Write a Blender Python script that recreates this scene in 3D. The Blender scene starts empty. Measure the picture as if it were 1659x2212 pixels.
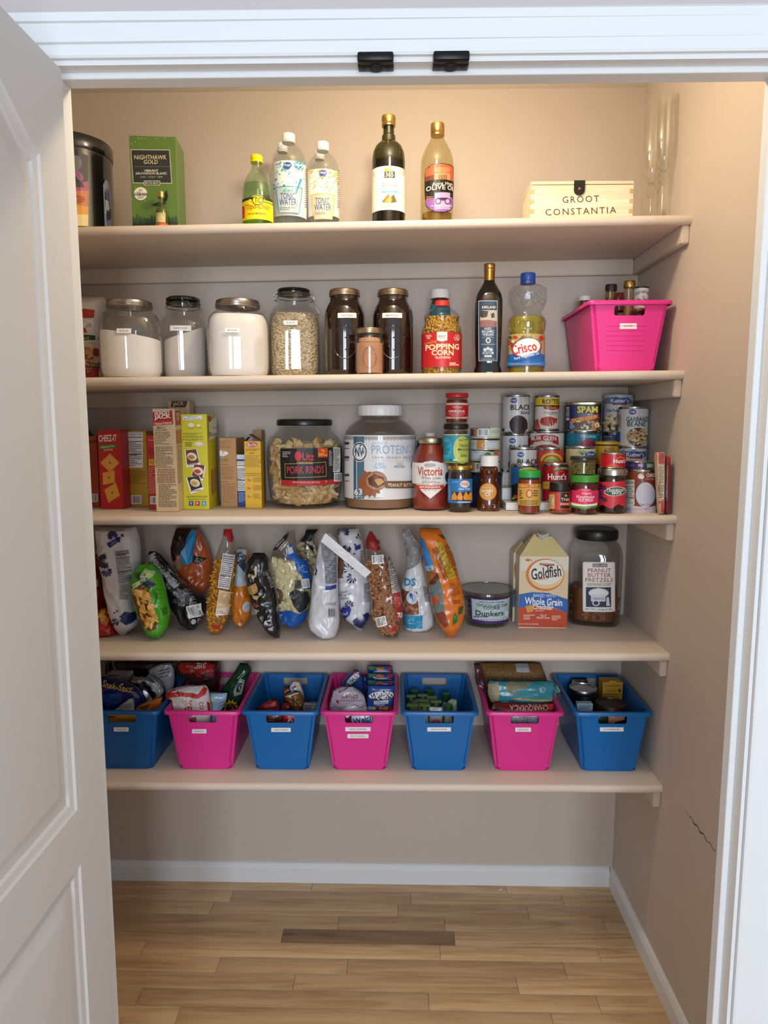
import bpy, bmesh, math, random
import numpy as np
from math import sin, cos, pi, radians, sqrt, atan2, asin
from mathutils import Vector, Matrix, noise
random.seed(7)
S = bpy.context.scene
COL = S.collection

# ---------------------------------------------------------------- camera, light, exposure
IW, IH, FPX = 1659, 2212, 1519.96
CAM = Vector((-0.0211, -2.145, 1.4912))
YAW, PITCH = -0.0211, 0.1237
FWD = Vector((sin(YAW)*cos(PITCH), cos(YAW)*cos(PITCH), -sin(PITCH)))
RGT = Vector((cos(YAW), -sin(YAW), 0))
UPV = RGT.cross(FWD)
cd = bpy.data.cameras.new('camera'); co = bpy.data.objects.new('camera', cd); COL.objects.link(co)
co.matrix_world = Matrix.Translation(CAM) @ Matrix((RGT, UPV, -FWD)).transposed().to_4x4()
cd.sensor_fit = 'HORIZONTAL'; cd.sensor_width = 36; cd.lens = 36*FPX/IW; cd.clip_start = .05
S.camera = co

w = bpy.data.worlds.new('room_light'); S.world = w; w.use_nodes = True
bg = w.node_tree.nodes['Background']; bg.inputs[0].default_value = (.82, .90, 1, 1); bg.inputs[1].default_value = .66

def area(name, loc, rot, sx, sy, power, col):
    l = bpy.data.lights.new(name, 'AREA'); l.shape = 'RECTANGLE'; l.size = sx; l.size_y = sy
    l.energy = power; l.color = col
    o = bpy.data.objects.new(name, l); COL.objects.link(o); o.location = loc; o.rotation_euler = rot; return o
# tall daylight windows in the room behind the camera
for wx in (-.22, .42):
    area('window_daylight', (wx, -4.6, 1.65), (radians(90), 0, 0), .42, 1.9, 40, (.81, .90, 1))
# the closet's own ceiling lamp, just inside the header
l = bpy.data.lights.new('closet_lamp', 'POINT'); l.energy = 12.5; l.color = (1, .83, .58); l.shadow_soft_size = .045
lo = bpy.data.objects.new('closet_lamp', l); COL.objects.link(lo); lo.location = (.02, -.69, 2.31)

vs = S.view_settings
vs.view_transform = 'Standard'; vs.look = 'None'; vs.gamma = 1; vs.use_curve_mapping = False; vs.exposure = .06
S.cycles.max_bounces = 8; S.cycles.diffuse_bounces = 4; S.cycles.glossy_bounces = 4
S.cycles.transparent_max_bounces = 16; S.cycles.use_denoising = True
S.cycles.caustics_reflective = False; S.cycles.caustics_refractive = False

# ---------------------------------------------------------------- pixels to places
CROP = (0, 0, 1.)
def crop(x0=0, y0=0, x1=1659):
    """following pixel numbers are read in an enlarged view that starts at x0,y0 and is 1659 wide"""
    global CROP; CROP = (x0, y0, (x1-x0)/1659)
def full(u, v): return CROP[0]+u*CROP[2], CROP[1]+v*CROP[2]
def ray(u, v):
    u, v = full(u, v)
    return FWD + RGT*((u-IW/2)/FPX) - UPV*((v-IH/2)/FPX)
def at_y(u, v, Y): d = ray(u, v); return CAM + d*((Y-CAM.y)/d.y)
def at_z(u, v, z): d = ray(u, v); return CAM + d*((z-CAM.z)/d.z)
def on_shelf(u, v, z):
    """where a base seen at a pixel touches its shelf (shelves tilted to fit image lines; grazing rays get a small lift toward camera)"""
    P = at_z(u, v, z); return at_z(u, v, z+.006*max(0, (.68-P.x)/1.5))
def mpp(P): return (Vector(P)-CAM).dot(FWD)/FPX*CROP[2]

# ---------------------------------------------------------------- materials
MATS = {}
def lin(h):
    if not isinstance(h, str): return tuple(h)+(1,)
    h = h.lstrip('#')
    if len(h) == 3: h = ''.join(c*2 for c in h)
    c = [int(h[i:i+2], 16)/255 for i in (0, 2, 4)]
    return tuple(x/12.92 if x <= .04045 else ((x+.055)/1.055)**2.4 for x in c)+(1,)
def newmat(name):
    m = bpy.data.materials.new(name); m.use_nodes = True
    return m, m.node_tree, m.node_tree.nodes['Principled BSDF']
def paint(col, rough=.5, metal=0., coat=0., bump=0., bscale=400., spec=.5, trans=0., var=0.):
    """plain coloured stuff: card, ink, plastic, tin; optional fine noise relief"""
    k = ('p', col, rough, metal, coat, bump, bscale, spec, trans, var)
    if k in MATS: return MATS[k]
    m, nt, b = newmat('paint_'+str(col).lstrip('#'))
    b.inputs['Base Color'].default_value = lin(col); b.inputs['Roughness'].default_value = rough
    b.inputs['Metallic'].default_value = metal; b.inputs['Coat Weight'].default_value = coat
    b.inputs['Specular IOR Level'].default_value = spec
    b.inputs['Coat Roughness'].default_value = .08
    if trans: b.inputs['Transmission Weight'].default_value = trans
    if bump or var:
        tc = nt.nodes.new('ShaderNodeTexCoord'); nz = nt.nodes.new('ShaderNodeTexNoise')
        nz.inputs['Scale'].default_value = bscale; nz.inputs['Detail'].default_value = 3
        nt.links.new(tc.outputs['Object'], nz.inputs['Vector'])
        if bump:
            bp = nt.nodes.new('ShaderNodeBump'); bp.inputs['Strength'].default_value = bump; bp.inputs['Distance'].default_value = .004
            nt.links.new(nz.outputs['Fac'], bp.inputs['Height']); nt.links.new(bp.outputs['Normal'], b.inputs['Normal'])
        if var:
            mx = nt.nodes.new('ShaderNodeMix'); mx.data_type = 'RGBA'
            c = lin(col); mx.inputs[6].default_value = tuple(x*(1-var) for x in c[:3])+(1,); mx.inputs[7].default_value = tuple(min(1, x*(1+var)) for x in c[:3])+(1,)
            nt.links.new(nz.outputs['Fac'], mx.inputs[0]); nt.links.new(mx.outputs[2], b.inputs['Base Color'])
    MATS[k] = m; return m
def card(col): return paint(col, .55)
def ink(col): return paint(col, .45)
def metal(col='c8c8c8', rough=.28): return paint(col, rough, 1.)
def glass(col='f4f8f6', ior=1.45, rough=.02):
    """thin clear wall: lets light straight through, mirrors by Fresnel"""
    k = ('g', col, ior, rough)
    if k in MATS: return MATS[k]
    m, nt, b = newmat('glass_'+str(col)); nt.nodes.remove(b)
    tr = nt.nodes.new('ShaderNodeBsdfTransparent'); tr.inputs[0].default_value = lin(col)
    gl = nt.nodes.new('ShaderNodeBsdfGlossy'); gl.inputs['Roughness'].default_value = rough; gl.inputs['Color'].default_value = (1, 1, 1, 1)
    lw = nt.nodes.new('ShaderNodeLayerWeight'); lw.inputs['Blend'].default_value = .5
    pw = nt.nodes.new('ShaderNodeMath'); pw.operation = 'POWER'; pw.inputs[1].default_value = 4.5
    fr = nt.nodes.new('ShaderNodeMath'); fr.operation = 'MULTIPLY_ADD'; f0 = ((ior-1)/(ior+1))**2*1.6; fr.inputs[1].default_value = .75; fr.inputs[2].default_value = f0
    nt.links.new(lw.outputs['Facing'], pw.inputs[0]); nt.links.new(pw.outputs[0], fr.inputs[0])
    mx = nt.nodes.new('ShaderNodeMixShader')
    nt.links.new(fr.outputs[0], mx.inputs[0]); nt.links.new(tr.outputs[0], mx.inputs[1]); nt.links.new(gl.outputs[0], mx.inputs[2])
    nt.links.new(mx.outputs[0], nt.nodes['Material Output'].inputs[0])
    MATS[k] = m; return m
def grains(c1, c2, c3, scale, bump=.6, stretch=(1, 1, 1), rough=.6):
    """small packed pieces (oats, kernels): cells with their own shade and rounded relief"""
    k = ('v', c1, c2, c3, scale, bump, stretch)
    if k in MATS: return MATS[k]
    m, nt, b = newmat('grains_'+c1); N = nt.nodes.new; L = nt.links.new
    tc = N('ShaderNodeTexCoord'); mp = N('ShaderNodeMapping'); mp.inputs['Scale'].default_value = stretch
    vo = N('ShaderNodeTexVoronoi'); vo.inputs['Scale'].default_value = scale
    L(tc.outputs['Object'], mp.inputs[0]); L(mp.outputs[0], vo.inputs['Vector'])
    sx = N('ShaderNodeSeparateColor'); L(vo.outputs['Color'], sx.inputs[0])
    r1 = N('ShaderNodeValToRGB'); e = r1.color_ramp.elements
    e[0].color = lin(c1); e[1].color = lin(c2); L(sx.outputs[0], r1.inputs[0])
    r2 = N('ShaderNodeValToRGB'); q = r2.color_ramp.elements; q[0].position = .35; q[1].position = .75; q[0].color = (0, 0, 0, 1); q[1].color = (1, 1, 1, 1)
    L(vo.outputs['Distance'], r2.inputs[0])
    mx = N('ShaderNodeMix'); mx.data_type = 'RGBA'; L(r2.outputs[0], mx.inputs[0]); L(r1.outputs[0], mx.inputs[6]); mx.inputs[7].default_value = lin(c3)
    L(mx.outputs[2], b.inputs['Base Color']); b.inputs['Roughness'].default_value = rough
    bp = N('ShaderNodeBump'); bp.invert = True; bp.inputs['Strength'].default_value = bump; bp.inputs['Distance'].default_value = .01
    L(vo.outputs['Distance'], bp.inputs['Height']); L(bp.outputs[0], b.inputs['Normal'])
    MATS[k] = m; return m
def M(x, kind=card):
    return kind(x) if isinstance(x, str) else x

# ---------------------------------------------------------------- mesh helpers
def link(name, me, parent=None):
    o = bpy.data.objects.new(name, me); COL.objects.link(o)
    if parent is not None: o.parent = parent
    return o
def mesh(name, vs_, fs, mats, parent=None, smooth=None, midx=None):
    me = bpy.data.meshes.new(name); me.from_pydata([tuple(v) for v in vs_], [], fs)
    for m in (mats if isinstance(mats, (list, tuple)) else [mats]): me.materials.append(m)
    if midx: me.polygons.foreach_set('material_index', midx)
    if smooth:
        me.polygons.foreach_set('use_smooth', [True]*len(me.polygons))
        if smooth < 170: me.set_sharp_from_angle(angle=radians(smooth))
    me.update(); return link(name, me, parent)
def bm_mesh(name, bm, mats, parent=None, smooth=None):
    me = bpy.data.meshes.new(name); bm.to_mesh(me); bm.free()
    for m in (mats if isinstance(mats, (list, tuple)) else [mats]): me.materials.append(m)
    if smooth:
        me.polygons.foreach_set('use_smooth', [True]*len(me.polygons)); me.set_sharp_from_angle(angle=radians(smooth))
    return link(name, me, parent)
def add_box(bm, x0, x1, y0, y1, z0, z1, bev=0.):
    v = [bm.verts.new(p) for p in ((x0,y0,z0),(x1,y0,z0),(x1,y1,z0),(x0,y1,z0),(x0,y0,z1),(x1,y0,z1),(x1,y1,z1),(x0,y1,z1))]
    f = [bm.faces.new([v[i] for i in q]) for q in ((0,3,2,1),(4,5,6,7),(0,1,5,4),(1,2,6,5),(2,3,7,6),(3,0,4,7))]
    if bev: bmesh.ops.bevel(bm, geom=list({e for g in f for e in g.edges}), offset=bev, segments=2, affect='EDGES', profile=.5)
def box(name, x0, x1, y0, y1, z0, z1, mats, parent=None, bev=0.):
    bm = bmesh.new(); add_box(bm, x0, x1, y0, y1, z0, z1, bev); return bm_mesh(name, bm, mats, parent, 40 if bev else None)
def lathe_data(prof, seg=32, flut=None):
    """prof: (radius, z[, squareness]); caps closed where radius is not 0"""
    V, Fc, rings = [], [], []
    for p in prof:
        r, z = p[0], p[1]; n = p[2] if len(p) > 2 else 2
        ring = []
        for i in range(seg):
            a = 2*pi*i/seg
            c, s = sin(a), -cos(a)
            k = (abs(c)**n+abs(s)**n)**(-1/n) if n != 2 else 1
            if flut: k *= 1+flut[1]*(1 if (i//flut[0]) % 2 else -1)
            ring.append(len(V)); V.append((r*k*c, r*k*s, z))
        rings.append(ring)
    for a, b in zip(rings, rings[1:]):
        for i in range(seg):
            j = (i+1) % seg; Fc.append((a[i], a[j], b[j], b[i]))
    if prof[0][0] > 1e-4: Fc.append(tuple(reversed(rings[0])))
    if prof[-1][0] > 1e-4: Fc.append(tuple(rings[-1]))
    return V, Fc
def tube_data(pts, r, seg=8, closed=False):
    V, Fc = [], []; pts = [Vector(p) for p in pts]; n = len(pts); up = None
    for i, p in enumerate(pts):
        a = pts[(i-1) % n] if closed or i else p; b = pts[(i+1) % n] if closed or i < n-1 else p
        t = (b-a).normalized()
        if up is None: up = t.orthogonal().normalized()
        else: up = (up-t*up.dot(t)).normalized()
        q = t.cross(up); rr = r[i] if isinstance(r, (list, tuple)) else r
        for j in range(seg): V.append(p+(up*cos(2*pi*j/seg)+q*sin(2*pi*j/seg))*rr)
    for i in range(n if closed else n-1):
        for j in range(seg):
            a, b = i*seg, ((i+1) % n)*seg; k = (j+1) % seg
            Fc.append((a+j, a+k, b+k, b+j))
    if not closed: Fc += [tuple(range(seg))[::-1], tuple((n-1)*seg+j for j in range(seg))]
    return V, Fc
def interp(tab, z):
    if z <= tab[0][0]: return tab[0][1:]
    for a, b in zip(tab, tab[1:]):
        if z <= b[0]:
            t = (z-a[0])/max(1e-9, b[0]-a[0]); return tuple(p+(q-p)*t for p, q in zip(a[1:], b[1:]))
    return tab[-1][1:]

TXT = {}
def glyphs(s, bold, shear, sp):
    k = (s, bold, shear, sp)
    if k in TXT: return TXT[k]
    c = bpy.data.curves.new('t', 'FONT'); c.body = s; c.resolution_u = 2; c.offset = bold; c.shear = shear; c.space_character = sp
    c.align_x = 'CENTER'; c.space_line = .82
    o = bpy.data.objects.new('t', c); me = o.to_mesh()
    V = [(v.co.x, v.co.y) for v in me.vertices]; F = [tuple(p.vertices) for p in me.polygons]
    o.to_mesh_clear(); bpy.data.objects.remove(o); bpy.data.curves.remove(c)
    xs = [v[0] for v in V]; ys = [v[1] for v in V]
    x0, x1, y0, y1 = min(xs), max(xs), min(ys), max(ys)
    V = [((x-x0)/(x1-x0)-.5, (y-y0)/(y1-y0)-.5) for x, y in V]
    TXT[k] = (V, F); return TXT[k]

# ---------------------------------------------------------------- things
def tag(o, label, cat=None, group=None, kind=None):
    if label: o['label'] = label
    if cat: o['category'] = cat
    if group: o['group'] = group
    if kind: o['kind'] = kind
    return o

class Thing:
    """an Empty at the base of a thing; parts hang under it; print is laid on its surface from photo pixels"""
    def __init__(s, name, label, cat, X, Y, z, rz=None, group=None):
        if rz is None: v = CAM-Vector((X, Y, z)); rz = atan2(v.x, -v.y)
        s.o = bpy.data.objects.new(name, None); COL.objects.link(s.o); s.o.empty_display_size = .05
        s.o.location = (X, Y, z); s.o.rotation_euler = (0, 0, rz)
        tag(s.o, label, cat, group)
        s.mw = Matrix.Translation((X, Y, z)) @ Matrix.Rotation(rz, 4, 'Z'); s.inv = s.mw.inverted()
        s.cam = s.inv @ CAM; s.z = z; s.X, s.Y = X, Y
        s.dec, s.let, s.n = [], [], 0; s.top = 0; s.su = s.sv = None
        s.lname = 'label'; s.lift = .0004
    def lray(s, u, v): return s.inv.to_3x3() @ ray(u, v)
    def part(s, name, V, F, mats, parent=None, smooth=40, midx=None): return mesh(name, V, F, mats, parent or s.o, smooth, midx)
    # ---- print
    def _add(s, V, F, m, text=False):
        bm = bmesh.new(); bv = [bm.verts.new((x, y, 0)) for x, y in V]
        for f in F:
            try: bm.faces.new([bv[i] for i in f])
            except ValueError: pass
        for ax, st in ((0, s.su), (1, s.sv)):
            if not st: continue
            xs = [v[ax] for v in V]; k = math.floor(min(xs)/st)+1
            while k*st < max(xs):
                no = (1, 0, 0) if ax == 0 else (0, 1, 0)
                bmesh.ops.bisect_plane(bm, geom=bm.verts[:]+bm.edges[:]+bm.faces[:], plane_co=[c*k*st for c in no], plane_no=no, dist=1e-7); k += 1
        s.n += 1; off = s.lift+.00006*s.n
        bm.verts.index_update()
        out = [s.map(v.co.x, v.co.y, off) for v in bm.verts]
        fs = [[v.index for v in f.verts] for f in bm.faces if f.calc_area() > 1e-11]
        bm.free()
        (s.let if text else s.dec).append((out, fs, m))
    def poly(s, pts, col):
        V = [s.loc(*p) for p in pts]; a = sum(V[i][0]*V[(i+1) % len(V)][1]-V[(i+1) % len(V)][0]*V[i][1] for i in range(len(V)))
        if a < 0: V.reverse()
        s._add(V, [tuple(range(len(V)))], M(col, ink)); return s
    def rect(s, x0, y0, x1, y1, col): return s.poly([(x0, y1), (x1, y1), (x1, y0), (x0, y0)], col)
    def rrect(s, x0, y0, x1, y1, col, r=8):
        P = []
        for cx, cy, a0 in ((x1-r, y1-r, 0), (x0+r, y1-r, 90), (x0+r, y0+r, 180), (x1-r, y0+r, 270)):
            P += [(cx+r*cos(radians(a0+t)), cy+r*sin(radians(a0+t))) for t in (0, 30, 60, 90)]
        return s.poly(P, col)
    def ell(s, cx, cy, rx, ry, col, n=20, rot=0):
        c, q = cos(radians(rot)), sin(radians(rot))
        return s.poly([(cx+rx*cos(2*pi*i/n)*c-ry*sin(2*pi*i/n)*q, cy+rx*cos(2*pi*i/n)*q+ry*sin(2*pi*i/n)*c) for i in range(n)], col)
    def text(s, t, cx, cy, w, h, col, rot=0, arc=0, bold=.006, shear=0, sp=1):
        V, F = glyphs(t, bold, shear, sp); c, q = cos(radians(rot)), sin(radians(rot))
        a = Vector(s.loc(cx-w/2*c, cy-w/2*q)); b = Vector(s.loc(cx+w/2*c, cy+w/2*q)); o = (a+b)/2
        d = Vector(s.loc(cx+h/2*q, cy-h/2*c)); e = Vector(s.loc(cx-h/2*q, cy+h/2*c)); eu = b-a; ev = d-e
        s._add([tuple(o+eu*x+ev*(y+arc*(1-4*x*x)-arc/2)) for x, y in V], F, M(col, ink), True); return s
    def lines(s, x0, y0, x1, y1, n, col, fill=.5, rot=0, wd=(.06, .2)):
        h = (y1-y0)/n; V, F = [], []; rn = random.Random(int(x0*7+y0*3+n))
        cx, cy = (x0+x1)/2, (y0+y1)/2; c, q = cos(radians(rot)), sin(radians(rot))
        for i in range(n):
            x = x0; ya = y0+h*(i+.5-fill/2); yb = ya+h*fill; xe = x1 if rn.random() < .6 else x0+(x1-x0)*rn.uniform(.5, 1)
            while x < xe-(x1-x0)*.03:
                wl = min((x1-x0)*rn.uniform(*wd), xe-x)
                k = len(V)
                for px, py in ((x, yb), (x+wl, yb), (x+wl, ya), (x, ya)):
                    px, py = px-cx, py-cy; V.append(s.loc(cx+px*c-py*q, cy+px*q+py*c))
                F.append((k, k+1, k+2, k+3)); x += wl+(x1-x0)*.03
        s._add(V, F, M(col, ink), True); return s
    def bars(s, x0, y0, x1, y1, n=11, vert=True, bgc='f2f2ee', rot=0):
        cx, cy = (x0+x1)/2, (y0+y1)/2; c, q = cos(radians(rot)), sin(radians(rot))
        def R(px, py): px, py = px-cx, py-cy; return (cx+px*c-py*q, cy+px*q+py*c)
        if bgc: s.poly([R(x0, y1), R(x1, y1), R(x1, y0), R(x0, y0)], bgc)
        rn = random.Random(int(x0+y0)); V, F = [], []; mx, my = (x1-x0)*.08, (y1-y0)*.1; n2 = n*2
        for i in range(0, n2, 2):
            a = i/n2; b = (i+rn.uniform(.5, 1.5))/n2
            if vert: Q = [(x0+mx+(x1-x0-2*mx)*a, y1-my), (x0+mx+(x1-x0-2*mx)*b, y1-my), (x0+mx+(x1-x0-2*mx)*b, y0+my), (x0+mx+(x1-x0-2*mx)*a, y0+my)]
            else: Q = [(x0+mx, y0+my+(y1-y0-2*my)*b), (x1-mx, y0+my+(y1-y0-2*my)*b), (x1-mx, y0+my+(y1-y0-2*my)*a), (x0+mx, y0+my+(y1-y0-2*my)*a)]
            k = len(V); V += [s.loc(*R(*p)) for p in Q]; F.append((k, k+1, k+2, k+3))
        s._add(V, F, M('1c1c1e', ink), True); return s
    def facts(s, x0, y0, x1, y1, col='f0efe9', rot=0, n=12):
        """a nutrition panel: white ground, heading, rules and rows of small print"""
        cx, cy = (x0+x1)/2, (y0+y1)/2; c, q = cos(radians(rot)), sin(radians(rot))
        def R(px, py): px, py = px-cx, py-cy; return (cx+px*c-py*q, cy+px*q+py*c)
        H = y1-y0; Wd = x1-x0
        if col: s.poly([R(x0, y1), R(x1, y1), R(x1, y0), R(x0, y0)], col)
        tx, ty = R(cx, y0+H*.05); s.text('Nutrition Facts', tx, ty, Wd*.86, H*.05, '1a1a1a', rot)
        for f in (.13, .25, .62): s.poly([R(x0+Wd*.05, y0+H*(f+.02)), R(x1-Wd*.05, y0+H*(f+.02)), R(x1-Wd*.05, y0+H*f), R(x0+Wd*.05, y0+H*f)], '222222')
        s.lines(x0+Wd*.06, y0+H*.28, x1-Wd*.06, y0+H*.97, n, '4a4a4a', .42, rot) if not rot else s.lines(x0+Wd*.06, y0+H*.06, x1-Wd*.06, y0+H*.97, n, '4a4a4a', .42, rot)
        return s
    def _merge(s, L, name, parent):
        if not L: return None
        V, F, mi, mats = [], [], [], []
        for v, f, m in L:
            if m not in mats: mats.append(m)
            b = len(V); V += v; F += [[i+b for i in q] for q in f]; mi += [mats.index(m)]*len(f)
        # far-apart patches of print become parts of their own
        par = list(range(len(V)))
        def find(i):
            while par[i] != i: par[i] = par[par[i]]; i = par[i]
            return i
        for f in F:
            a = find(f[0])
            for i in f[1:]: par[find(i)] = a
        P_ = np.array([tuple(v) for v in V]); ro = np.array([find(i) for i in range(len(V))]); ids, isl = np.unique(ro, return_inverse=True); k = len(ids)
        if k > 700: return mesh(name, V, F, mats, parent, None, mi)
        lo_ = np.full((k, 3), 9.); hi_ = np.full((k, 3), -9.); np.minimum.at(lo_, isl, P_); np.maximum.at(hi_, isl, P_)
        sz_ = (hi_-lo_).max(axis=1); gap = np.maximum(0, np.maximum(lo_[:, None]-hi_[None], lo_[None]-hi_[:, None]))
        near = np.sqrt((gap**2).sum(axis=2)) <= .9*np.maximum(.02, .5*np.maximum(sz_[:, None], sz_[None]))
        comp = np.arange(k)
        for _ in range(k):
            c2 = np.where(near, comp[None, :], k).min(axis=1)
            if (c2 == comp).all(): break
            comp = c2
        out = None
        for c in np.unique(comp):
            fs = [j for j, f in enumerate(F) if comp[isl[f[0]]] == c]; used = sorted({i for j in fs for i in F[j]}); mp_ = {i: n_ for n_, i in enumerate(used)}
            o = mesh(name, [V[i] for i in used], [[mp_[i] for i in F[j]] for j in fs], mats, parent, None, [mi[j] for j in fs]); out = out or o
        return out
    def done(s):
        d = s._merge(s.dec, s.lname, s.o)
        s._merge(s.let, 'lettering', d or s.o); s.dec, s.let = [], []
        return s

class Round(Thing):
    """bottle, jar or can. prof: (half width px, y px[, squareness]) bottom to top, first y may be None = stands on z"""
    def __init__(s, name, label, cat, cx, z, prof, Y=None, by=None, group=None, yref=None):
        hw = max(p[0] for p in prof)
        if Y is None:
            Pf = on_shelf(cx, by, z); Y = Pf.y+hw*mpp(Pf)
        yr = yref if yref is not None else next(p[1] for p in prof if p[1] is not None)
        P = at_y(cx, yr, Y)
        Thing.__init__(s, name, label, cat, P.x, Y, z, group=group)
        s.cx = cx; s.lift = .0009
        s.prof = s.px(prof); s.set(s.prof)
    def px(s, prof):
        out = []
        for p in prof:
            if p[1] is None: out.append((p[0]*mpp((s.X, s.Y, s.z)), 0.)+tuple(p[2:]))
            else:
                d = s.lray(s.cx, p[1]); z = s.cam.z-d.z*s.cam.y/d.y
                q = s.mw @ Vector((0, 0, z)); out.append((p[0]*mpp(q), max(0., z))+tuple(p[2:]))
        return out
    def zpx(s, y): d = s.lray(s.cx, y); return s.cam.z-d.z*s.cam.y/d.y
    def set(s, prof):
        s.tab = sorted((p[1], p[0], p[2] if len(p) > 2 else 2) for p in prof); s.r0 = max(p[0] for p in prof); s.su = s.r0/5; s.sv = .012 if max(p[0] for p in prof)-min(p[0] for p in prof) > .0005 else None
        s.top = s.tab[-1][0]; s.flat = max(t_[2] for t_ in s.tab) > 2.5; return s
    def loc(s, u, v):
        d = s.lray(u, v); x = s.cam.x-d.x*s.cam.y/d.y; y = 0; z = s.cam.z-d.z*s.cam.y/d.y
        for _ in range(3):
            r, n = interp(s.tab, z); xx = max(-.97*r, min(.97*r, x)); y = -max(1e-6, r**n-abs(xx)**n)**(1/n)
            t = (y-s.cam.y)/d.y; z = s.cam.z+d.z*t
        if s.flat: return xx, z
        return s.r0*atan2(xx, -y), z
    def map(s, u, z, off):
        r, n = interp(s.tab, z)
        if s.flat:
            x = max(-.985*r, min(.985*r, u)); return (x, -max(1e-6, r**n-abs(x)**n)**(1/n)-off, z)
        a = u/s.r0; c, q = sin(a), -cos(a); k = (abs(c)**n+abs(q)**n)**(-1/n)
        return ((r*k+off)*c, (r*k+off)*q, z)
    def lathe(s, name, prof, m, seg=36, parent=None, flut=None, smooth=35, raw=False):
        V, F = lathe_data(prof if raw else s.px(prof), seg, flut); return s.part(name, V, F, m, parent, smooth)
    def fill(s, name, m, ztop, inset=.003, slope=0., z0=.004, seg=36, mound=0., kind=None, slopey=0.):
        """contents inside the wall up to ztop (local), surface tilted by slope"""
        tab = s.tab; pr = []; N = 14
        for i in range(N+1):
            z = z0+(ztop-z0)*i/N; r, n = interp(tab, z); pr.append((max(.001, r-inset), z, n))
        V, F = lathe_data(pr, seg)
        out = []
        for x, y, z in V:
            t = (z-z0)/max(1e-6, ztop-z0); out.append((x, y, z+t*t*(slope*x+slopey*y)))
        o = s.part(name, out, F, m, None, 50)
        if kind: o['kind'] = kind
        return o

class Carton(Thing):
    """card box: front face between pixels x0,x1 (at the base line) and ytop; depth in metres behind it"""
    def __init__(s, name, label, cat, x0, x1, ytop, z, depth, mats, by=None, Yf=None, rz=0, group=None, bev=.0008, yref=None, mk=True):
        xm = (x0+x1)/2
        if Yf is None: P = on_shelf(xm, by, z)
        else: P = at_y(xm, yref if yref is not None else ytop, Yf)
        k = mpp(P); w = (x1-x0)*k*(1/max(.3, cos(radians(rz))))
        r = radians(rz)
        X, Y = P.x-sin(r)*depth/2, P.y+cos(r)*depth/2
        Thing.__init__(s, name, label, cat, X, Y, z, r, group)
        h = at_y(xm, ytop, P.y).z-z
        s.w, s.d, s.h = w, depth, h; s.top = h; s.face = 'front'
        if mk: s.body(mats, bev)
    def body(s, mats, bev=.0008):
        bm = bmesh.new(); add_box(bm, -s.w/2, s.w/2, -s.d/2, s.d/2, 0, s.h, bev); bm_mesh('carton', bm, M(mats), s.o)
    def loc(s, u, v):
        d = s.lray(u, v)
        if s.face == 'front': t = (-s.d/2-s.cam.y)/d.y; p = s.cam+d*t; return p.x, p.z
        if s.face == 'right': t = (s.w/2-s.cam.x)/d.x; p = s.cam+d*t; return p.y, p.z
        if s.face == 'left': t = (-s.w/2-s.cam.x)/d.x; p = s.cam+d*t; return -p.y, p.z
        if s.face == 'top': t = (s.h-s.cam.z)/d.z; p = s.cam+d*t; return p.x, p.y
    def map(s, u, v, off):
        L_ = (s.w if s.face in ('front', 'top') else s.d)/2; u = max(-L_, min(L_, u))
        if s.face != 'top': v = max(.0003, min(s.h, v))
        return {'front': (u, -s.d/2-off, v), 'right': (s.w/2+off, u, v), 'left': (-s.w/2-off, -u, v), 'top': (u, v, s.h+off)}[s.face]

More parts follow.
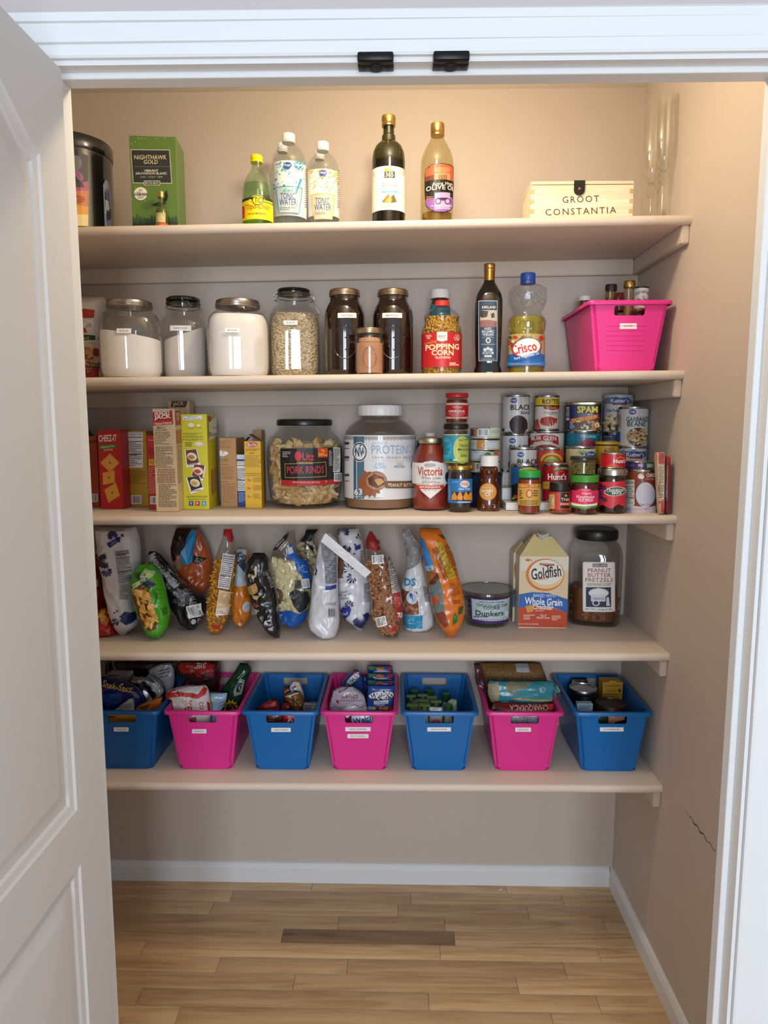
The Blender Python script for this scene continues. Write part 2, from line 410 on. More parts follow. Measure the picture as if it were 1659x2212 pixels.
class Bag(Thing):
    """soft pack. rows: (y, xleft, xright) in pixels from top to bottom; b: half thickness in metres; ends: sealed flat"""
    def __init__(s, name, label, cat, rows, z, Y, b, mat_, group=None, seed=1, wr=.004, ends=(.12, .12), p=2.3, tip=0., nu=34, nv=52, wf=28, floor=None, pname='film', clampz=True, inside=None):
        rows = sorted(rows); m = rows[len(rows)//2]
        if Y is None: q = rows[-1]; Y = on_shelf((q[1]+q[2])/2, q[0], z).y+.012
        ym = rows[-1][0]; P = at_y((m[1]+m[2])/2, m[0], Y); Thing.__init__(s, name, label, cat, P.x, Y, z, 0., group)
        tab = []
        for y, a, c in rows:
            d1, d2 = s.lray(a, y), s.lray(c, y)
            p1 = s.cam-d1*(s.cam.y/d1.y); p2 = s.cam-d2*(s.cam.y/d2.y)
            tab.append((p1.z, (p1.x+p2.x)/2, (p2.x-p1.x)/2))
        tab.sort(); lo_ = tab[0][0]
        if clampz:                              # lowest point rests on the support
            tab = [(t[0]-lo_*max(0, 1-(t[0]-lo_)/.06), t[1], t[2]) for t in tab]
        s.inside = None
        if inside: s.inside = (inside, P.x-inside.X, Y-inside.Y, z-inside.z)
        s.zb, s.zt = tab[0][0], tab[-1][0]; s.tab = sorted(tab); s.b, s.p, s.seed, s.wr, s.ends, s.tip, s.wf = b, p, seed, wr, ends, tip, wf
        s.su = s.sv = .0055; s.lift = .0009; s.top = s.zt
        V, F = [], []
        H = s.zt-s.zb
        for side in (-1, 1):
            base = len(V)
            for j in range(nv+1):
                z_ = s.zb+H*j/nv
                for i in range(nu+1):
                    t = -cos(pi*i/nu); V.append(s.surf(t, z_, side))
            for j in range(nv):
                for i in range(nu):
                    q = base+j*(nu+1)+i; f = (q, q+1, q+nu+2, q+nu+1); F.append(f if side < 0 else f[::-1])
        bm = bmesh.new(); bv = [bm.verts.new(v) for v in V]
        for f in F: bm.faces.new([bv[i] for i in f])
        bmesh.ops.remove_doubles(bm, verts=bm.verts[:], dist=.0004)
        s.film = bm_mesh(pname, bm, M(mat_), s.o, 75)
    def sect(s, z):
        c, a = s.smooth(z); u = (z-s.zb)/max(1e-6, s.zt-s.zb)
        e0, e1 = s.ends; k = 1.
        if e0 and u < e0: k = min(k, sqrt(max(0, 1-(1-u/e0)**2)))
        if e1 and 1-u < e1: k = min(k, sqrt(max(0, 1-(1-(1-u)/e1)**2)))
        return c, max(a, .001), max(.0015, min(s.b, a*1.2+.004)*k)
    def smooth(s, z):
        h = (s.zt-s.zb)*.025; q = [interp(s.tab, z+d) for d in (-h, 0, h)]
        return tuple((q[0][i]+2*q[1][i]+q[2][i])/4 for i in (0, 1))
    def surf(s, t, z, side):
        c, a, b = s.sect(z); t = max(-1, min(1, t)); e = max(0, 1-abs(t)**s.p)**(1/s.p)
        x = c+a*t
        n = noise.noise(Vector((x*s.wf, z*s.wf*.8, s.seed*3.7+side)))*.7+noise.noise(Vector((x*s.wf*2.6, z*s.wf*2.2, s.seed*1.3+side)))*.35
        n += .8*(1-2.2*abs(noise.noise(Vector((x*s.wf*1.1+z*s.wf*.6, z*s.wf*.8-x*s.wf*.5, s.seed+side*2)))))
        n += .5*(1-2.2*abs(noise.noise(Vector((x*s.wf*2.1-z*s.wf*1.2, z*s.wf*1.5, s.seed*2.1+side)))))
        y = side*(b*e+s.wr*n*min(1, e*1.6))
        if s.inside:                            # soft pack gives way to the walls of its bin
            bn, ox, oy, oz = s.inside; zz = z+oz
            if zz < bn.H+.014:
                f = max(0, min(1, zz/bn.H)); hw = (bn.WB+(bn.WT-bn.WB)*f)/2-.0045; hd = (bn.DB+(bn.DT_-bn.DB)*f)/2-.0045
                x = max(-hw, min(hw, x+ox))-ox; y = max(-hd+.001*n*0, min(hd, y+oy))-oy; z = max(z, .004-oz)
        return (x, y, z)
    def loc(s, u, v):
        d = s.lray(u, v); y = -s.b*.6
        for _ in range(3):
            t = (y-s.cam.y)/d.y; p = s.cam+d*t; c, a, b = s.sect(p.z); y = s.surf((p.x-c)/a, p.z, -1)[1]
        return p.x, p.z
    def map(s, u, v, off):
        v = max(s.zb, min(s.zt, v)); c, a, b = s.sect(v); q = s.surf(max(-.995, min(.995, (u-c)/a)), v, -1)
        return (q[0], q[1]-off*1.6*(1 if not s.inside else .8), q[2])
# ---------------------------------------------------------------- more builders
def wrap(s, y0, y1, m, off=.0006, name='label', seg=72, n=6):
    """a band of paper or film all the way round between two pixel heights (y0 above y1)"""
    za, zb = s.loc(s.cx, y1)[1], s.loc(s.cx, y0)[1]; pr = []
    for i in range(n+1):
        z = za+(zb-za)*i/n; r, e = interp(s.tab, z); pr.append((r+off, z, e))
    V, F = lathe_data(pr, seg); F = [f for f in F if len(f) == 4]
    return s.part(name, V, F, M(m, ink), None, 50)
Round.wrap = wrap
def screwcap(s, y0, y1, hw, m, name='cap', ribs=0, bev=.12, parent=None):
    H = y1-y0; p = [(hw, y1), (hw, y0+H*bev), (hw*(1-bev*.5), y0)]
    return s.lathe(name, p, M(m, ink), 48 if ribs else 32, parent, (1, ribs) if ribs else None, 30)
Round.cap = screwcap
def band(s, y0, y1, hw, m=None, name='lid'):
    """two-piece metal jar lid: knurled band with beads"""
    H = y1-y0; m = m or metal('b9b2a4', .3)
    return s.lathe(name, [(hw*.97, y1), (hw, y1-H*.06), (hw, y1-H*.14), (hw*.975, y1-H*.2), (hw*.975, y1-H*.28), (hw, y1-H*.36), (hw, y1-H*.44), (hw*.97, y1-H*.5), (hw*.97, y1-H*.8), (hw*.95, y1-H*.93), (hw*.9, y0)], m, 48)
Round.band = band

def can(name, label, cx, ytop, hw, z, Y, body, group='canned food on the middle shelf', cat='can', ytopl=None, ring='bdbdbd', h=None):
    """tin can: paper sleeve colour body, metal rims"""
    t = Round(name, label, cat, cx, z, [(hw, None), (hw, ytop)], Y=Y, group=group, yref=ytop)
    r, H = t.prof[1][0], (t.prof[1][1] if h is None else h); t.prof = [(r, 0), (r, H)]; t.set(t.prof)
    e = min(.004, H*.06)
    pr = [(r*.96, 0), (r*1.0, .0008), (r*1.012, e*.6), (r*1.0, e), (r*.985, e*1.3)]
    V, F = lathe_data(pr+[(r*.985, H-e*1.3), (r, H-e), (r*1.012, H-e*.6), (r*1.0, H), (r*.95, H), (r*.93, H-e), (r*.1, H-e)], 40)
    t.part('tin', V, F, metal(ring, .25))
    t.set([(r*.992, 0), (r*.992, H)])
    V, F = lathe_data([(r*.992, e*1.5), (r*.992, H-e*1.5)], 40); F = [f for f in F if len(f) == 4]
    t.part('sleeve', V, F, paint(body, .38, coat=.2)); t.top = H
    return t

class Bin(Thing):
    """tapered storage tub with flanged rim and hand holes front and back"""
    WT, WB, DT_, DB, H = .196, .148, .288, .258, .1755
    def __init__(s, label, X, Y, z, col, rz=0., hidden=None):
        Thing.__init__(s, 'storage_bin', label, 'storage bin', X, Y, z, rz, 'blue and pink storage bins')
        W0, W1, D0, D1, H = s.WB/2, s.WT/2, s.DB/2, s.DT_/2, s.H
        s.su = s.sv = None
        m = paint(col, .36, spec=.5, bump=.02, bscale=900)
        bm = bmesh.new()
        def lerp(z): t = z/H; return W0+(W1-W0)*t, D0+(D1-D0)*t
        def wall(sgn):
            P = [(-W0, 0), (W0, 0), (W1, H), (-W1, H)]
            v = []
            for x, z_ in P: v.append(bm.verts.new((x, sgn*lerp(z_)[1], z_)))
            e = [bm.edges.new((v[i], v[(i+1) % 4])) for i in range(4)]
            hv = []
            for cx, cz, a0 in ((.033, .159, 0), (-.033, .159, 90), (-.033, .146, 180), (.033, .146, 270)):
                for a in (0, 30, 60, 90):
                    zz = cz+.0055*sin(radians(a0+a)); hv.append(bm.verts.new((cx+.0055*cos(radians(a0+a)), sgn*lerp(zz)[1], zz)))
            he = [bm.edges.new((hv[i], hv[(i+1) % len(hv)])) for i in range(len(hv))]
            bmesh.ops.triangle_fill(bm, edges=e+he, use_beauty=True)
            return v
        a, b = wall(-1), wall(1)
        bm.faces.new((a[1], b[1], b[2], a[2])); bm.faces.new((b[0], a[0], a[3], b[3])); bm.faces.new((a[0], b[0], b[1], a[1]))
        bmesh.ops.recalc_face_normals(bm, faces=bm.faces[:])
        ed = [e for e in bm.edges if {round(v.co.z, 4) for v in e.verts} == {0., round(H, 4)} and len(e.link_faces) == 2 and abs(abs(e.verts[0].co.x)-abs(e.verts[1].co.x)) > .001 and abs(abs((e.verts[0].co.x+e.verts[1].co.x)/2)-(W0+W1)/2) < .002 and abs(abs(e.verts[0].co.y)-abs(e.verts[1].co.y)) > .001]
        bmesh.ops.bevel(bm, geom=ed, offset=.010, segments=3, affect='EDGES')
        bmesh.ops.solidify(bm, geom=bm.faces[:], thickness=.0024)
        s.tub = bm_mesh('tub', bm, m, s.o, 30)
        # rim flange
        def loop(w_, d_, r, z_):
            L_ = []
            for cx, cy, a0 in ((w_-r, d_-r, 0), (-w_+r, d_-r, 90), (-w_+r, -d_+r, 180), (w_-r, -d_+r, 270)):
                for a_ in (0, 30, 60, 90): L_.append((cx+r*cos(radians(a0+a_)), cy+r*sin(radians(a0+a_)), z_))
            return L_
        loops = [loop(W1-.003, D1-.003, .009, H-.001), loop(W1-.001, D1-.001, .010, H+.001), loop(W1+.007, D1+.007, .015, H+.001), loop(W1+.0085, D1+.0085, .016, H-.001), loop(W1+.0085, D1+.0085, .016, H-.009), loop(W1+.0065, D1+.0065, .015, H-.009), loop(W1+.006, D1+.006, .015, H-.002), loop(W1-.002, D1-.002, .010, H-.0025)]
        V = [p for L_ in loops for p in L_]; n = 16
        F = [(k*n+i, k*n+(i+1) % n, ((k+1) % 8)*n+(i+1) % n, ((k+1) % 8)*n+i) for k in range(8) for i in range(n)]
        s.part('rim', V, F, m, None, 40)
        s.lname = 'name_sticker'
    def fy(s, z): return -(s.DB+(s.DT_-s.DB)*z/s.H)/2
    def loc(s, u, v):
        d = s.lray(u, v); y = -.14
        for _ in range(3): t = (y-s.cam.y)/d.y; p = s.cam+d*t; y = s.fy(p.z)
        return p.x, p.z
    def map(s, u, v, off): return (u, s.fy(v)-off, v)

def blob_mesh(name, seed, scl=(1, 1, 1), sub=2, amp=.35, curl=0., freq=1.6):
    bm = bmesh.new(); bmesh.ops.create_icosphere(bm, subdivisions=sub, radius=1)
    for v in bm.verts:
        n = noise.noise(v.co*freq+Vector((seed*5.1, seed*2.3, seed)))
        v.co *= 1+amp*n
        v.co = Vector((v.co.x*scl[0], v.co.y*scl[1], v.co.z*scl[2]))
        if curl: v.co.z += curl*(v.co.x**2)
    me = bpy.data.meshes.new(name); bm.to_mesh(me); bm.free()
    me.polygons.foreach_set('use_smooth', [True]*len(me.polygons)); return me
def merged_blobs(t, name, spots, seeds, scl, mat_, amp=.3, sub=1, curl=0., parent=None, rs=3):
    """many small bits too small to pick apart, one part; spots: (x,y,z,size)"""
    src = [blob_mesh('bit', k, scl, sub, amp, curl) for k in seeds]; V, F = [], []; rn = random.Random(rs)
    for x, y, z, q in spots:
        me = rn.choice(src); R = Matrix.Rotation(rn.uniform(0, 6), 3, 'Z') @ Matrix.Rotation(rn.uniform(-1, 1), 3, 'X') @ Matrix.Rotation(rn.uniform(0, 6), 3, 'Y'); b = len(V)
        V += [Vector((x, y, z))+R @ v.co*q for v in me.vertices]; F += [[i+b for i in p.vertices] for p in me.polygons]
    for me in src: bpy.data.meshes.remove(me)
    o = t.part(name, V, F, mat_, parent, 180); o['kind'] = 'stuff'; return o

def stuffing(t, name, n, size, mat_, zmax=1., zmin=0., tmax=.9, scl=(1, .8, .7), seed=1, sub=1, amp=.3, curl=0., dep=.8, tmin=-.9):
    """bits pressed against the front of a clear bag; zmin,zmax as shares of its height"""
    rn = random.Random(seed); H = t.zt-t.zb; sp = []
    for k in range(n):
        z = t.zb+H*(zmin+(zmax-zmin)*((k*.618034+rn.random()*.02) % 1)); q = rn.uniform(tmin, tmax); x, y, z = t.surf(q, z, -1)
        sp.append((x, y*dep+size*.5, z, size*rn.uniform(.8, 1.2)))
    return merged_blobs(t, name, sp, range(seed, seed+4), scl, mat_, amp, sub, curl, None, seed)
# ---------------------------------------------------------------- the setting
SD, ST = .3793, .022
XR, XL = .677, -1.0
SHELF = [(1.9894, .0130), (1.6238, .0106), (1.2640, .0045), (.9057, .0058), (.5444, .0058)]  # right-end height and sideways tilt per shelf, fitted to the image lines
def sz(i, X): return SHELF[i-1][0]+SHELF[i-1][1]*(X-XR)
def zs(i, px):
    u = CROP[0]+px*CROP[2]; v = (485, 812, 1115, 1400, 1690)[i-1]
    d = FWD+RGT*((u-IW/2)/FPX)-UPV*((v-IH/2)/FPX)
    return sz(i, CAM.x+d.x*(-.3-CAM.y)/d.y+.13)

def wallmat(name, col, bump=.25, scale=140):
    m, nt, b = newmat(name); N = nt.nodes.new; L = nt.links.new
    b.inputs['Base Color'].default_value = lin(col); b.inputs['Roughness'].default_value = .6; b.inputs['Specular IOR Level'].default_value = .3
    tc = N('ShaderNodeTexCoord'); nz = N('ShaderNodeTexNoise'); nz.inputs['Scale'].default_value = scale; nz.inputs['Detail'].default_value = 2; nz.inputs['Roughness'].default_value = .4
    bp = N('ShaderNodeBump'); bp.inputs['Strength'].default_value = bump; bp.inputs['Distance'].default_value = .003
    L(tc.outputs['Object'], nz.inputs[0]); L(nz.outputs[0], bp.inputs['Height']); L(bp.outputs[0], b.inputs['Normal']); return m
WALL = wallmat('tan_wall_paint', 'c9bdb3')
ROOMW = wallmat('room_wall_paint', 'c6bcba')
SHELFP = wallmat('shelf_paint', 'd6c8ba', .08, 60)
TRIM = wallmat('white_trim_paint', 'e4e6e8', .03, 30)
DOORP = wallmat('door_paint', 'd2cfcc', .05, 90)
def struct(o): o['kind'] = 'structure'; return o

CZ = 2.44
struct(box('wall_back', XL-.1, XR+.1, 0, .1, 0, CZ, WALL))
struct(box('wall_right', XR, XR+.1, -.97, 0, 0, CZ, WALL))
struct(box('wall_left', XL-.1, XL, -.97, 0, 0, CZ, WALL))
struct(box('ceiling', XL-.1, XR+.1, -.97, .1, CZ, CZ+.08, paint('e8e2d8', .7)))
OL, OR, OH = -.557, .556, 2.031
bm = bmesh.new()
add_box(bm, -3, OL, -1.02, -.97, 0, 2.75); add_box(bm, OR, 3, -1.02, -.97, 0, 2.75); add_box(bm, OL, OR, -1.02, -.97, OH, 2.75)
struct(bm_mesh('wall_front', bm, ROOMW))

# jamb lining with stop
bm = bmesh.new()
add_box(bm, OL, OL+.006, -1.022, -.968, 0, OH); add_box(bm, OR-.002, OR+.004, -1.022, -.968, 0, OH); add_box(bm, OL, OR, -1.022, -.968, OH-.004, OH+.004)
add_box(bm, OL, OR, -1.0, -.968, 2.018, OH-.003, .002); add_box(bm, OR-.012, OR-.001, -.993, -.968, 0, 2.019, .002)
add_box(bm, OL, OL+.016, -1.0, -.968, 0, 2.019, .002)
struct(bm_mesh('trim_1', bm, TRIM))
# moulded casing round the opening (profile: distance out from the opening, how proud of the wall)
CP = [(0, 0), (0, .009), (.0035, .011), (.0045, .009), (.018, .010), (.0195, .0075), (.021, .0125), (.045, .0155), (.0465, .012), (.048, .0165), (.060, .0165), (.0615, .014), (.0615, 0)]
V, F = [], []
X0, X1, Z1 = OL-.002, OR+.005, OH+.003
for (px, pz, dx, dz) in ((X0, 0, -1, 0), (X0, Z1, -1, 1), (X1, Z1, 1, 1), (X1, 0, 1, 0)):
    for o_, h_ in CP: V.append((px+dx*o_, -1.02-(h_ if px < 0 or not 0 < o_ < .0615 else (.0105 if pz == 0 or 1 else h_)), pz+dz*o_))
n = len(CP)
for k in range(3):
    for i in range(n-1): F.append((k*n+i, k*n+i+1, (k+1)*n+i+1, (k+1)*n+i))
struct(mesh('trim_2', V, F, TRIM))
# baseboards with an eased top
def baseboard(name, a, b, nrm):
    P = [(0, 0), (.0125, 0), (.0125, .050), (.010, .056), (.009, .060), (.005, .0645), (0, .066)]
    V, F = [], []
    for q in (a, b):
        for t, z in P: V.append((q[0]+nrm[0]*t, q[1]+nrm[1]*t, z))
    n = len(P)
    for i in range(n-1): F.append((i, i+1, n+i+1, n+i))
    return struct(mesh(name, V, F, TRIM))
baseboard('baseboard_back', (XL, 0), (XR-.0125, 0), (0, -1))
baseboard('baseboard_right', (XR, -.0), (XR, -.968), (-1, 0))
baseboard('baseboard_left', (XL, -.0), (XL, -.968), (1, 0))

# wood strip floor: each board its own piece
m, nt, b = newmat('oak_boards'); N = nt.nodes.new; L = nt.links.new
tc = N('ShaderNodeTexCoord'); oi = N('ShaderNodeObjectInfo'); mp = N('ShaderNodeMapping'); mp.inputs['Scale'].default_value = (2.2, 26, 8)
ad = N('ShaderNodeVectorMath'); ad.operation = 'ADD'; sc = N('ShaderNodeVectorMath'); sc.operation = 'SCALE'; sc.inputs['Scale'].default_value = 37
cb = N('ShaderNodeCombineXYZ'); L(oi.outputs['Random'], cb.inputs[0]); L(oi.outputs['Random'], cb.inputs[1]); L(cb.outputs[0], sc.inputs[0])
L(tc.outputs['Object'], mp.inputs[0]); L(mp.outputs[0], ad.inputs[0]); L(sc.outputs[0], ad.inputs[1])
nz = N('ShaderNodeTexNoise'); nz.inputs['Scale'].default_value = 1.4; nz.inputs['Detail'].default_value = 6; nz.inputs['Distortion'].default_value = 1.2; L(ad.outputs[0], nz.inputs[0])
rp = N('ShaderNodeValToRGB'); e = rp.color_ramp.elements; e[0].position = .22; e[0].color = lin('a8825c'); e[1].position = .62; e[1].color = lin('d6b68c'); L(nz.outputs[0], rp.inputs[0])
e2 = rp.color_ramp.elements.new(.40); e2.color = lin('c49f75')
hs = N('ShaderNodeHueSaturation'); L(rp.outputs[0], hs.inputs['Color'])
mr = N('ShaderNodeMapRange'); mr.inputs['To Min'].default_value = .82; mr.inputs['To Max'].default_value = 1.1; L(oi.outputs['Random'], mr.inputs['Value']); L(mr.outputs[0], hs.inputs['Value'])
L(hs.outputs[0], b.inputs['Base Color']); b.inputs['Roughness'].default_value = .38; b.inputs['Coat Weight'].default_value = .15; b.inputs['Coat Roughness'].default_value = .25
OAK = m
md = m.copy(); md.name = 'oak_board_brown'
for nd in md.node_tree.nodes:
    if nd.type == 'VALTORGB':
        for el, c in zip(nd.color_ramp.elements, ('6e5340', '8f6f52', 'a68462')): el.color = lin(c)
floor = bpy.data.objects.new('floor', None); COL.objects.link(floor); struct(floor)
box('subfloor', -3, 3, -3.2, .1, -.05, -.0025, paint('3a2a1e', .8), floor)
PW, rn, k = .0572, random.Random(5), 0
joints = {0: [-.3, .33], 1: [-.55, .02, .5], 2: [-.6, -.02, .38], 3: [-.2, .12, .6], 4: [-.36, .145, .7], 5: [-.75, .1, .55], 6: [-.52, -.16, .44], 7: [-.3, .3], 8: [-.7, .06, .5], 9: [-.58, .37]}
y = -.052
edges = [(0, .0)]
rows = [(0., -.052)]
while y > -3.0: rows.append((y, y-PW)); y -= PW
for i, (ya, yb) in enumerate(rows):
    if yb < -1.4:
        rest = (ya, i); break
    js = joints.get(i) or sorted(rn.uniform(-.8, .8) for _ in range(2))
    xs = [XL if ya > -.97 else -1.3]+[q for q in js if q > XL]+[XR if ya > -.97 else 1.3]
    for a, c in zip(xs, xs[1:]):
        o = box('plank', -(c-a)/2+.0004, (c-a)/2-.0004, yb-ya+.0004, -.0003, -.014, 0, md if (i == 4 and abs(a+.36) < .01) else OAK, floor, .0007)
        o.location = ((a+c)/2, ya, 0)
o = box('boards', -3, 3, -3.2, rest[0], -.014, 0, OAK, floor)

# ---- five built-in shelves on cleats
HC = .043
RANK = ['topmost', 'second from the top', 'middle', 'fourth from the top', 'lowest']
HOLD = ['the oil bottles and the wooden box', 'the glass storage jars', 'the cartons and canned food', 'the snack bags', 'the row of plastic bins']
for i in range(1, 6):
    zr, zl = sz(i, XR), sz(i, XL)
    sh = bpy.data.objects.new('shelf', None); COL.objects.link(sh); sh.location = (0, 0, 0)
    tag(sh, 'beige painted %s shelf with rounded front edge under %s' % (('top' if i == 1 else 'bottom') if i in (1, 5) else {2: 'second highest', 3: 'middle', 4: 'second lowest'}[i], HOLD[i-1]), 'shelf', 'built-in shelves')
    P = [(0, 0), (-(SD-.010), 0)]+[(-(SD-.010)-.010*sin(t*pi/10), -.011+.011*cos(t*pi/10)) for t in range(1, 10)]+[(-(SD-.010), -ST), (0, -ST)]
    V, F = [], []
    for X, z in ((XL, zl), (XR, zr)): V += [(X, p[0], z+p[1]) for p in P]
    n = len(P); F = [(j, (j+1) % n, n+(j+1) % n, n+j) for j in range(n)]+[tuple(range(n))[::-1], tuple(range(n, 2*n))]
    mesh('board', V, F, SHELFP, sh, 50)
    for nm, (xa, xb, ya, yb) in (('back_cleat', (XL, XR-.0195, -.019, 0)), ('side_cleat', (XR-.019, XR, -SD+.012, 0))):
        za, zb_ = sz(i, xa)-ST, sz(i, xb)-ST
        V = [(xa, ya, za-HC), (xb, ya, zb_-HC), (xb, yb, zb_-HC), (xa, yb, za-HC), (xa, ya, za), (xb, ya, zb_), (xb, yb, zb_), (xa, yb, za)]
        F = [(0, 3, 2, 1), (4, 5, 6, 7), (0, 1, 5, 4), (1, 2, 6, 5), (2, 3, 7, 6), (3, 0, 4, 7)]
        bm = bmesh.new(); bv = [bm.verts.new(v) for v in V]
        for f in F: bm.faces.new([bv[j] for j in f])
        bmesh.ops.bevel(bm, geom=bm.edges[:], offset=.0025, segments=2, affect='EDGES')
        bm_mesh(nm, bm, SHELFP, sh, 40)

# ---- the open door on the left, moulded panels with an arched top
def panel_path(y0, y1, z0, z1, arch, inset):
    """loop on the door face, y0 nearer the hinge; arch rises towards the middle"""
    y0, y1, z0, z1 = y0-inset, y1+inset, z0+inset, z1-inset
    P = [(y0, z0), (y0, z1)]
    for t in range(1, 12):
        u = t/12; s_ = sin(pi*u)**1.4 if arch else 0
        P.append((y0+(y1-y0)*u, z1+arch*s_))
    return P+[(y1, z1), (y1, z0)]
DX, DT = -.522, .035
door = bpy.data.objects.new('door_1', None); COL.objects.link(door); struct(door)
bm = bmesh.new()
outer = [(-1.042, .012), (-1.042, 2.012), (-1.595, 2.012), (-1.595, .012)]
ov = [bm.verts.new((DX, *p)) for p in outer]; ob = [bm.verts.new((DX-DT, *p)) for p in outer]
oe = [bm.edges.new((ov[i], ov[(i+1) % 4])) for i in range(4)]
for i in range(4): bm.faces.new((ov[i], ov[(i+1) % 4], ob[(i+1) % 4], ob[i]))
bm.faces.new(ob)
alle = list(oe)
for (z0, z1, arch) in ((.893, 1.866, .10), (.16, .802, 0)):
    prev = None
    for ins, dep in ((0, 0), (.004, .003), (.014, .005), (.018, .0085), (.026, .0085), (.046, .002), (.05, .0015)):
        lp = [bm.verts.new((DX-dep, *p)) for p in panel_path(-1.121, -1.516, z0, z1, arch, ins)]
        n = len(lp)
        if prev:
            for i in range(n): bm.faces.new((prev[i], prev[(i+1) % n], lp[(i+1) % n], lp[i]))
        else: alle += [bm.edges.new((lp[i], lp[(i+1) % n])) for i in range(n)]
        prev = lp
    bm.faces.new(prev)
bmesh.ops.triangle_fill(bm, edges=alle, use_beauty=True, use_dissolve=False)
bmesh.ops.recalc_face_normals(bm, faces=bm.faces[:])
o = bm_mesh('door_slab', bm, DOORP, door, 25)
for hz in (.25, 1.05, 1.80):
    V, F = lathe_data([(.006, -.045), (.006, .045)], 12); h = mesh('hinge', V, F, metal('2a2826', .4), door, 40); h.location = (-.5585, -1.0405, hz)

# ---- two black catch strike plates screwed under the header
for k, (u, lab) in enumerate(((812, 'black metal catch plate under the header, over the dark green oil bottle'), (973, 'black metal catch plate under the header, nearer the wooden box'))):
    P = at_y(u, 131, -1.011)
    t = Thing('catch_plate', lab, 'catch plate', P.x, -1.011, 2.0165, 0., 'catch plates on the header')
    bm = bmesh.new(); add_box(bm, -.0268, .0268, -.010, .0105, .007, .0105, .0015); bm_mesh('plate', bm, paint('1b1a1a', .35, .6), t.o, 40)
    bm = bmesh.new(); add_box(bm, -.0268, .0268, -.0245, -.0095, .007, .020, .003); bm_mesh('lip', bm, paint('1b1a1a', .35, .6), t.o, 40)
    V, F = lathe_data([(.0095, .0055), (.0105, .0072), (.008, .0072), (.007, .0074)], 24); t.part('socket', V, F, paint('0b0b0b', .5, .3))
    for sx in (-.0185, .0185):
        V, F = lathe_data([(.0035, .0062), (.0042, .0072)], 12); q = t.part('screw', V, F, metal('3a3838', .4)); q.location.x = sx
# a long scuff on the right wall and a paper scrap by the baseboard
t = Thing('wall_scuff', 'dark thin scraped scuff mark on the beige side wall', 'scuff mark', XR, -.6, .56, 0.)
V, F = [], []; rn = random.Random(3)
for i in range(34):
    f = i/33; y = .085-.18*f; z = .003*sin(i)+.0; wv = .0012*(.3+rn.random())*(1.6*sin(pi*f)+.1)
    V += [(-.0006, y, z-wv), (-.0006, y, z+wv)]
for i in range(33): F.append((2*i, 2*i+1, 2*i+3, 2*i+2))
t.part('scratch', V, F, paint('5c4c40', .8), None, None)
# ================================================================ top shelf
crop(130, 180, 780)
BOT = 'bottles on the top shelf'
# decorated round tin
t = Round('round_tin', 'large black round tin with colourful space scene beside the door', 'tin', 62, zs(1, 60), [(226, None), (222, 345)], Y=-.255, yref=560)
r, H = t.prof[1][0], t.prof[1][1]
V, F = lathe_data([(r, 0), (r*.985, .004), (r*.985, H-.03)], 56); t.part('drum', V, F, paint('0d0d10', .22, coat=.5))
V, F = lathe_data([(r*1.0, H-.034), (r*1.015, H-.030), (r*1.015, H-.004), (r*.99, H), (r*.9, H-.004)], 56); t.part('lid', V, F, paint('15151a', .2, coat=.5))
t.set([(r*.985, 0), (r*.985, H)])
t.poly([(40, 380), (95, 378), (150, 400), (150, 560), (40, 560)], '2a2432').poly([(40, 430), (60, 420), (128, 520), (118, 545), (95, 530)], '8d5a86').poly([(40, 560), (150, 540), (150, 640), (40, 640)], 'a8527a')
t.poly([(40, 600), (150, 590), (150, 690), (40, 690)], 'd07a4e').poly([(40, 670), (150, 680), (150, 730), (40, 735)], 'e8a53c').poly([(40, 725), (150, 725), (150, 788), (40, 788)], 'f0dfa0')
t.ell(85, 440, 30, 42, '6d7075').ell(95, 640, 38, 22, 'b0532a').poly([(55, 540), (120, 545), (128, 575), (60, 572)], '4d3140').poly([(60, 640), (80, 600), (92, 642)], 'f2b35c')
t.poly([(228, 560), (240, 530), (262, 545), (272, 640), (276, 788), (238, 788)], '8b9fc0').poly([(236, 600), (256, 590), (266, 680), (240, 690)], '34476e').poly([(236, 540), (250, 532), (256, 575), (238, 585)], 'c9c2b8').poly([(246, 700), (270, 690), (274, 745), (250, 760)], '22304f').poly([(240, 640), (258, 650), (262, 700), (242, 720)], 'e3e8ef')
t.lname = 'printed_scene'; t.done()

# wine carton
t = Carton('wine_carton', 'tall green boxed wine carton with dark grey name panel', 'wine box', 383, 634, 291, zs(1, 510), .10, paint('5d7d38', .42), Yf=-.325, rz=6)
t.poly([(388, 364), (604, 366), (617, 553), (402, 551)], 'c9c9be').poly([(392, 368), (601, 370), (613, 549), (405, 547)], '2c3030')
t.text('NIGHTHAWK', 498, 408, 178, 24, 'd8cfa8').text('GOLD', 500, 434, 78, 22, 'd8cfa8').rect(410, 459, 604, 461, '77796f')
t.text('VIBRANT', 502, 482, 78, 13, 'e8e6da').text('SAUVIGNON BLANC', 503, 497, 172, 13, 'e8e6da').text('LIVELY · TANGY · CRISP', 504, 517, 124, 9, 'b9b8a8', bold=0)
t.rrect(462, 537, 552, 563, 'd8d8cc', 6).rrect(465, 540, 549, 560, '2c3030', 5).text('BOTA BOX', 507, 550, 74, 13, 'e8e6da')
t.ell(444, 609, 37, 36, 'ece8dc').rect(408, 606, 480, 620, '2c3030').text('50', 444, 590, 20, 13, '33332e').text('BEST BUYS', 444, 613, 66, 9, 'ece8dc').lines(424, 597, 464, 605, 1, '55524a').lines(426, 623, 462, 637, 2, '55524a')
rn = random.Random(4)
for k in range(18):
    u = rn.uniform(375, 600); v_ = rn.choice([rn.uniform(296, 360), rn.uniform(565, 700)]); t.ell(u, v_, 2.2, 2.2, 'dfe6b8', 6)
base = 788; P = [(400, base), (400, 740)]
for k in range(13): u = 402+k*19.5; P += [(u+6, 748-rn.uniform(0, 30)), (u+15, 752+rn.uniform(-4, 10))]
t.poly(P+[(660, base)], '37522c')
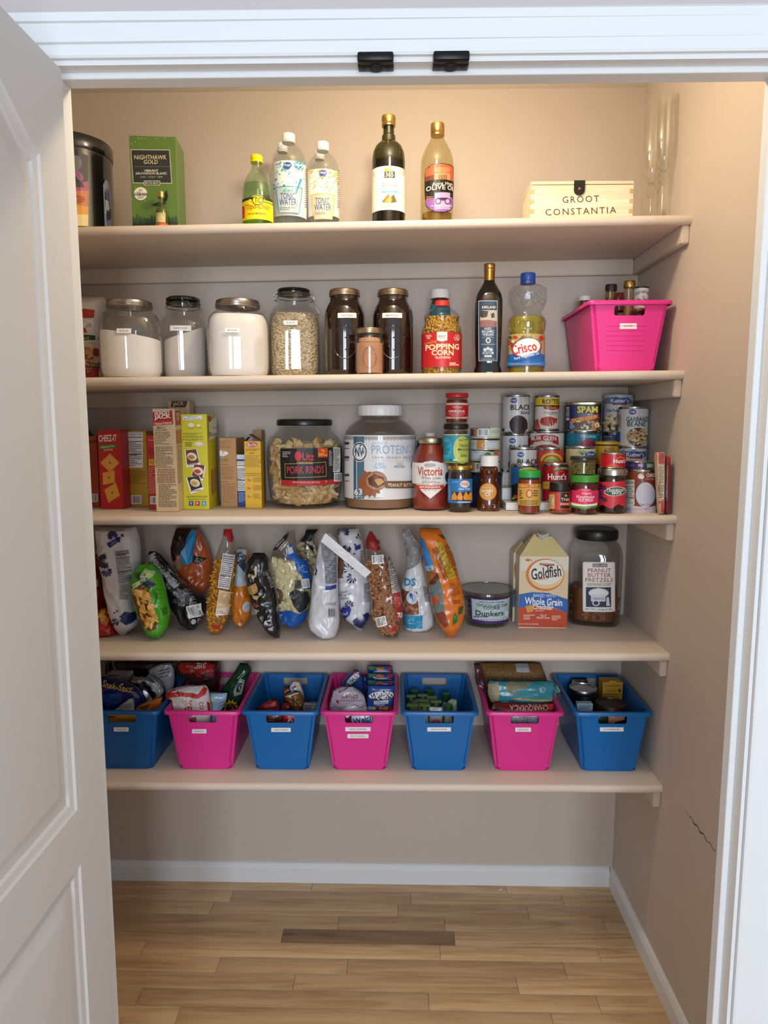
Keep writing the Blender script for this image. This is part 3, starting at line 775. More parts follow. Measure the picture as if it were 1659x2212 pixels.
P = [(400, base), (400, 775)]
for k in range(20): u = 402+k*12.5; P += [(u+3, 765-rn.uniform(0, 22)), (u+8, 778)]
t.poly(P+[(655, base)], '1d2e1c')
t.poly([(560, 640), (588, 588), (596, 620), (590, 650), (570, 660)], '14190f').poly([(505, 670), (545, 655), (590, 662), (560, 676), (520, 676)], '14190f')
t.done()

# miniature bottle in front of it
t = Round('miniature_bottle', 'miniature spirit bottle with gold cap before the green wine carton', 'bottle', 558, zs(1, 558), [(33, None), (34, 775), (34, 715), (26, 690), (15, 668), (14, 632), (14, 602)], Y=-.349, group=BOT, yref=690)
t.lathe('glass', [(33, None), (34, 775), (34, 715), (28, 690), (16, 668), (14, 632), (14, 622)], glass('e9efd2', 1.45))
t.fill('spirit', paint('8d8a4e', .1, trans=.6), t.zpx(690), .0012)
t.lathe('cap', [(19, 632), (20, 612), (19, 602)], metal('c9a85c', .3))
t.rect(530, 715, 580, 770, 'b0a468').ell(556, 745, 20, 22, 'cdbf84').rect(526, 776, 592, 792, 'd4572a').done()

# sparkling mineral water
GR = glass('e4f3de', 1.45)
t = Round('mineral_water_bottle', 'green glass sparkling water bottle with yellow cap and label', 'bottle', 1087, zs(1, 1087), [(80, None), (83, 770), (83, 640), (76, 570), (58, 520), (36, 490), (29, 465), (30, 440), (30, 400)], Y=-.315, group=BOT, yref=600)
t.lathe('glass', [(80, None), (83, 770), (83, 640), (76, 570), (58, 520), (36, 490), (29, 465), (30, 435)], GR)
t.fill('water', glass('e6f5e0', 1.1), t.zpx(560), .003)
t.lathe('cap', [(34, 440), (34, 430), (30, 428), (33, 424), (33, 405), (30, 400)], paint('f2e200', .35), flut=None)
t.wrap(652, 748, paint('f3de12', .4))
t.poly([(1004, 668), (1004, 640), (1050, 640), (1062, 622), (1087, 614), (1114, 622), (1126, 640), (1168, 645), (1168, 668)], 'f3de12').rect(1006, 645, 1168, 660, '2b2a20').ell(1089, 645, 30, 28, '2b2a20').ell(1089, 645, 26, 24, 'e9d71c').text('TC', 1089, 645, 34, 30, '2b2a20')
t.text('Topo-Chico', 1090, 690, 122, 38, 'c2441f', shear=.25, bold=.004).text('AGUA MINERAL', 1085, 722, 96, 10, '5c3e14').rect(1006, 680, 1020, 745, 'd6382a').lines(1020, 670, 1060, 676, 1, 'b06a20').done()
# tonic waters
PET = glass('f3f6f6', 1.4, .04)
PR = lambda c, y0, y1, hw, w_: [(hw*.86, None), (hw*.98, y1-20), (hw, y1-40), (hw, y0+160), (hw*.97, y0+125), (hw*.72, y0+88), (hw*.42, y0+62), (hw*.37, y0+44), (hw*.37, y0+8)]
def tonic(cx, y0, y1, hw, Y, label, dots, accent, front=True):
    t = Round('tonic_water_bottle', label, 'bottle', cx, zs(1, cx), PR(cx, y0, y1, hw, 0), Y=Y, group=BOT, yref=y0+200)
    t.lathe('bottle', PR(cx, y0, y1, hw, 0), PET)
    t.cap(y0, y0+38, hw*.375, 'f4f4f2', 'cap', .02)
    t.lathe('collar', [(hw*.36, y0+50), (hw*.40, y0+46), (hw*.40, y0+42), (hw*.36, y0+40)], paint('f0f0ee', .4))
    t.wrap(y0+142, y1-52, paint('e9ebea', .35))
    rn = random.Random(int(cx))
    for k in range(70 if front else 10):
        a = rn.uniform(-.85, .85); q = rn.random()**1.6; s_ = rn.uniform(2.5, 7); t.ell(cx+a*hw, y0+152+q*150, s_, s_, rn.choice(dots), 8)
    return t
t = tonic(1229, 334, 782, 72, -.115, 'clear plastic tonic bottle half hidden behind the diet tonic water', ['4ab4cf', '8fd0e0'], '', False); t.done()
t = tonic(1432, 374, 782, 68, -.115, 'clear plastic tonic bottle half hidden behind the yellow-labelled tonic water', ['ead98a'], '', False); t.done()
t = tonic(1262, 283, 780, 92, -.235, 'tall diet tonic water bottle with blue dotted label', ['2f9fbe', '57b7d0', '1f86ad', '9ad3e2'], '')
t.ell(1255, 456, 19, 19, '2b4a9b').text('Kroger', 1255, 456, 30, 14, 'ffffff', shear=.2)
t.poly([(1196, 577), (1328, 580), (1312, 722), (1214, 720)], '2d93b5').poly([(1200, 581), (1324, 584), (1309, 719), (1217, 717)], 'b9c4c9').poly([(1290, 610), (1316, 530), (1324, 532), (1297, 615)], '2d93b5')
t.text('diet', 1257, 594, 52, 22, '2d9fbe').text('TONIC', 1256, 626, 68, 34, '2c4d8e').text('WATER', 1258, 660, 82, 34, '2c4d8e').lines(1218, 684, 1300, 704, 2, '7d8ca0').lines(1340, 470, 1350, 690, 18, '55606a').done()
t = tonic(1450, 328, 778, 87, -.205, 'tonic water bottle with pale yellow dotted label', ['efd878', 'f3e5a6', 'e8c94e'], '')
t.ell(1450, 498, 18, 18, '2b4a9b').text('Kroger', 1450, 498, 29, 13, 'ffffff', shear=.2)
t.poly([(1390, 618), (1508, 618), (1494, 755), (1408, 755)], 'd9be4a').poly([(1394, 622), (1503, 622), (1490, 752), (1412, 752)], 'c5c4b4').text('TONIC', 1446, 652, 66, 34, '2c4d8e').text('WATER', 1448, 688, 80, 34, '2c4d8e').lines(1412, 712, 1488, 728, 2, '8d8c80').lines(1520, 480, 1530, 690, 18, '77715c').done()

# two oil bottles
crop(740, 220, 1040)
pr = [(185, None), (197, 1430), (197, 720), (188, 620), (160, 545), (118, 498), (86, 482), (84, 470), (80, 410), (66, 395), (64, 300), (64, 180)]
t = Round('olive_oil_bottle', 'dark green olive oil bottle with white label and gold cap', 'bottle', 550, zs(1, 550), pr, Y=-.235, group=BOT, yref=800)
t.lathe('glass', pr[:-1], glass('8a8a2a', 1.5))
t.fill('oil', paint('2c2a06', .1, trans=.25), t.zpx(722), .004)
t.lathe('cap', [(82, 300), (84, 285), (80, 280), (84, 272), (80, 262), (84, 250), (84, 190), (80, 175), (60, 171)], metal('cfae62', .28))
t.wrap(765, 1290, paint('f1efe9', .5))
t.rect(502, 800, 622, 834, 'e8bc2a').rect(580, 800, 622, 834, '8fb6d8').rect(556, 800, 580, 834, 'eda24a').rect(502, 834, 622, 912, '2f3a22').text('365', 560, 870, 92, 56, 'f4f1e6').text('Olive Oil', 565, 998, 190, 44, '77776c', bold=0).rect(470, 1070, 658, 1090, '6db6cf').lines(640, 800, 740, 880, 4, 'c8c4ba').lines(368, 830, 400, 890, 3, 'cfcbc0')
for c, p in (('8e7420', [(470, 1200), (500, 1160), (545, 1100), (570, 1150), (560, 1205)]), ('6e5c18', [(560, 1205), (580, 1130), (610, 1110), (640, 1190), (620, 1205)]), ('d8b04a', [(530, 1200), (545, 1150), (570, 1140), (585, 1165), (575, 1203)]), ('c99a2e', [(500, 1205), (520, 1165), (540, 1160), (548, 1205)])): t.poly(p, c)
t.lines(470, 1228, 650, 1260, 2, 'd8c690').done()
pr = [(185, None), (193, 1420), (197, 760), (190, 690), (165, 610), (125, 530), (88, 460), (74, 410), (70, 400), (70, 270)]
t = Round('olive_oil_bottle', 'clear olive oil bottle almost empty with orange and purple label', 'bottle', 1130, zs(1, 1130), pr, Y=-.235, group=BOT, yref=800)
t.lathe('glass', pr[:-1], glass('ece6cc', 1.45))
t.fill('oil', paint('a8862a', .1, trans=.55), t.zpx(1350), .004)
t.lathe('cap', [(82, 412), (84, 396), (79, 388), (84, 380), (79, 370), (84, 358), (84, 285), (80, 268), (60, 262)], metal('cfb068', .28))
P = [(1000, 800), (1060, 755), (1130, 738), (1200, 736), (1270, 748), (1322, 780), (1322, 1260), (1280, 1305), (1200, 1325), (1120, 1318), (1040, 1290), (995, 1240), (985, 1100), (985, 900)]
t.poly(P, '17120f').poly([(1002, 805), (1060, 762), (1130, 746), (1200, 744), (1265, 756), (1316, 785), (1316, 955), (995, 955), (995, 870)], 'c45a3a').poly([(998, 900), (1095, 870), (1095, 955), (995, 955)], '6b3a2c').poly([(995, 1170), (1100, 1150), (1316, 1150), (1316, 1255), (1275, 1296), (1200, 1315), (1120, 1308), (1050, 1285), (1002, 1232)], '8a5ba6')
t.rect(1100, 860, 1278, 955, 'dc8a62').poly([(1100, 790), (1278, 790), (1278, 830), (1250, 850), (1130, 850), (1100, 830)], 'd87b54').rect(1102, 1090, 1278, 1290, 'b59ac8')
for k in range(5): t.rect(1150+k*20, 872, 1158+k*20, 955, '3a1d12')
t.ell(1140, 1190, 34, 36, '3d2352').ell(1140, 1190, 24, 26, 'b59ac8').ell(1248, 1190, 34, 36, '3d2352').ell(1248, 1190, 24, 26, 'b59ac8').poly([(1130, 1150), (1255, 1150), (1195, 1185)], '3d2352')
t.rect(988, 962, 1322, 1085, '120e0d').text('Extra Virgin', 1190, 995, 230, 44, 'f5ead8', shear=.3, bold=.0).text('OLIVE OIL', 1166, 1050, 318, 56, 'fff8ea').lines(1010, 1130, 1085, 1170, 2, 'c88a70').lines(1060, 1238, 1300, 1258, 1, 'e6d8f0').done()

# wooden wine box
crop(1080, 170, 1659)
WOOD = wallmat('pale_pine', 'e6d2a6', .1, 40)
def pine(name, col, col2):
    m, nt, b = newmat(name); N = nt.nodes.new; L = nt.links.new
    tc = N('ShaderNodeTexCoord'); mp = N('ShaderNodeMapping'); mp.inputs['Scale'].default_value = (3, 6, 60); nz = N('ShaderNodeTexNoise'); nz.inputs['Scale'].default_value = 1.6; nz.inputs['Detail'].default_value = 4
    rp = N('ShaderNodeValToRGB'); rp.color_ramp.elements[0].position = .35; rp.color_ramp.elements[0].color = lin(col2); rp.color_ramp.elements[1].position = .6; rp.color_ramp.elements[1].color = lin(col)
    L(tc.outputs['Object'], mp.inputs[0]); L(mp.outputs[0], nz.inputs[0]); L(nz.outputs[0], rp.inputs[0]); L(rp.outputs[0], b.inputs['Base Color']); b.inputs['Roughness'].default_value = .55; return m
PINE = pine('pale_pine_grain', 'eee3cc', 'e0cfae')
t = Carton('wooden_box', 'pale pine wine box with black leather clasp and stamped name', 'wooden box', 190, 822, 634, zs(1, 500), .115, PINE, Yf=-.285, mk=False, yref=760)
w, d, h = t.w/2, t.d/2, t.h
bm = bmesh.new(); add_box(bm, -w, w, -d, -d+.008, 0, h-.009, .0005); bm_mesh('front_board', bm, PINE, t.o)
bm = bmesh.new(); add_box(bm, -w, w, d-.008, d, 0, h-.009, .0005); bm_mesh('back_board', bm, PINE, t.o)
for sx in (-1, 1):
    bm = bmesh.new(); add_box(bm, *sorted((sx*w, sx*(w-.009))), -d+.0082, d-.0082, 0, h-.009, .0005); bm_mesh('end_board', bm, PINE, t.o)
    for k in range(4):
        bm = bmesh.new(); add_box(bm, *sorted((sx*(w-.0095), sx*(w+.0004))), -d-.0005, -d+.008, h*(.06+.22*k), h*(.06+.22*k)+h*.1, .0003); bm_mesh('finger_joint', bm, pine('end_grain', 'c9b488', 'b49a68') if k == 0 and sx == -1 else bpy.data.materials['end_grain'], t.o)
bm = bmesh.new(); add_box(bm, -w, w, -d-.001, d, h-.0075, h, .0008); bm_mesh('lid', bm, PINE, t.o)
BL = paint('171413', .4)
bm = bmesh.new(); kx = t.loc(491, 660)[0]; zt, zb_ = h+.001, t.loc(491, 724)[1]
vs_ = [(kx-.0135, zt), (kx-.0135, zb_+.012)]+[(kx-.0135+.027*(1-cos(pi*q/8))/2, zb_+.012-.012*sin(pi*q/8)) for q in range(1, 8)]+[(kx+.0135, zb_+.012), (kx+.0135, zt)]
f_ = bm.faces.new([bm.verts.new((x, -d-.0034, z)) for x, z in vs_]); ex = bmesh.ops.extrude_face_region(bm, geom=[f_]); bmesh.ops.translate(bm, verts=[v for v in ex['geom'] if isinstance(v, bmesh.types.BMVert)], vec=(0, .0022, 0)); bmesh.ops.recalc_face_normals(bm, faces=bm.faces[:])
cl = bm_mesh('clasp', bm, BL, t.o)
V, F = lathe_data([(.0035, 0), (.003, .0015), (.001, .002)], 12); q = mesh('rivet', V, F, metal('c98a5a', .3), cl, 40); q.rotation_euler = (radians(90), 0, 0); q.location = (kx, -d-.0034, t.loc(494, 683)[1])
t.text('GROOT', 500, 746, 226, 40, '4a3224', rot=-2, sp=1.25, bold=0).text('CONSTANTIA', 500, 820, 438, 40, '4a3224', rot=-2, sp=1.25, bold=0)
t.lname = 'stamp'; t.done()

# two tall stem glasses in the corner
crop()
CLEAR = glass('fcfcfa', 1.5, .02)
def flute(cx, yr, yb, yk, hw, hk, Y, label):
    z = zs(1, cx)
    t = Round('flute_glass', label, 'wine glass', cx, z, [(22, None), (hw, yb-60)], Y=Y, group='tall stem glasses in the corner', yref=yk)
    q = t.px([(hw*.92, yr), (hw, yr+(yb-yr)*.35), (hw*1.06, yr+(yb-yr)*.55), (hw*.98, yr+(yb-yr)*.75), (hw*.7, yr+(yb-yr)*.92), (hw*.28, yb)])[::-1]
    V, F = lathe_data(q+[(max(.001, r-.0012), z_) for r, z_ in q[::-1]], 32); t.part('bowl', V, F, CLEAR, None, 60)
    t.lathe('knop', [(hw*.2, yk+26), (hk*.8, yk+22), (hk*.95, yk+18), (hk*.7, yk+14), (hk*.9, yk+9), (hk*.75, yk+6), (hk, yk+1), (hk*.8, yk-4), (hw*.3, yk-8)], glass('f8f8f6', 1.7, .02), 24)
    zk = t.zpx(yk+24); V, F = lathe_data([(.0038, .006), (.0032, zk*.5), (.0055, zk)], 16); t.part('stem', V, F, glass('f8f8f6', 1.7, .02))
    V, F = lathe_data([(.026, 0), (.026, .0015), (.013, .004), (.004, .008)], 32); t.part('foot', V, F, CLEAR)
    return t
flute(1406, 226, 400, 403, 21, 11, -.165, 'tall clear stem glass at the back of the corner')
flute(1432, 201, 372, 376, 20.5, 13.5, -.25, 'tall clear stem glass nearer the shelf edge')
# ================================================================ second shelf: jars
crop(140, 580, 620)
JAR = 'glass storage jars'
JG = glass('f6f8f8', 1.5, .02)
STEEL = metal('b4b2ae', .3)
def wire(t, pts, r=.0011, name='wire'):
    V, F = tube_data(pts, r, 8); return t.part(name, V, F, metal('b8b8b8', .25), None, 60)
def sticker(t, txt, x0, y0, x1, y1):
    t.lname = 'name_sticker'; t.rect(x0, y0, x1, y1, 'f0eeea'); t.text(txt, (x0+x1)/2, (y0+y1)/2, (x1-x0)*.62, (y1-y0)*.36, '3a3836')
def jar(label, cx, prof, Y, n=4., yref=650, g=JG, name='storage_jar'):
    t = Round(name, label, 'jar', cx, zs(2, cx), prof, Y=Y, group=JAR, yref=yref)
    V, F = lathe_data(t.prof, 56); t.part('glass', V, F, g, None, 50); return t
# masa bag
BAGM = dict(cat='food bag')
rows = [(215, 40, 290), (240, 20, 300), (300, 20, 290), (380, 10, 262), (450, 10, 262), (560, 15, 268), (680, 20, 280), (760, 25, 290), (818, 30, 296)]
t = Bag('flour_bag', 'red and white corn flour bag with open crumpled top beside the door', 'food bag', rows, zs(2, 150), -.088, .038, paint('e9e4e0', .35), ends=(.03, .12), p=3.2, wr=.003)
t.poly([(78, 296), (230, 312), (226, 374), (84, 370)], 'c43a26').poly([(78, 290), (106, 292), (106, 420), (80, 425)], '1d1312').text('ER', 92, 392, 22, 22, 'ece6e0')
t.text('sa', 128, 462, 84, 40, 'c22a22', bold=.02).ell(181, 420, 40, 36, 'f6f4f0').lines(155, 400, 206, 442, 4, '6a6462').poly([(96, 492), (256, 502), (258, 534), (98, 540)], '1f4a2a').text('DE MAIZ', 146, 520, 80, 20, 'c3d860')
t.poly([(100, 700), (190, 730), (270, 690), (290, 815), (108, 815)], 'b8301e').poly([(100, 560), (240, 548), (262, 640), (240, 720), (108, 716)], 'd9c6a8')
rn = random.Random(2)
for k in range(22): t.ell(rn.uniform(108, 215), rn.uniform(600, 712), rn.uniform(12, 22), rn.uniform(8, 14), rn.choice(['a4622c', 'c08444', '8a4a22', 'b6702f', 'd9a062']), 10, rn.uniform(0, 90))
t.ell(238, 628, 22, 30, '9c2f2a').rect(186, 708, 262, 735, '3a1a18').text('0000', 226, 722, 70, 22, 'e6dcd2').text('TILLA MIX', 160, 769, 112, 20, 'e8a082').lines(108, 742, 212, 756, 1, 'e0b8a8').done()
# sugar
pr = [(194, None, 3), (214, 792, 3), (222, 760, 3), (224, 600, 3), (223, 450, 3), (214, 395, 3), (196, 355, 3), (165, 335, 2), (162, 300, 2), (160, 262, 2)]
t = jar('wide square glass jar two-thirds full of white sugar', 498, pr, -.24)
t.fill('sugar', paint('f8f2f0', .7, bump=.1, bscale=1200), t.zpx(512), .004, slope=-.16)
t.band(248, 298, 167, metal('a8a29a', .3))
sticker(t, 'SUGAR', 390, 448, 496, 483); t.done()
# wheat flour
pr = [(146, None, 3), (158, 790, 3), (163, 760, 3), (163, 470, 3), (162, 410, 3), (140, 370, 2.4), (126, 340, 2), (124, 300, 2), (126, 275, 2)]
t = jar('narrow clamp-lid glass jar of wheat flour between two wide jars', 897, pr, -.145)
t.fill('flour', paint('e4d8d2', .8, bump=.1, bscale=700), t.zpx(500), .004, slope=.36)
t.lathe('lid', [(124, 270), (126, 262), (118, 254), (124, 248), (124, 232), (112, 222)], glass('6d716f', 1.5), 40)
t.lathe('gasket', [(124, 275), (128, 271), (124, 267)], paint('3b3d3c', .5), 40)
rr = t.px([(130, 300)])[0][0]
wire(t, [(rr*sin(a/12*2*pi), -rr*cos(a/12*2*pi), t.zpx(296)) for a in range(13)], .0012, 'wire_band')
for dx in (930, 998): x = (dx-897)*mpp((t.X, t.Y, t.z+.15)); y = -sqrt(max(0, rr*rr*1.05-x*x)); wire(t, [(x, y, t.zpx(262)), (x+.002, y-.003, t.zpx(285)), (x-.004, y-.004, t.zpx(308)), (x+.005, y-.003, t.zpx(312)), (x+.006, y, t.zpx(285))], .0011, 'clamp')
sticker(t, 'WHEAT FLOUR', 788, 426, 942, 465); t.done()
# flour
pr = [(200, None, 3), (218, 792, 3), (224, 760, 3), (226, 600, 3), (226, 440, 3), (216, 390, 3.2), (190, 345, 3), (163, 325, 2), (160, 300, 2), (158, 262, 2)]
t = jar('wide square glass jar filled to the shoulder with white flour', 1300, pr, -.24)
t.fill('flour', paint('f6eee8', .8, bump=.06, bscale=600), t.zpx(362), .004)
t.band(243, 300, 165, metal('a8a29a', .3))
for k in range(22): z = 515+k*10; t.rect(1415, z, 1482, z+2.5, 'd9d0c4'); t.rect(1082, z, 1112, z+2.5, 'd9d0c4')
sticker(t, 'FLOUR', 1200, 446, 1306, 478); t.done()
# oats
crop(560, 580, 1040)
pr = [(168, None, 3.6), (184, 792, 3.6), (190, 760, 3.6), (190, 420, 3.6), (184, 360, 3), (160, 310, 2.4), (126, 280, 2), (120, 240, 2), (120, 200, 2)]
t = jar('clamp-lid glass jar full of rolled oats', 265, pr, -.145)
o_ = t.fill('oats', grains('f0dfbe', 'd6bb92', 'a58a64', 150, .55, (1, 1, 1.8)), t.zpx(352), .004); o_['kind'] = 'stuff'
t.lathe('lid', [(120, 196), (122, 186), (114, 178), (122, 172), (120, 162), (108, 157)], glass('7d7d78', 1.5), 40)
t.lathe('gasket', [(121, 203), (125, 198), (121, 193)], paint('55504a', .5), 40)
rr = t.px([(126, 232)])[0][0]
wire(t, [(rr*sin(a/14*2*pi), -rr*cos(a/14*2*pi), t.zpx(222)) for a in range(15)], .0013, 'wire_band')
for q, dz in ((-1, 0), (1, 1)):
    x = q*rr; wire(t, [(x*.95, -.012, t.zpx(190)), (x*1.12, -.014, t.zpx(186)), (x*1.2, -.014, t.zpx(240)), (x*1.02, -.012, t.zpx(245)), (x*1.0, .012, t.zpx(245)), (x*1.2, .014, t.zpx(240)), (x*1.12, .014, t.zpx(186)), (x*.95, .012, t.zpx(190))], .0012, 'clamp')
wire(t, [(rr*1.02, -.01, t.zpx(225)), (rr*1.2, -.016, t.zpx(270)), (rr*1.32, -.018, t.zpx(300)), (rr*1.5, -.018, t.zpx(340)), (rr*1.42, .01, t.zpx(340)), (rr*1.15, .012, t.zpx(270))], .0014, 'lever')
sticker(t, 'OATS', 185, 388, 285, 421); t.done()
# brown half gallon jars
BRN = glass('3a1606', 1.5, .02)
def amber(cx, label, st, x0, x1):
    pr = [(132, None), (144, 795), (150, 760), (151, 600), (150, 360), (146, 330), (132, 290), (112, 255), (108, 235), (108, 215)]
    t = jar(label, cx, pr, -.215, g=paint('1c0d07', .06, coat=1., spec=.6, var=.15, bscale=18), name='mason_jar')
    t.band(163, 213, 117, metal('b5a78e', .3))
    ring = []
    for k in range(40):
        a = 2*pi*k/40; u = cx+85*cos(a); v_ = 550+122*sin(a); q = t.loc(u, v_); ring.append(t.map(q[0], q[1], .0004))
    V, F = tube_data(ring, .0014, 6, True); t.part('embossed_ring', V, F, paint('2a1409', .08, coat=1.), None, 60)
    for w_, y_, h_ in ((120, 455, 46), (110, 600, 40)): pass
    bits = []
    for k in range(9):
        a = 2*pi*k/9; q = t.loc(cx+34*cos(a), 560+46*sin(a)); bits.append((*t.map(q[0], q[1], .0002), .0032))
    merged_blobs(t, 'embossing', bits, (1, 2), (1, .5, 1), paint('2a1409', .1, coat=1.), .2)
    t.lname = 'name_sticker'; t.rect(x0, 333, x1, 370, 'f0eeea').text(st, (x0+x1)/2, 352, (x1-x0)*.62, 14, '3a3836'); t.done()
amber(640, 'tall amber glass mason jar labelled for white rice', 'WHITE RICE', 588, 722)
amber(997, 'tall amber glass mason jar labelled for brown rice', 'BROWN RICE', 922, 1064)
# pint jar in front
pr = [(92, None), (102, 800), (106, 770), (107, 600), (105, 555), (96, 525), (88, 508), (86, 494), (86, 480)]
t = jar('small clear mason jar of tan powder before the amber jars', 824, pr, -.315, yref=640, name='mason_jar')
t.fill('powder', paint('c08a66', .8, var=.18, bscale=22), t.zpx(560), .003)
t.lathe('residue', [(80, 556), (84, 540), (78, 522)], paint('c9976f', .8, var=.3, bscale=30), 30)
t.band(448, 490, 95, metal('b5a78e', .3))
ring = []
for k in range(32):
    a = 2*pi*k/32; q = t.loc(824+48*cos(a), 665+80*sin(a)); ring.append(t.map(q[0], q[1], .0003))
V, F = tube_data(ring, .0009, 6, True); t.part('embossed_ring', V, F, glass('e8d8cc', 1.6), None, 60)
# plastic bottle behind the popcorn
t = Round('sauce_bottle', 'dark bottle with white cap and teal label behind the popcorn jar', 'bottle', 1349, zs(2, 1349), [(72, None), (76, 700), (76, 300), (66, 260), (62, 232), (62, 170)], Y=-.10, yref=300)
V, F = lathe_data(t.prof[:-1], 32); t.part('bottle', V, F, paint('4a1f18', .2, coat=.5)); t.cap(164, 229, 73, 'efefed', 'cap', .012)
t.wrap(262, 420, paint('2c8696', .4))
# popcorn jar
pr = [(132, None), (144, 795), (148, 770), (149, 735), (149, 475), (146, 455), (132, 425), (128, 405), (132, 385), (136, 365), (126, 345), (92, 315), (62, 296), (55, 285), (52, 250)]
t = Round('popcorn_jar', 'clear plastic jar of yellow popcorn kernels with red label and cap', 'jar', 1361, zs(2, 1361), pr, Y=-.25, yref=600)
V, F = lathe_data(t.prof[:-1], 48); t.part('bottle', V, F, PET)
o_ = t.fill('kernels', grains('eeb848', 'd89a2c', '8f5a18', 150, .8), t.zpx(368), .003); o_['kind'] = 'stuff'
t.cap(245, 284, 55, 'd23a2e', 'cap', .012)
t.wrap(474, 735, paint('c1242a', .4))
t.rect(1328, 474, 1402, 528, 'f3ece0').poly([(1328, 528), (1402, 528), (1402, 536), (1365, 545), (1328, 536)], 'f3ece0').text('MARKET', 1366, 505, 56, 12, '5c4a3c').text('PANTRY', 1366, 520, 44, 9, '5c4a3c')
t.text('A-maiZing', 1282, 556, 92, 26, 'e6b23a', rot=-14, shear=.3, bold=0).text('POPPING', 1366, 590, 240, 44, 'f4e4b8', arc=.0, bold=.03, rot=-2).text('CORN', 1368, 630, 156, 40, 'f4e4b8', bold=.03).text('YELLOW KERNELS', 1370, 665, 112, 18, 'f2ead8')
t.text('GLUTEN\nFREE', 1269, 512, 40, 32, 'f2ead8').ell(1471, 516, 21, 26, 'e8dccc').ell(1471, 516, 19, 24, 'c1242a').text('100%\nWHOLE\nGRAIN', 1471, 516, 30, 32, 'f2ead8').lines(1418, 700, 1484, 726, 2, 'f2d6c8', .7).done()
# balsamic bottle
crop(980, 550, 1500)
pr = [(90, None, 3), (95, 830, 3), (95, 800, 3), (84, 765, 3), (86, 730, 3), (92, 600, 3), (96, 400, 3), (95, 320, 3), (86, 275, 2.6), (62, 232, 2.2), (42, 200, 2), (37, 180, 2), (36, 120, 2), (35, 70, 2)]
t = Round('vinegar_bottle', 'tall black vinegar bottle with gold neck and dark blue label', 'bottle', 240, zs(2, 240), pr, Y=-.235, yref=500)
V, F = lathe_data(t.prof[:-1], 44); t.part('glass', V, F, paint('0d100b', .05, coat=1.))
t.lathe('neck_foil', [(37.5, 186), (36.5, 120), (38, 116), (38, 108)], metal('b08a44', .35)); t.lathe('cap', [(38, 112), (39, 104), (37, 98), (39, 92), (39, 72), (36, 65)], metal('c09a54', .3))
t.poly([(171, 318), (302, 318), (300, 735), (172, 735)], 'a8b4bc').poly([(175, 323), (298, 323), (296, 731), (176, 731)], '27405a').rect(192, 350, 294, 376, '14100e').text('KIRKLAND', 243, 363, 94, 18, 'f2f0ea').rect(184, 384, 296, 500, 'b9ad9a').poly([(184, 384), (240, 390), (230, 430), (200, 436), (184, 430)], '3c3230').poly([(184, 455), (240, 450), (296, 460), (296, 500), (184, 500)], '8d5a52').poly([(255, 410), (278, 400), (282, 430), (262, 440)], '2c2a26')
t.text('AGED\nBALSAMIC\nVINEGAR', 237, 530, 84, 56, 'd3dde2').text('OF MODENA', 237, 560, 60, 9, 'a8b8c4').rect(195, 570, 280, 572, '9db0be').ell(238, 592, 17, 19, 'd8dcd6').ell(238, 592, 11, 12, '4a5560').lines(192, 614, 284, 624, 1, '8fa2b2').ell(216, 656, 12, 12, 'b4c2cc').ell(237, 648, 12, 12, 'b4c2cc').ell(258, 656, 12, 12, 'b4c2cc').text('ACETUM', 236, 678, 76, 18, 'd3dde2').text('1 LITER (33.8 FL OZ)', 236, 722, 100, 9, 'b4c2cc')
for k in range(3): t.ell(220+17*k, 700, 9, 8, 'c8d2d8', 10)
t.done()
# vegetable oil
pr = [(116, None), (124, 828), (126, 790), (125, 770), (124, 560), (118, 545), (128, 520), (130, 480), (128, 450), (112, 430), (100, 415), (99, 392), (112, 375), (128, 330), (133, 270), (128, 240), (96, 218), (56, 206), (52, 185), (48, 140)]
t = Round('oil_bottle', 'clear vegetable oil bottle with blue cap and quilted top', 'bottle', 504, zs(2, 504), pr, Y=-.245, yref=500)
V, F = lathe_data(t.prof[:-1], 48); t.part('bottle', V, F, PET)
t.fill('oil', paint('ded04e', .08, trans=.7), t.zpx(435), .003)
for k in range(5):
    for row, (ya, yb) in enumerate(((245, 300), (300, 350))):
        cxk = 424+k*41+(20 if row else 0); pts = []
        for du, dv in ((0, -.5), (18, 0), (0, .5), (-18, 0)):
            q = t.loc(cxk+du, (ya+yb)/2+dv*(yb-ya)); pts.append(t.map(q[0], q[1], .0004))
        V, F = tube_data(pts, .0011, 6, True); t.part('quilting', V, F, glass('eaeeee', 1.6), None, 60)
for k in range(5):
    for (ya, yb) in ((455, 512), (795, 830)):
        x = 420+k*42; pts = []
        for u, v_ in ((x, yb), (x, ya), (x+28, ya), (x+28, yb)):
            q = t.loc(u, v_); pts.append(t.map(q[0], q[1], .0003))
        V, F = tube_data(pts, .0008, 6); t.part('flute', V, F, glass('e8e6b8', 1.6), None, 60)
t.lathe('cap', [(52, 204), (53, 190), (49, 186), (51, 182), (51, 140), (47, 130)], paint('1d4fa8', .35), 40)
t.wrap(556, 768, paint('2a6fb8', .4)); t.rect(382, 556, 626, 690, 'b9a468')
rn = random.Random(8)
for k in range(34): t.ell(rn.uniform(392, 618), rn.uniform(560, 640), rn.uniform(8, 20), rn.uniform(7, 15), rn.choice(['5e7a2a', 'a8412a', 'd8c88a', '7c9a3c', 'c98a3a', '44602a', 'b83a2e']), 10, rn.uniform(0, 90))
t.ell(597, 578, 16, 18, 'b8322a').ell(503, 645, 97, 72, '1e4f9e', 26, -14).ell(503, 642, 92, 66, 'd83a34', 26, -14).ell(503, 640, 87, 61, 'f7f4ee', 26, -14)
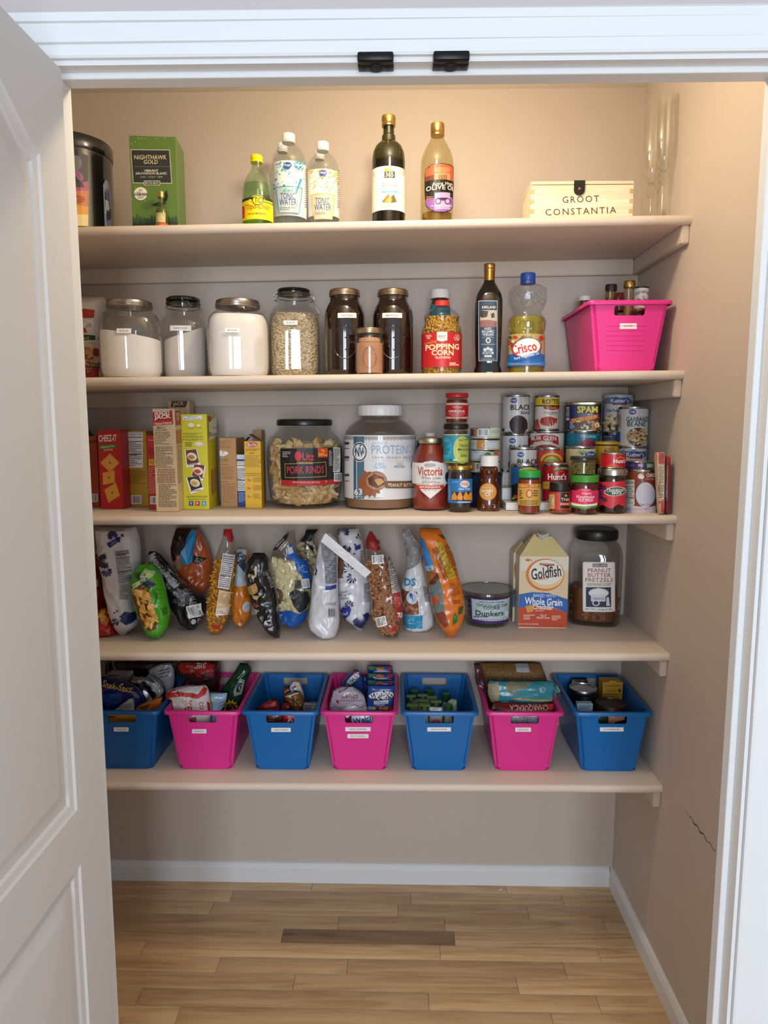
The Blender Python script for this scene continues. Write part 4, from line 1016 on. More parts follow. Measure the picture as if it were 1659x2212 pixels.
t.text('Crisco', 487, 646, 158, 68, 'cf2430', rot=-13, bold=.02).poly([(405, 715), (480, 700), (560, 675), (592, 660), (592, 692), (520, 720), (415, 738)], '1f5fb4').text('Pure Vegetable Oil', 503, 702, 160, 24, 'f4f4f4', rot=-14).poly([(378, 742), (500, 752), (626, 736), (626, 768), (378, 768)], '2f8fcf').lines(400, 752, 600, 762, 1, 'd8603a').done()
# pink bin of sauces on the second shelf
Pc = at_y(1215, 820, -.285)
PINK, BLUE = 'e0308c', '0c66ac'
t = Bin('pink bin of sauce bottles on the second shelf', at_y(1186, 820, -.30).x, -.168, zs(2, 1190), 'e2318f')
t.rect(1144, 474, 1262, 512, 'f0eeea').text('SAUCES', 1202, 492, 60, 14, '3a3836')
t.done(); SB = t
for k in range(6):
    z0 = .055+k*.012; P = [(-.055, z0), (.045, z0)]
    V, F = tube_data([(x, SB.fy(z)-.0001, z) for x, z in P], .0008, 6); SB.part('rib', V, F, paint('e2318f', .36, bump=.02, bscale=900), None, 60)
zb0 = SB.z+.004; G = 'sauce bottles in the pink bin'
def inbin(name, label, cx, prof, Y, m, capm, caplen, yref, glassy=None):
    t = Round(name, label, 'bottle', cx, zb0+(caplen or 0), prof, Y=Y, group=G, yref=yref)
    V, F = lathe_data(t.prof, 28); t.part('bottle', V, F, m); return t
t = inbin('sauce_bottle', 'small bottle with flat white cap at the side of the pink bin', 903, [(42, None), (42, 420), (38, 352), (36, 320)], -.072, glass('d0b896', 1.5), None, 0, 330); t.fill('sauce', paint('6a4a2e', .2), t.zpx(345), .002); t.cap(289, 321, 41, 'efefed', 'cap', .012); t.done()
t = inbin('sauce_bottle', 'tapered bottle with black cap standing in the pink bin', 1082, [(52, None), (52, 360), (40, 300), (38, 252), (36, 240)], -.20, glass('dcc9a8', 1.5), None, 0, 300); t.fill('sauce', paint('7a5a36', .2), t.zpx(300), .003); t.cap(208, 250, 39, '17171a', 'cap', .012); t.done()
t = inbin('spice_jar', 'slim clear spice jar with gold lid in the pink bin', 1209, [(37, None), (37, 240), (35, 228)], -.23, glass('efe6da', 1.5), None, 0, 280); t.fill('spice', paint('8a6444', .6), t.zpx(345), .002); t.lathe('cap', [(39, 229), (40, 220), (40, 190), (36, 183)], metal('a88d4c', .3)); t.done()
t = inbin('sauce_bottle', 'white labelled sauce bottle with round shoulders at the end of the pink bin', 1288, [(46, None), (50, 330), (53, 245), (50, 230), (38, 226)], -.20, paint('efeeec', .35), None, .085, 290)
t.lathe('cap_edge', [(50, 240), (54, 236), (54, 230), (50, 227)], paint('2a2a2e', .3)); t.text('SWEET BABY RAYS', 1303, 268, 96, 18, '2c2c34', arc=.9).text('1985', 1306, 288, 20, 8, 'b83a3a').text('the Sauce', 1306, 310, 88, 22, '26262c', shear=.2); t.done()
bgx = [(250, 1120, 1175), (280, 1105, 1180), (330, 1095, 1180), (420, 1095, 1180)]
t = Bag('sauce_packet', 'dark red foil packet between the bottles in the pink bin', 'packet', [(262, 1120, 1172), (300, 1100, 1176), (400, 1098, 1180)], zb0, -.165, .012, paint('7a2220', .3), clampz=False, wr=.001, ends=(.1, .1)); t.done()
t = Round('sauce_jar', 'dark sauce jar with red lid seen through the hand hole', 'jar', 1280, zb0, [(50, None), (50, 400), (46, 385)], Y=-.262, group=G, yref=420)
V, F = lathe_data(t.prof, 28); t.part('jar', V, F, paint('2a1210', .15)); t.lathe('lid', [(50, 392), (51, 385), (48, 375)], paint('7a1f22', .4)); t.done()
# ================================================================ middle shelf: cartons
crop(160, 850, 620)
CG = 'food cartons on the middle shelf'
Z3 = lambda u: zs(3, u)
def carton(name, label, x0, x1, ytop, by, depth, col, rz=0, **k):
    return Carton(name, label, 'carton', x0, x1, ytop, Z3((x0+x1)/2), depth, paint(col, .45), by=by, rz=rz, group=CG, **k)
# dark box with a raised flap, half hidden
t = Carton('flap_box', 'dark navy box with its pointed flap raised behind the orange carton', 'carton', 40, 165, 330, Z3(100), .045, card('20242e'), Yf=-.05, group=CG, yref=600)
V = [(-t.w/2, -t.d/2, t.h), (t.w/2, -t.d/2, t.h), (-t.w*.05, -t.d/2+.012, t.h+.028), (-t.w/2, -t.d/2+.002, t.h+.026), (-t.w/2, -t.d/2+.0015, t.h), (t.w/2, -t.d/2+.0015, t.h), (-t.w*.05, -t.d/2+.0135, t.h+.028), (-t.w/2, -t.d/2+.0035, t.h+.026)]
t.part('flap', V, [(0, 1, 2, 3), (7, 6, 5, 4), (0, 4, 5, 1), (1, 5, 6, 2), (2, 6, 7, 3), (3, 7, 4, 0)], card('262c3c'), None, None); t.done()
t = carton('snack_carton', 'orange carton with black lettering and barcode beside the door', 52, 202, 332, 866, .07, 'b4471c')
t.text('Sazon', 122, 372, 116, 40, '20120c', shear=.2, bold=.02).lines(72, 425, 190, 740, 26, '8a3414', .45); t.bars(108, 782, 186, 845, 10); t.done()
t = carton('cracker_carton', 'red cheese cracker carton with three square crackers printed', 208, 386, 285, 882, .09, 'bb1f22')
t.text('CHEEZ-IT', 262, 348, 140, 52, 'f4efe6', bold=.02, rot=-3).poly([(196, 405), (332, 394), (328, 422), (198, 434)], '4e8a30').text('Reduced Fat', 264, 413, 100, 14, 'e8f0c8', rot=-5).text('ORIGINAL', 268, 438, 72, 14, 'f0e8dc', rot=-4)
def cracker(cx, cy, w, h, rot):
    c, q = cos(radians(rot)), sin(radians(rot)); P = []
    for (ax, ay), (bx, by_) in zip(((-1, 0), (0, -1), (1, 0), (0, 1)), ((0, -1), (1, 0), (0, 1), (-1, 0))):
        for k in range(8):
            f = k/8; s_ = 1+(.05 if k % 2 else -.02); x = (ax+(bx-ax)*f)*w*s_; y = (ay+(by_-ay)*f)*h*s_; P.append((cx+x*c-y*q, cy+x*q+y*c))
    t.poly(P, 'd98c2c'); t.poly([(cx+(x-cx)*.88, cy+(y-cy)*.88) for x, y in P], 'e2a040'); t.ell(cx, cy, 7, 9, '8a4a18', 10)
cracker(280, 540, 76, 74, 0); cracker(272, 655, 62, 74, 38); cracker(298, 772, 66, 86, 20); t.done()
t = carton('mix_carton', 'ochre carton showing a white nutrition panel and barcode', 418, 582, 291, 864, .085, 'c09a2c')
t.facts(411, 303, 536, 577, n=14).lines(408, 590, 555, 705, 9, '7c5e14').lines(410, 712, 450, 718, 1, '4a3a10').bars(446, 792, 526, 860, 10); t.done()
t = carton('cracker_carton', 'narrow red carton with yellow tag between ochre and tall beige cartons', 584, 676, 326, 884, .08, 'b92a22')
t.text('Thomas', 602, 362, 50, 12, 'e8c0b0').text('Peanut\nButter', 606, 448, 56, 56, '8a1814').rect(583, 512, 650, 562, 'd8b02c').text('BEST\nYET', 612, 538, 40, 34, '7c2a14').lines(580, 570, 640, 780, 14, 'd8826e').bars(594, 800, 660, 862, 8); t.done()
# tall mashed potato cartons, one behind the other
t = Carton('potato_carton', 'beige potato carton peeking out above the front one', 'carton', 742, 905, 60, Z3(830), .045, paint('cdb595', .5), Yf=-.115, group=CG, yref=300)
t.poly([(760, 60), (885, 60), (870, 108), (752, 108)], '5c2a1c').text('JACK', 812, 84, 84, 34, 'ece0cc', rot=-6).done()
t = carton('potato_carton', 'tall beige mashed potato carton with red name block', 641, 812, 119, 906, .088, 'd2b992')
t.poly([(608, 146), (764, 130), (770, 212), (612, 224)], 'a81f1e').text('HUNGRY', 688, 154, 120, 32, 'f2ece2', rot=-5, bold=.02).text('JACK', 690, 186, 132, 38, 'f2ece2', rot=-5, bold=.03).poly([(612, 222), (770, 208), (774, 240), (616, 252)], 'b4342a').text('Mashed Potatoes', 694, 231, 136, 20, 'f0e4d6', rot=-5, shear=.2)
t.text('MAKE IT\nYOUR OWN!', 675, 275, 98, 36, '3c2416').lines(628, 296, 750, 400, 8, '7d664a').lines(634, 410, 770, 580, 13, '7d664a').lines(650, 585, 790, 700, 9, '8a5a44').lines(660, 705, 800, 885, 14, '7d664a')
t.face = 'right'; t.poly([(784, 138), (826, 132), (830, 245), (790, 250)], 'a83a2c').text('HUNGRY\nJACK', 806, 182, 32, 70, 'f0e4d6').poly([(795, 290), (832, 280), (838, 385), (800, 390)], 'b87a4a').lines(808, 400, 838, 700, 20, 'a8926a'); t.done()
t = carton('baking_mix_carton', 'bright yellow baking mix carton with snapshot pictures of dishes', 856, 1054, 161, 889, .095, 'd6cc2a')
t.poly([(846, 178), (996, 172), (998, 202), (848, 208)], 'eef0e8').text('BISCUITS', 924, 184, 74, 11, '33507a').text('MAKES 9 BISCUITS', 922, 198, 132, 9, '5c6a80').ell(912, 245, 24, 16, 'f2f0e2').ell(970, 248, 14, 10, 'f2f0e2').text('2 1/4 CUPS', 910, 272, 52, 8, '4a4a20').text('2/3 CUP', 975, 268, 40, 8, '4a4a20')
for y_ in (314, 337, 360): t.ell(856, y_, 5, 5, '2a3a6a', 8).lines(868, y_-8, 1006, y_+10, 2, '8a8428')
t.lines(866, 378, 920, 415, 3, '6a6a20').ell(978, 398, 40, 22, 'd8c89a').ell(972, 390, 28, 14, 'efe6c8')
def snap(P, food):
    t.poly(P, 'f4f2ea'); cx = sum(p[0] for p in P)/4; cy = sum(p[1] for p in P)/4
    Q = [(cx+(x-cx)*.86, cy+(y-cy)*.82-10) for x, y in P]; t.poly(Q, food[0]); t.ell(cx, cy-10, 40, 30, food[1], 16, 20).ell(cx-6, cy-6, 26, 17, food[2], 12, 10); t.lines(cx-34, cy+44, cx+44, cy+56, 1, '445080', .5, -8)
snap([(862, 442), (958, 430), (984, 558), (876, 576)], ('6a3a1e', 'e8dcc8', 'c47a30')); snap([(934, 552), (1026, 560), (1006, 680), (910, 660)], ('7a2a1c', 'eee4d4', 'c0483a')); snap([(872, 655), (980, 640), (1014, 745), (910, 782)], ('2c2a2e', 'e8dcb8', 'd0a850'))
t.text('FIND YOUR FAVORITE RECIPES', 960, 803, 160, 11, '3c4a20').text('bisquick.com', 960, 824, 138, 16, '46803c')
for x_, c, ch in ((914, '2f4a8a', 'f'), (964, 'b8282c', 'P'), (1013, '3a9ad0', 't')): t.rect(x_-17, 838, x_+17, 873, c).text(ch, x_, 856, 14, 22, 'f4f4f4')
t.face = 'right'; t.poly([(1042, 230), (1098, 172), (1150, 220), (1150, 330), (1045, 370)], 'e6e2c4').text('Bisquick', 1098, 318, 104, 44, '24306a', rot=-8).text('ORIGINAL', 1096, 268, 50, 14, '6a7a2a').ell(1050, 195, 10, 22, 'a83030').poly([(1066, 600), (1098, 585), (1096, 760), (1072, 790)], 'b88a4a'); t.done()
t = carton('muffin_carton', 'tan muffin mix carton with line drawing of cup and eggs', 1146, 1274, 346, 870, .11, 'bd8e58')
t.lines(1088, 365, 1225, 430, 7, '96683a').rect(1118, 444, 1158, 486, 'e6e2da').ell(1182, 464, 20, 13, 'f2f0ea', 14, 20).ell(1166, 478, 18, 10, 'ece8e0', 12).lines(1118, 505, 1200, 532, 3, '8a5e34').text('Cup Size Directions', 1150, 552, 100, 10, '3c2414', shear=.2).lines(1100, 562, 1245, 670, 11, '9a6c3e').text('Muffin Directions', 1154, 686, 92, 10, '3c2414', shear=.2).lines(1105, 698, 1262, 850, 14, '9a6c3e'); t.done()
t = Carton('plain_box', 'brown paper-topped box just showing behind the yellow pasta carton', 'carton', 1392, 1462, 285, Z3(1450), .05, paint('a07a4a', .5), Yf=-.07, group=CG, yref=400); t.done()
t = carton('pasta_carton', 'small blue carton with white nutrition panel squeezed beside the pasta carton', 1278, 1344, 474, 868, .09, '1e3c94')
t.rect(1254, 476, 1340, 512, 'd8e4ec').facts(1258, 528, 1336, 758, n=12).lines(1282, 768, 1338, 848, 8, '9ab0dc'); t.done()
t = carton('pasta_carton', 'yellow protein pasta carton with opened dark flap', 1336, 1464, 371, 881, .04, 'e2b414')
t.ell(1386, 398, 47, 22, 'b8242c', 20, -3).ell(1386, 398, 43, 18, 'e8e2e0', 20, -3).ell(1386, 398, 40, 16, 'b8242c', 20, -3).text('Barilla', 1386, 398, 64, 20, 'f4f0ec', rot=-3).text('protein+', 1392, 440, 104, 36, '8a4a20', bold=0).text('PENNE', 1384, 465, 40, 12, '5c3214').rect(1320, 485, 1464, 488, '8a6a14').lines(1326, 494, 1462, 575, 6, 'a8801c').lines(1340, 615, 1470, 645, 2, 'a8801c')
for y_ in (672, 735, 800): t.ell(1366, y_, 16, 13, 'c0803a', 12).ell(1372, y_-8, 6, 5, 'e8d8c8', 8).lines(1396, y_-22, 1470, y_+20, 4, 'a8801c')
w, d, h = t.w/2, t.d/2, t.h
V = [(-w, -d, h), (-w, d, h), (-w+.012, d, h+.012), (-w+.012, -d, h+.012), (w, -d, h), (w, d, h), (w-.03, d-.01, h+.02), (w-.034, -d+.004, h+.018)]
t.part('flap', V, [(0, 1, 2, 3), (4, 7, 6, 5)], paint('5a2430', .5), None, None); t.done()

# ---- big jars
crop(560, 850, 1000)
pr = [(246, None), (272, 900), (288, 800), (303, 650), (308, 500), (303, 420), (275, 350), (228, 305), (217, 290), (215, 250)]
t = Round('snack_jar', 'large clear plastic jar of pork rinds with black lid', 'jar', 374, Z3(366), pr, Y=-.145, yref=600)
V, F = lathe_data(t.prof, 64); t.part('jar', V, F, PET, None, 50)
t.lathe('lid', [(218, 262), (226, 255), (227, 225), (220, 214), (200, 208)], paint('141416', .3), 64)
RM = [paint(c, .6, var=.2, bscale=40, bump=.4) for c in ('e2bc86', 'd2a76c', 'ebcd9e')]
src = [blob_mesh('pork_rind', k, (1.25, .8, .45), 2, .5, .35, 1.9) for k in range(6)]
for k, me in enumerate(src): me.materials.append(RM[k % 3])
rn = random.Random(12); zt = t.zpx(385)
def pour(t, n, src, name, zt, rad, inset, zmin=.022, back=.25, spread=1.):
    """pieces lying against the wall of a clear jar, most on the side that shows"""
    for k in range(n):
        z = zmin+(zt-zmin)*((k*.618034) % 1); a = rn.uniform(-1.45, 1.45) if rn.random() > back else rn.uniform(1.4, 4.9)
        r, e = interp(t.tab, z); r = max(.01, r-inset-rn.random()*.006)
        o = bpy.data.objects.new(name, rn.choice(src)); COL.objects.link(o); o.parent = t.o
        o.location = (r*sin(a), -r*cos(a), z); s_ = rad*rn.uniform(.8, 1.25); o.scale = (s_, s_, s_); o.rotation_euler = (rn.uniform(0, 6), rn.uniform(0, 6), rn.uniform(0, 6))
pour(t, 230, src, 'pork_rind', zt, .0128, .0165)
zc = .05; V, F = lathe_data([(max(.01, interp(t.tab, z)[0]-.021-.012*(z > zt*.9)), z) for z in (.012, zt*.3, zt*.6, zt*.85, zt*.97)], 40); c_ = t.part('rind_mass', [(x*(1+.05*noise.noise(Vector((x*90, y*90, z*90)))), y*(1+.05*noise.noise(Vector((x*90, y*90, z*90)))), z) for x, y, z in V], F, RM[1]); c_['kind'] = 'stuff'
t.poly([(183, 448), (660, 432), (668, 724), (192, 752)], '151314').poly([(190, 704), (667, 690), (668, 724), (192, 752)], 'b02226').text('Utz', 398, 515, 92, 60, 'c8262a', bold=.02).ell(320, 510, 26, 40, 'c8262a').text('ORIGINAL', 374, 565, 128, 18, 'd8b452').poly([(216, 572), (534, 556), (538, 676), (220, 686)], 'c8a24a').poly([(219, 576), (531, 560), (535, 672), (223, 682)], '100e0e').text('PORK RINDS', 376, 620, 284, 62, 'c4323a', bold=.01, rot=-1).poly([(470, 446), (546, 444), (548, 518), (472, 521)], 'd0422a').text('0g', 510, 466, 28, 26, 'f0c83a').lines(478, 484, 544, 508, 2, 'f0c83a').rect(590, 438, 648, 640, 'd8d8d4').lines(596, 446, 642, 634, 14, '44423e').bars(596, 646, 662, 716, 10).lines(556, 460, 582, 590, 12, 'b8b4ae').lines(200, 470, 262, 520, 4, 'b8b4ae').text('NET WT 18 OZ (1 LB 2 OZ) 510.3g', 382, 724, 204, 16, 'f0d8d0').done()
pr = [(262, None), (284, 905), (290, 860), (291, 600), (290, 350), (280, 305), (248, 262), (205, 230), (172, 212), (166, 196), (165, 180)]
t = Round('protein_tub', 'large clear protein powder tub with white ribbed lid and silver-teal label', 'tub', 985, Z3(985), pr, by=940, yref=600)
V, F = lathe_data(t.prof, 64); t.part('tub', V, F, glass('e2e0de', 1.45, .05), None, 50)
t.fill('powder', paint('b78c6a', .8, var=.08, bscale=30), t.zpx(340), .004)
t.lathe('lid', [(170, 186), (180, 180), (182, 170), (182, 110), (176, 99), (160, 96)], paint('eceae8', .35), 96, None, (2, .006))
t.wrap(340, 866, paint('e3e4e6', .3))
t.rect(778, 350, 862, 858, '55788a').rect(782, 350, 800, 858, '3f6274').ell(826, 476, 62, 82, 'f0f0f0').ell(826, 476, 56, 76, '35586c').ell(826, 476, 47, 64, 'f0f0f0').text('NV', 826, 476, 66, 76, '35586c', bold=.03)
for y_, w_ in ((406, 46), (448, 0), (520, 46), (542, 0), (664, 46), (712, 0)): t.rect(698, y_-(10 if w_ else 3), 742, y_+(10 if w_ else 3), '2e2c2e')
t.text('NUTRA IN', 980, 404, 116, 14, 'a8aeb4', bold=0, sp=1.3).text('PROTEIN', 1056, 456, 274, 72, '8fb4cc', bold=.0).text('ONE', 1232, 450, 70, 66, 'c2c6ca', bold=-.005).text('100% WHEY PROTEIN', 1094, 520, 336, 20, '8c9096', bold=0, sp=1.2).rect(922, 545, 1260, 547, 'b4b8bc').text('130', 982, 574, 60, 24, '77aac0').text('CALORIES', 980, 600, 100, 20, '8fb8d8').text('25G', 1134, 572, 50, 26, 'b8a484').text('PROTEIN', 1134, 597, 82, 18, '6c757e').text('2G', 1236, 572, 30, 26, '3a3a3c').text('SUGAR', 1246, 597, 44, 16, '55585c')
rn2 = random.Random(5); P = []
for k in range(28): a = 2*pi*k/28; q = 1+.35*rn2.random()*(k % 2); P.append((905+78*q*cos(a), 735+95*q*sin(a)))
t.poly([p for p in P if True], '9a5a34').ell(955, 712, 82, 78, '6b3a22', 20).ell(955, 712, 78, 74, 'b4835a', 20).poly([(890, 690), (940, 660), (1010, 680), (1020, 740), (960, 770), (900, 740)], '5c2e1a').poly([(940, 700), (990, 690), (1018, 720), (970, 752)], 'd29a48').text('63', 818, 800, 62, 52, 'f4f4f4', bold=.02).text('SERVINGS', 818, 838, 66, 12, 'e0e4e6').poly([(1010, 712), (1268, 706), (1268, 766), (1024, 770)], '7c5430').text('PEANUT BUTTER', 1142, 744, 192, 28, 'f4ece0').text('CUP', 1262, 742, 30, 28, 'f4ece0').lines(890, 846, 1080, 854, 1, '8c8c90').done()
# dark bottle behind, then the pasta sauce jar
t = Round('sauce_bottle', 'dark bottle with white screw cap behind the pasta sauce jar', 'bottle', 1390, Z3(1390), [(100, None), (104, 500), (104, 380), (60, 362), (42, 350), (40, 330)], Y=-.11, yref=400)
V, F = lathe_data(t.prof[:-1], 32); t.part('bottle', V, F, paint('3a3634', .2, coat=.4)); t.cap(321, 351, 42, 'ecebe8', 'cap', .012); t.done()
pr = [(125, None), (142, 925), (150, 890), (150, 560), (145, 520), (122, 465), (98, 425), (92, 405), (92, 380)]
t = Round('pasta_sauce_jar', 'jar of red pasta sauce with white pointed label and cream lid', 'jar', 1397, Z3(1397), pr, by=950, yref=600)
V, F = lathe_data(t.prof, 48); t.part('glass', V, F, glass('f4ece8', 1.5)); t.fill('sauce', paint('9a3420', .35, var=.12, bscale=35), t.zpx(415), .0025)
t.lathe('lid', [(98, 405), (102, 398), (102, 372), (98, 362), (92, 360)], metal('c9b896', .35), 40)
t.wrap(566, 740, paint('ebe6e2', .4)).name = 'label'
t.poly([(1300, 580), (1350, 556), (1400, 550), (1450, 555), (1500, 575), (1500, 600), (1300, 600)], 'ebe6e2').poly([(1282, 738), (1520, 738), (1470, 790), (1393, 856), (1330, 800)], 'ebe6e2').text('Victoria', 1392, 632, 196, 72, 'c24a26', bold=.02).text('White Linen', 1400, 686, 150, 26, '4a4440', shear=.3, bold=0).ell(1392, 584, 46, 16, 'b8b0aa', 16).lines(1330, 708, 1470, 732, 3, '9a9490').rect(1284, 744, 1502, 774, 'c4361e').text('MARINARA', 1392, 760, 164, 17, 'f4e8e0', bold=.02).text('NET WT 40 OZ', 1392, 786, 102, 9, '6a6460').ell(1528, 680, 20, 42, '2a2c48', 14).done()

# ---- jars and cans at the right half
crop(940, 830, 1220)
GC = 'cans and jars at the end of the middle shelf'
def gjar(name, label, cx, prof, z=None, by=None, Y=None, fillm=None, fy=None, gl='efe8e2', yref=None, cat='jar'):
    t = Round(name, label, cat, cx, Z3(cx) if z is None else z, prof, by=by, Y=Y, group=GC, yref=yref)
    V, F = lathe_data(t.prof, 40); t.part('glass', V, F, glass(gl, 1.5))
    if fillm: t.fill('contents', M(fillm), t.zpx(fy), .0022)
    return t
sw = gjar('relish_jar', 'dark relish jar with gold lid and bright blue label', 315, [(140, None), (150, 1600), (155, 1560), (155, 1200), (150, 1150), (138, 1110), (136, 1080)], by=1632, fillm=paint('2a1710', .2), fy=1120)
sw.lathe('lid', [(150, 1092), (158, 1085), (158, 1048), (152, 1036), (120, 1032)], metal('c9a452', .28), 40)
sw.wrap(1215, 1525, paint('2476b8', .4)).name = 'label'
sw.ell(378, 1278, 58, 46, 'e8d8cc', 14).text('SWAD', 378, 1278, 92, 44, 'c05a3a', bold=.02).text('Lime Pickle', 372, 1338, 140, 26, 'e8f0f6', shear=.2).lines(222, 1236, 300, 1262, 2, '7fb4dc').rect(222, 1372, 456, 1490, '3a1c10')
for x_ in (250, 318, 392, 446): sw.poly([(x_-28, 1480), (x_-34, 1440), (x_-8, 1380), (x_+6, 1380), (x_+34, 1440), (x_+28, 1482)], 'd8902c')
sw.lines(290, 1496, 440, 1520, 1, 'e8f0f6').lines(176, 1300, 200, 1490, 16, '9ac4e6').done()
ztik = sw.z+sw.zpx(1032)
tk = gjar('cooking_sauce_jar', 'sauce jar with black lid and turquoise label under the red jar', 265, [(150, None), (160, 985), (160, 640), (152, 600), (140, 575)], z=ztik, Y=sw.Y+.012, fillm=paint('5a4420', .3), fy=600, yref=800)
tk.lathe('lid', [(150, 575), (160, 566), (160, 522), (152, 506)], paint('15120f', .35), 40)
tk.wrap(640, 990, paint('2f90a6', .45)).name = 'label'
tk.ell(345, 840, 112, 176, 'b8c45a', 30).poly([(105, 680), (170, 690), (215, 760), (222, 860), (190, 940), (112, 960)], '3aa6c4').text('Maya Kaimal', 352, 712, 120, 34, '2a2a14', rot=-8, shear=.3, bold=0).text('TIKKA', 358, 788, 110, 36, '1c2014').text('MASALA', 358, 836, 136, 36, '1c2014').lines(290, 872, 410, 880, 1, '3a4020').lines(320, 894, 405, 935, 3, '3a4020').ell(204, 968, 16, 16, '1d5a70', 12).ell(256, 968, 24, 12, 'c8dca8', 12).lines(116, 740, 188, 900, 7, '1d6a80').rect(106, 640, 424, 650, 'e0dca0').rect(106, 988, 424, 998, 'a8b850').done()
t = gjar('harissa_jar', 'red spice paste jar with red lid topmost of its stack', 278, [(128, None), (140, 480), (144, 440), (144, 220), (128, 180), (126, 165)], z=tk.z+tk.zpx(505), Y=tk.Y, fillm=paint('6a1410', .3), fy=195, yref=300)
t.lathe('lid', [(136, 176), (145, 166), (145, 130), (136, 116)], paint('b8221e', .35), 40); t.wrap(242, 442, paint('b0161a', .4)).name = 'label'
t.rect(134, 242, 420, 268, 'd8b89c').rect(132, 418, 416, 442, 'd0a890').text('TRADITIONAL\nTUNISIAN', 284, 296, 130, 30, 'f0d8cc').text('HARISSA', 278, 346, 196, 34, 'f4ece6', bold=.01).text('HOT CHILI PEPPER PASTE', 276, 380, 190, 12, 'f0c8bc').text('WITH EXTRA VIRGIN OLIVE OIL', 276, 398, 150, 10, 'f0c8bc').text('NET WT 10 OZ', 276, 430, 150, 12, '6a2418').done()
# short cans on a wide dark can
nv = can('food_can', 'wide navy can under four short cans', 660, 1128, 204, Z3(660), -.175, '22304c', GC, ring='8a8c90')
nv.rect(840, 1180, 860, 1560, 'a88a4a').done()
zc = nv.z+nv.top
for k, (yt, lab) in enumerate(((965, 'lowest of four short cans, resting on the navy can'), (830, 'second lowest short can, green emblem on its label'), (695, 'second highest short can, pale band and orange stripe'), (540, 'topmost of four short cans, barcode turned to the front'))):
    t = can('short_can', lab, 640, yt, 190, zc, -.175, 'c2c4b0', GC, h=.0306, ring='b8b6b0')
    y0 = yt+(18 if k else 30); y1 = y0+112
    if k == 3: t.rect(455, y0, 535, y1, 'c07a3a').rect(460, y0+20, 500, y1-10, '3a4a8a').bars(550, y0+8, 690, y1-6, 12).rect(700, y0, 826, y1, 'cfd8c4').lines(716, y0+30, 816, y0+70, 3, '9ab088')
    elif k == 2: t.rect(455, y0, 535, y1, 'cdd2c0').rect(538, y0, 636, y1, 'd08a44').text('C', 612, y0+70, 40, 50, 'e8d8b8').rect(660, y0+10, 800, y1-10, 'd2d4d8').lines(690, y0+20, 780, y0+34, 1, '6a84a8').lines(465, y0+20, 528, y0+90, 4, 'a8ae98')
    elif k == 1: t.rect(455, y0, 620, y1, 'c8ccd0').rect(480, y0+12, 600, y1-12, 'd6dade').lines(505, y0+16, 592, y0+30, 1, '4a6a9a').ell(670, y0+60, 52, 50, 'e4e6e0', 18).ell(670, y0+60, 44, 42, '3a7a4a', 18).rect(750, y0, 810, y1, 'b86a3a')
    else: t.bars(520, y0+10, 590, y1-6, 7).rect(455, y0, 515, y1, 'b88a4a')
    t.done(); zc += .0308
# honey bear
t = Round('honey_bottle', 'bear-shaped honey bottle with white cap and round gold label', 'bottle', 688, Z3(688), [(140, None), (148, 1560), (145, 1480), (138, 1380), (134, 1320), (118, 1270), (104, 1225), (112, 1180), (118, 1130), (108, 1085), (90, 1060), (88, 1045)], by=1620, group=GC, yref=1300)
HON = paint('5c2408', .12, coat=.8, trans=.15)
V, F = lathe_data([(r*1.0, z) for r, z in t.prof], 40); t.part('bear', [(x, y*.8, z) for x, y, z in V], F, HON, None, 60)
t.set([(r, z) for r, z in t.prof])
def lump(t, name, u, v_, ru, rv, dep, m, off=0.):
    q = t.loc(u, v_); c = t.map(q[0], q[1], off); k = mpp(t.mw @ Vector(c)); me = blob_mesh(name, 1, (ru*k, dep, rv*k), 3, 0.); me.materials.append(m); o = link(name, me, t.o); o.location = (c[0], c[1]*.8, c[2]); return o
for sx in (-1, 1):
    lump(t, 'ear', 688+sx*96, 1088, 34, 34, .005, HON, -.004); lump(t, 'arm', 688+sx*120, 1230, 26, 70, .006, HON, -.003); lump(t, 'foot', 688+sx*72, 1580, 46, 52, .006, HON, -.001)
lump(t, 'snout', 690, 1130, 44, 40, .007, HON, .0)
t.cap(912, 1045, 116, 'eeedea', 'cap', .008)
t.set([(r, z) for r, z in t.prof]); om = t.map
t.map = lambda u, z, off: (lambda p: (p[0], p[1]*.8-off*.5, p[2]))(om(u, z, off))
t.ell(676, 1378, 108, 112, 'b8803a', 26).ell(676, 1378, 100, 104, 'c9964e', 26).text('HONEY', 670, 1366, 150, 36, 'f4ead8').ell(670, 1412, 28, 24, 'e8dcc4', 16).ell(670, 1412, 17, 14, 'b8803a', 14).lines(610, 1318, 740, 1336, 1, 'e0c48a').done()
# white stepped riser
X0 = at_y(915, 1500, -.28).x; X1 = .640; zr = sz(3, X1); W_ = paint('e4e4e2', .4)
t = Thing('step_riser', 'white plastic three-step riser under the cans', 'shelf riser', (X0+X1)/2, -.16, zr, 0.)
STEP = [(.020, -.271, -.1885), (.052, -.1885, -.1045), (.090, -.1045, -.02)]
TZ = []
W2 = (X1-X0)/2
for k, (h, ya, yb) in enumerate(STEP):
    xe = .458-(X0+X1)/2 if k == 0 else W2
    bm = bmesh.new(); add_box(bm, -W2, xe, ya+.16, yb+.16, h-.004, h, .001); bm_mesh('tread', bm, W_, t.o)
    bm = bmesh.new(); add_box(bm, -W2, xe, ya+.16, ya+.163, 0 if k == 0 else STEP[k-1][0], h-.004, .0005); bm_mesh('riser_face', bm, W_, t.o)
    TZ.append(zr+h+.0005)
    for e0, e1 in ((-W2, -W2+.004), (xe-.004, xe)):
        bm = bmesh.new(); add_box(bm, e0, e1, ya+.1632, yb+.16, 0, h-.004, .0005); bm_mesh('end_wall', bm, W_, t.o)
T1, T2, T3 = TZ; Y1, Y2, Y3 = -.229, -.147, -.064
WB = 'd6d2d0'
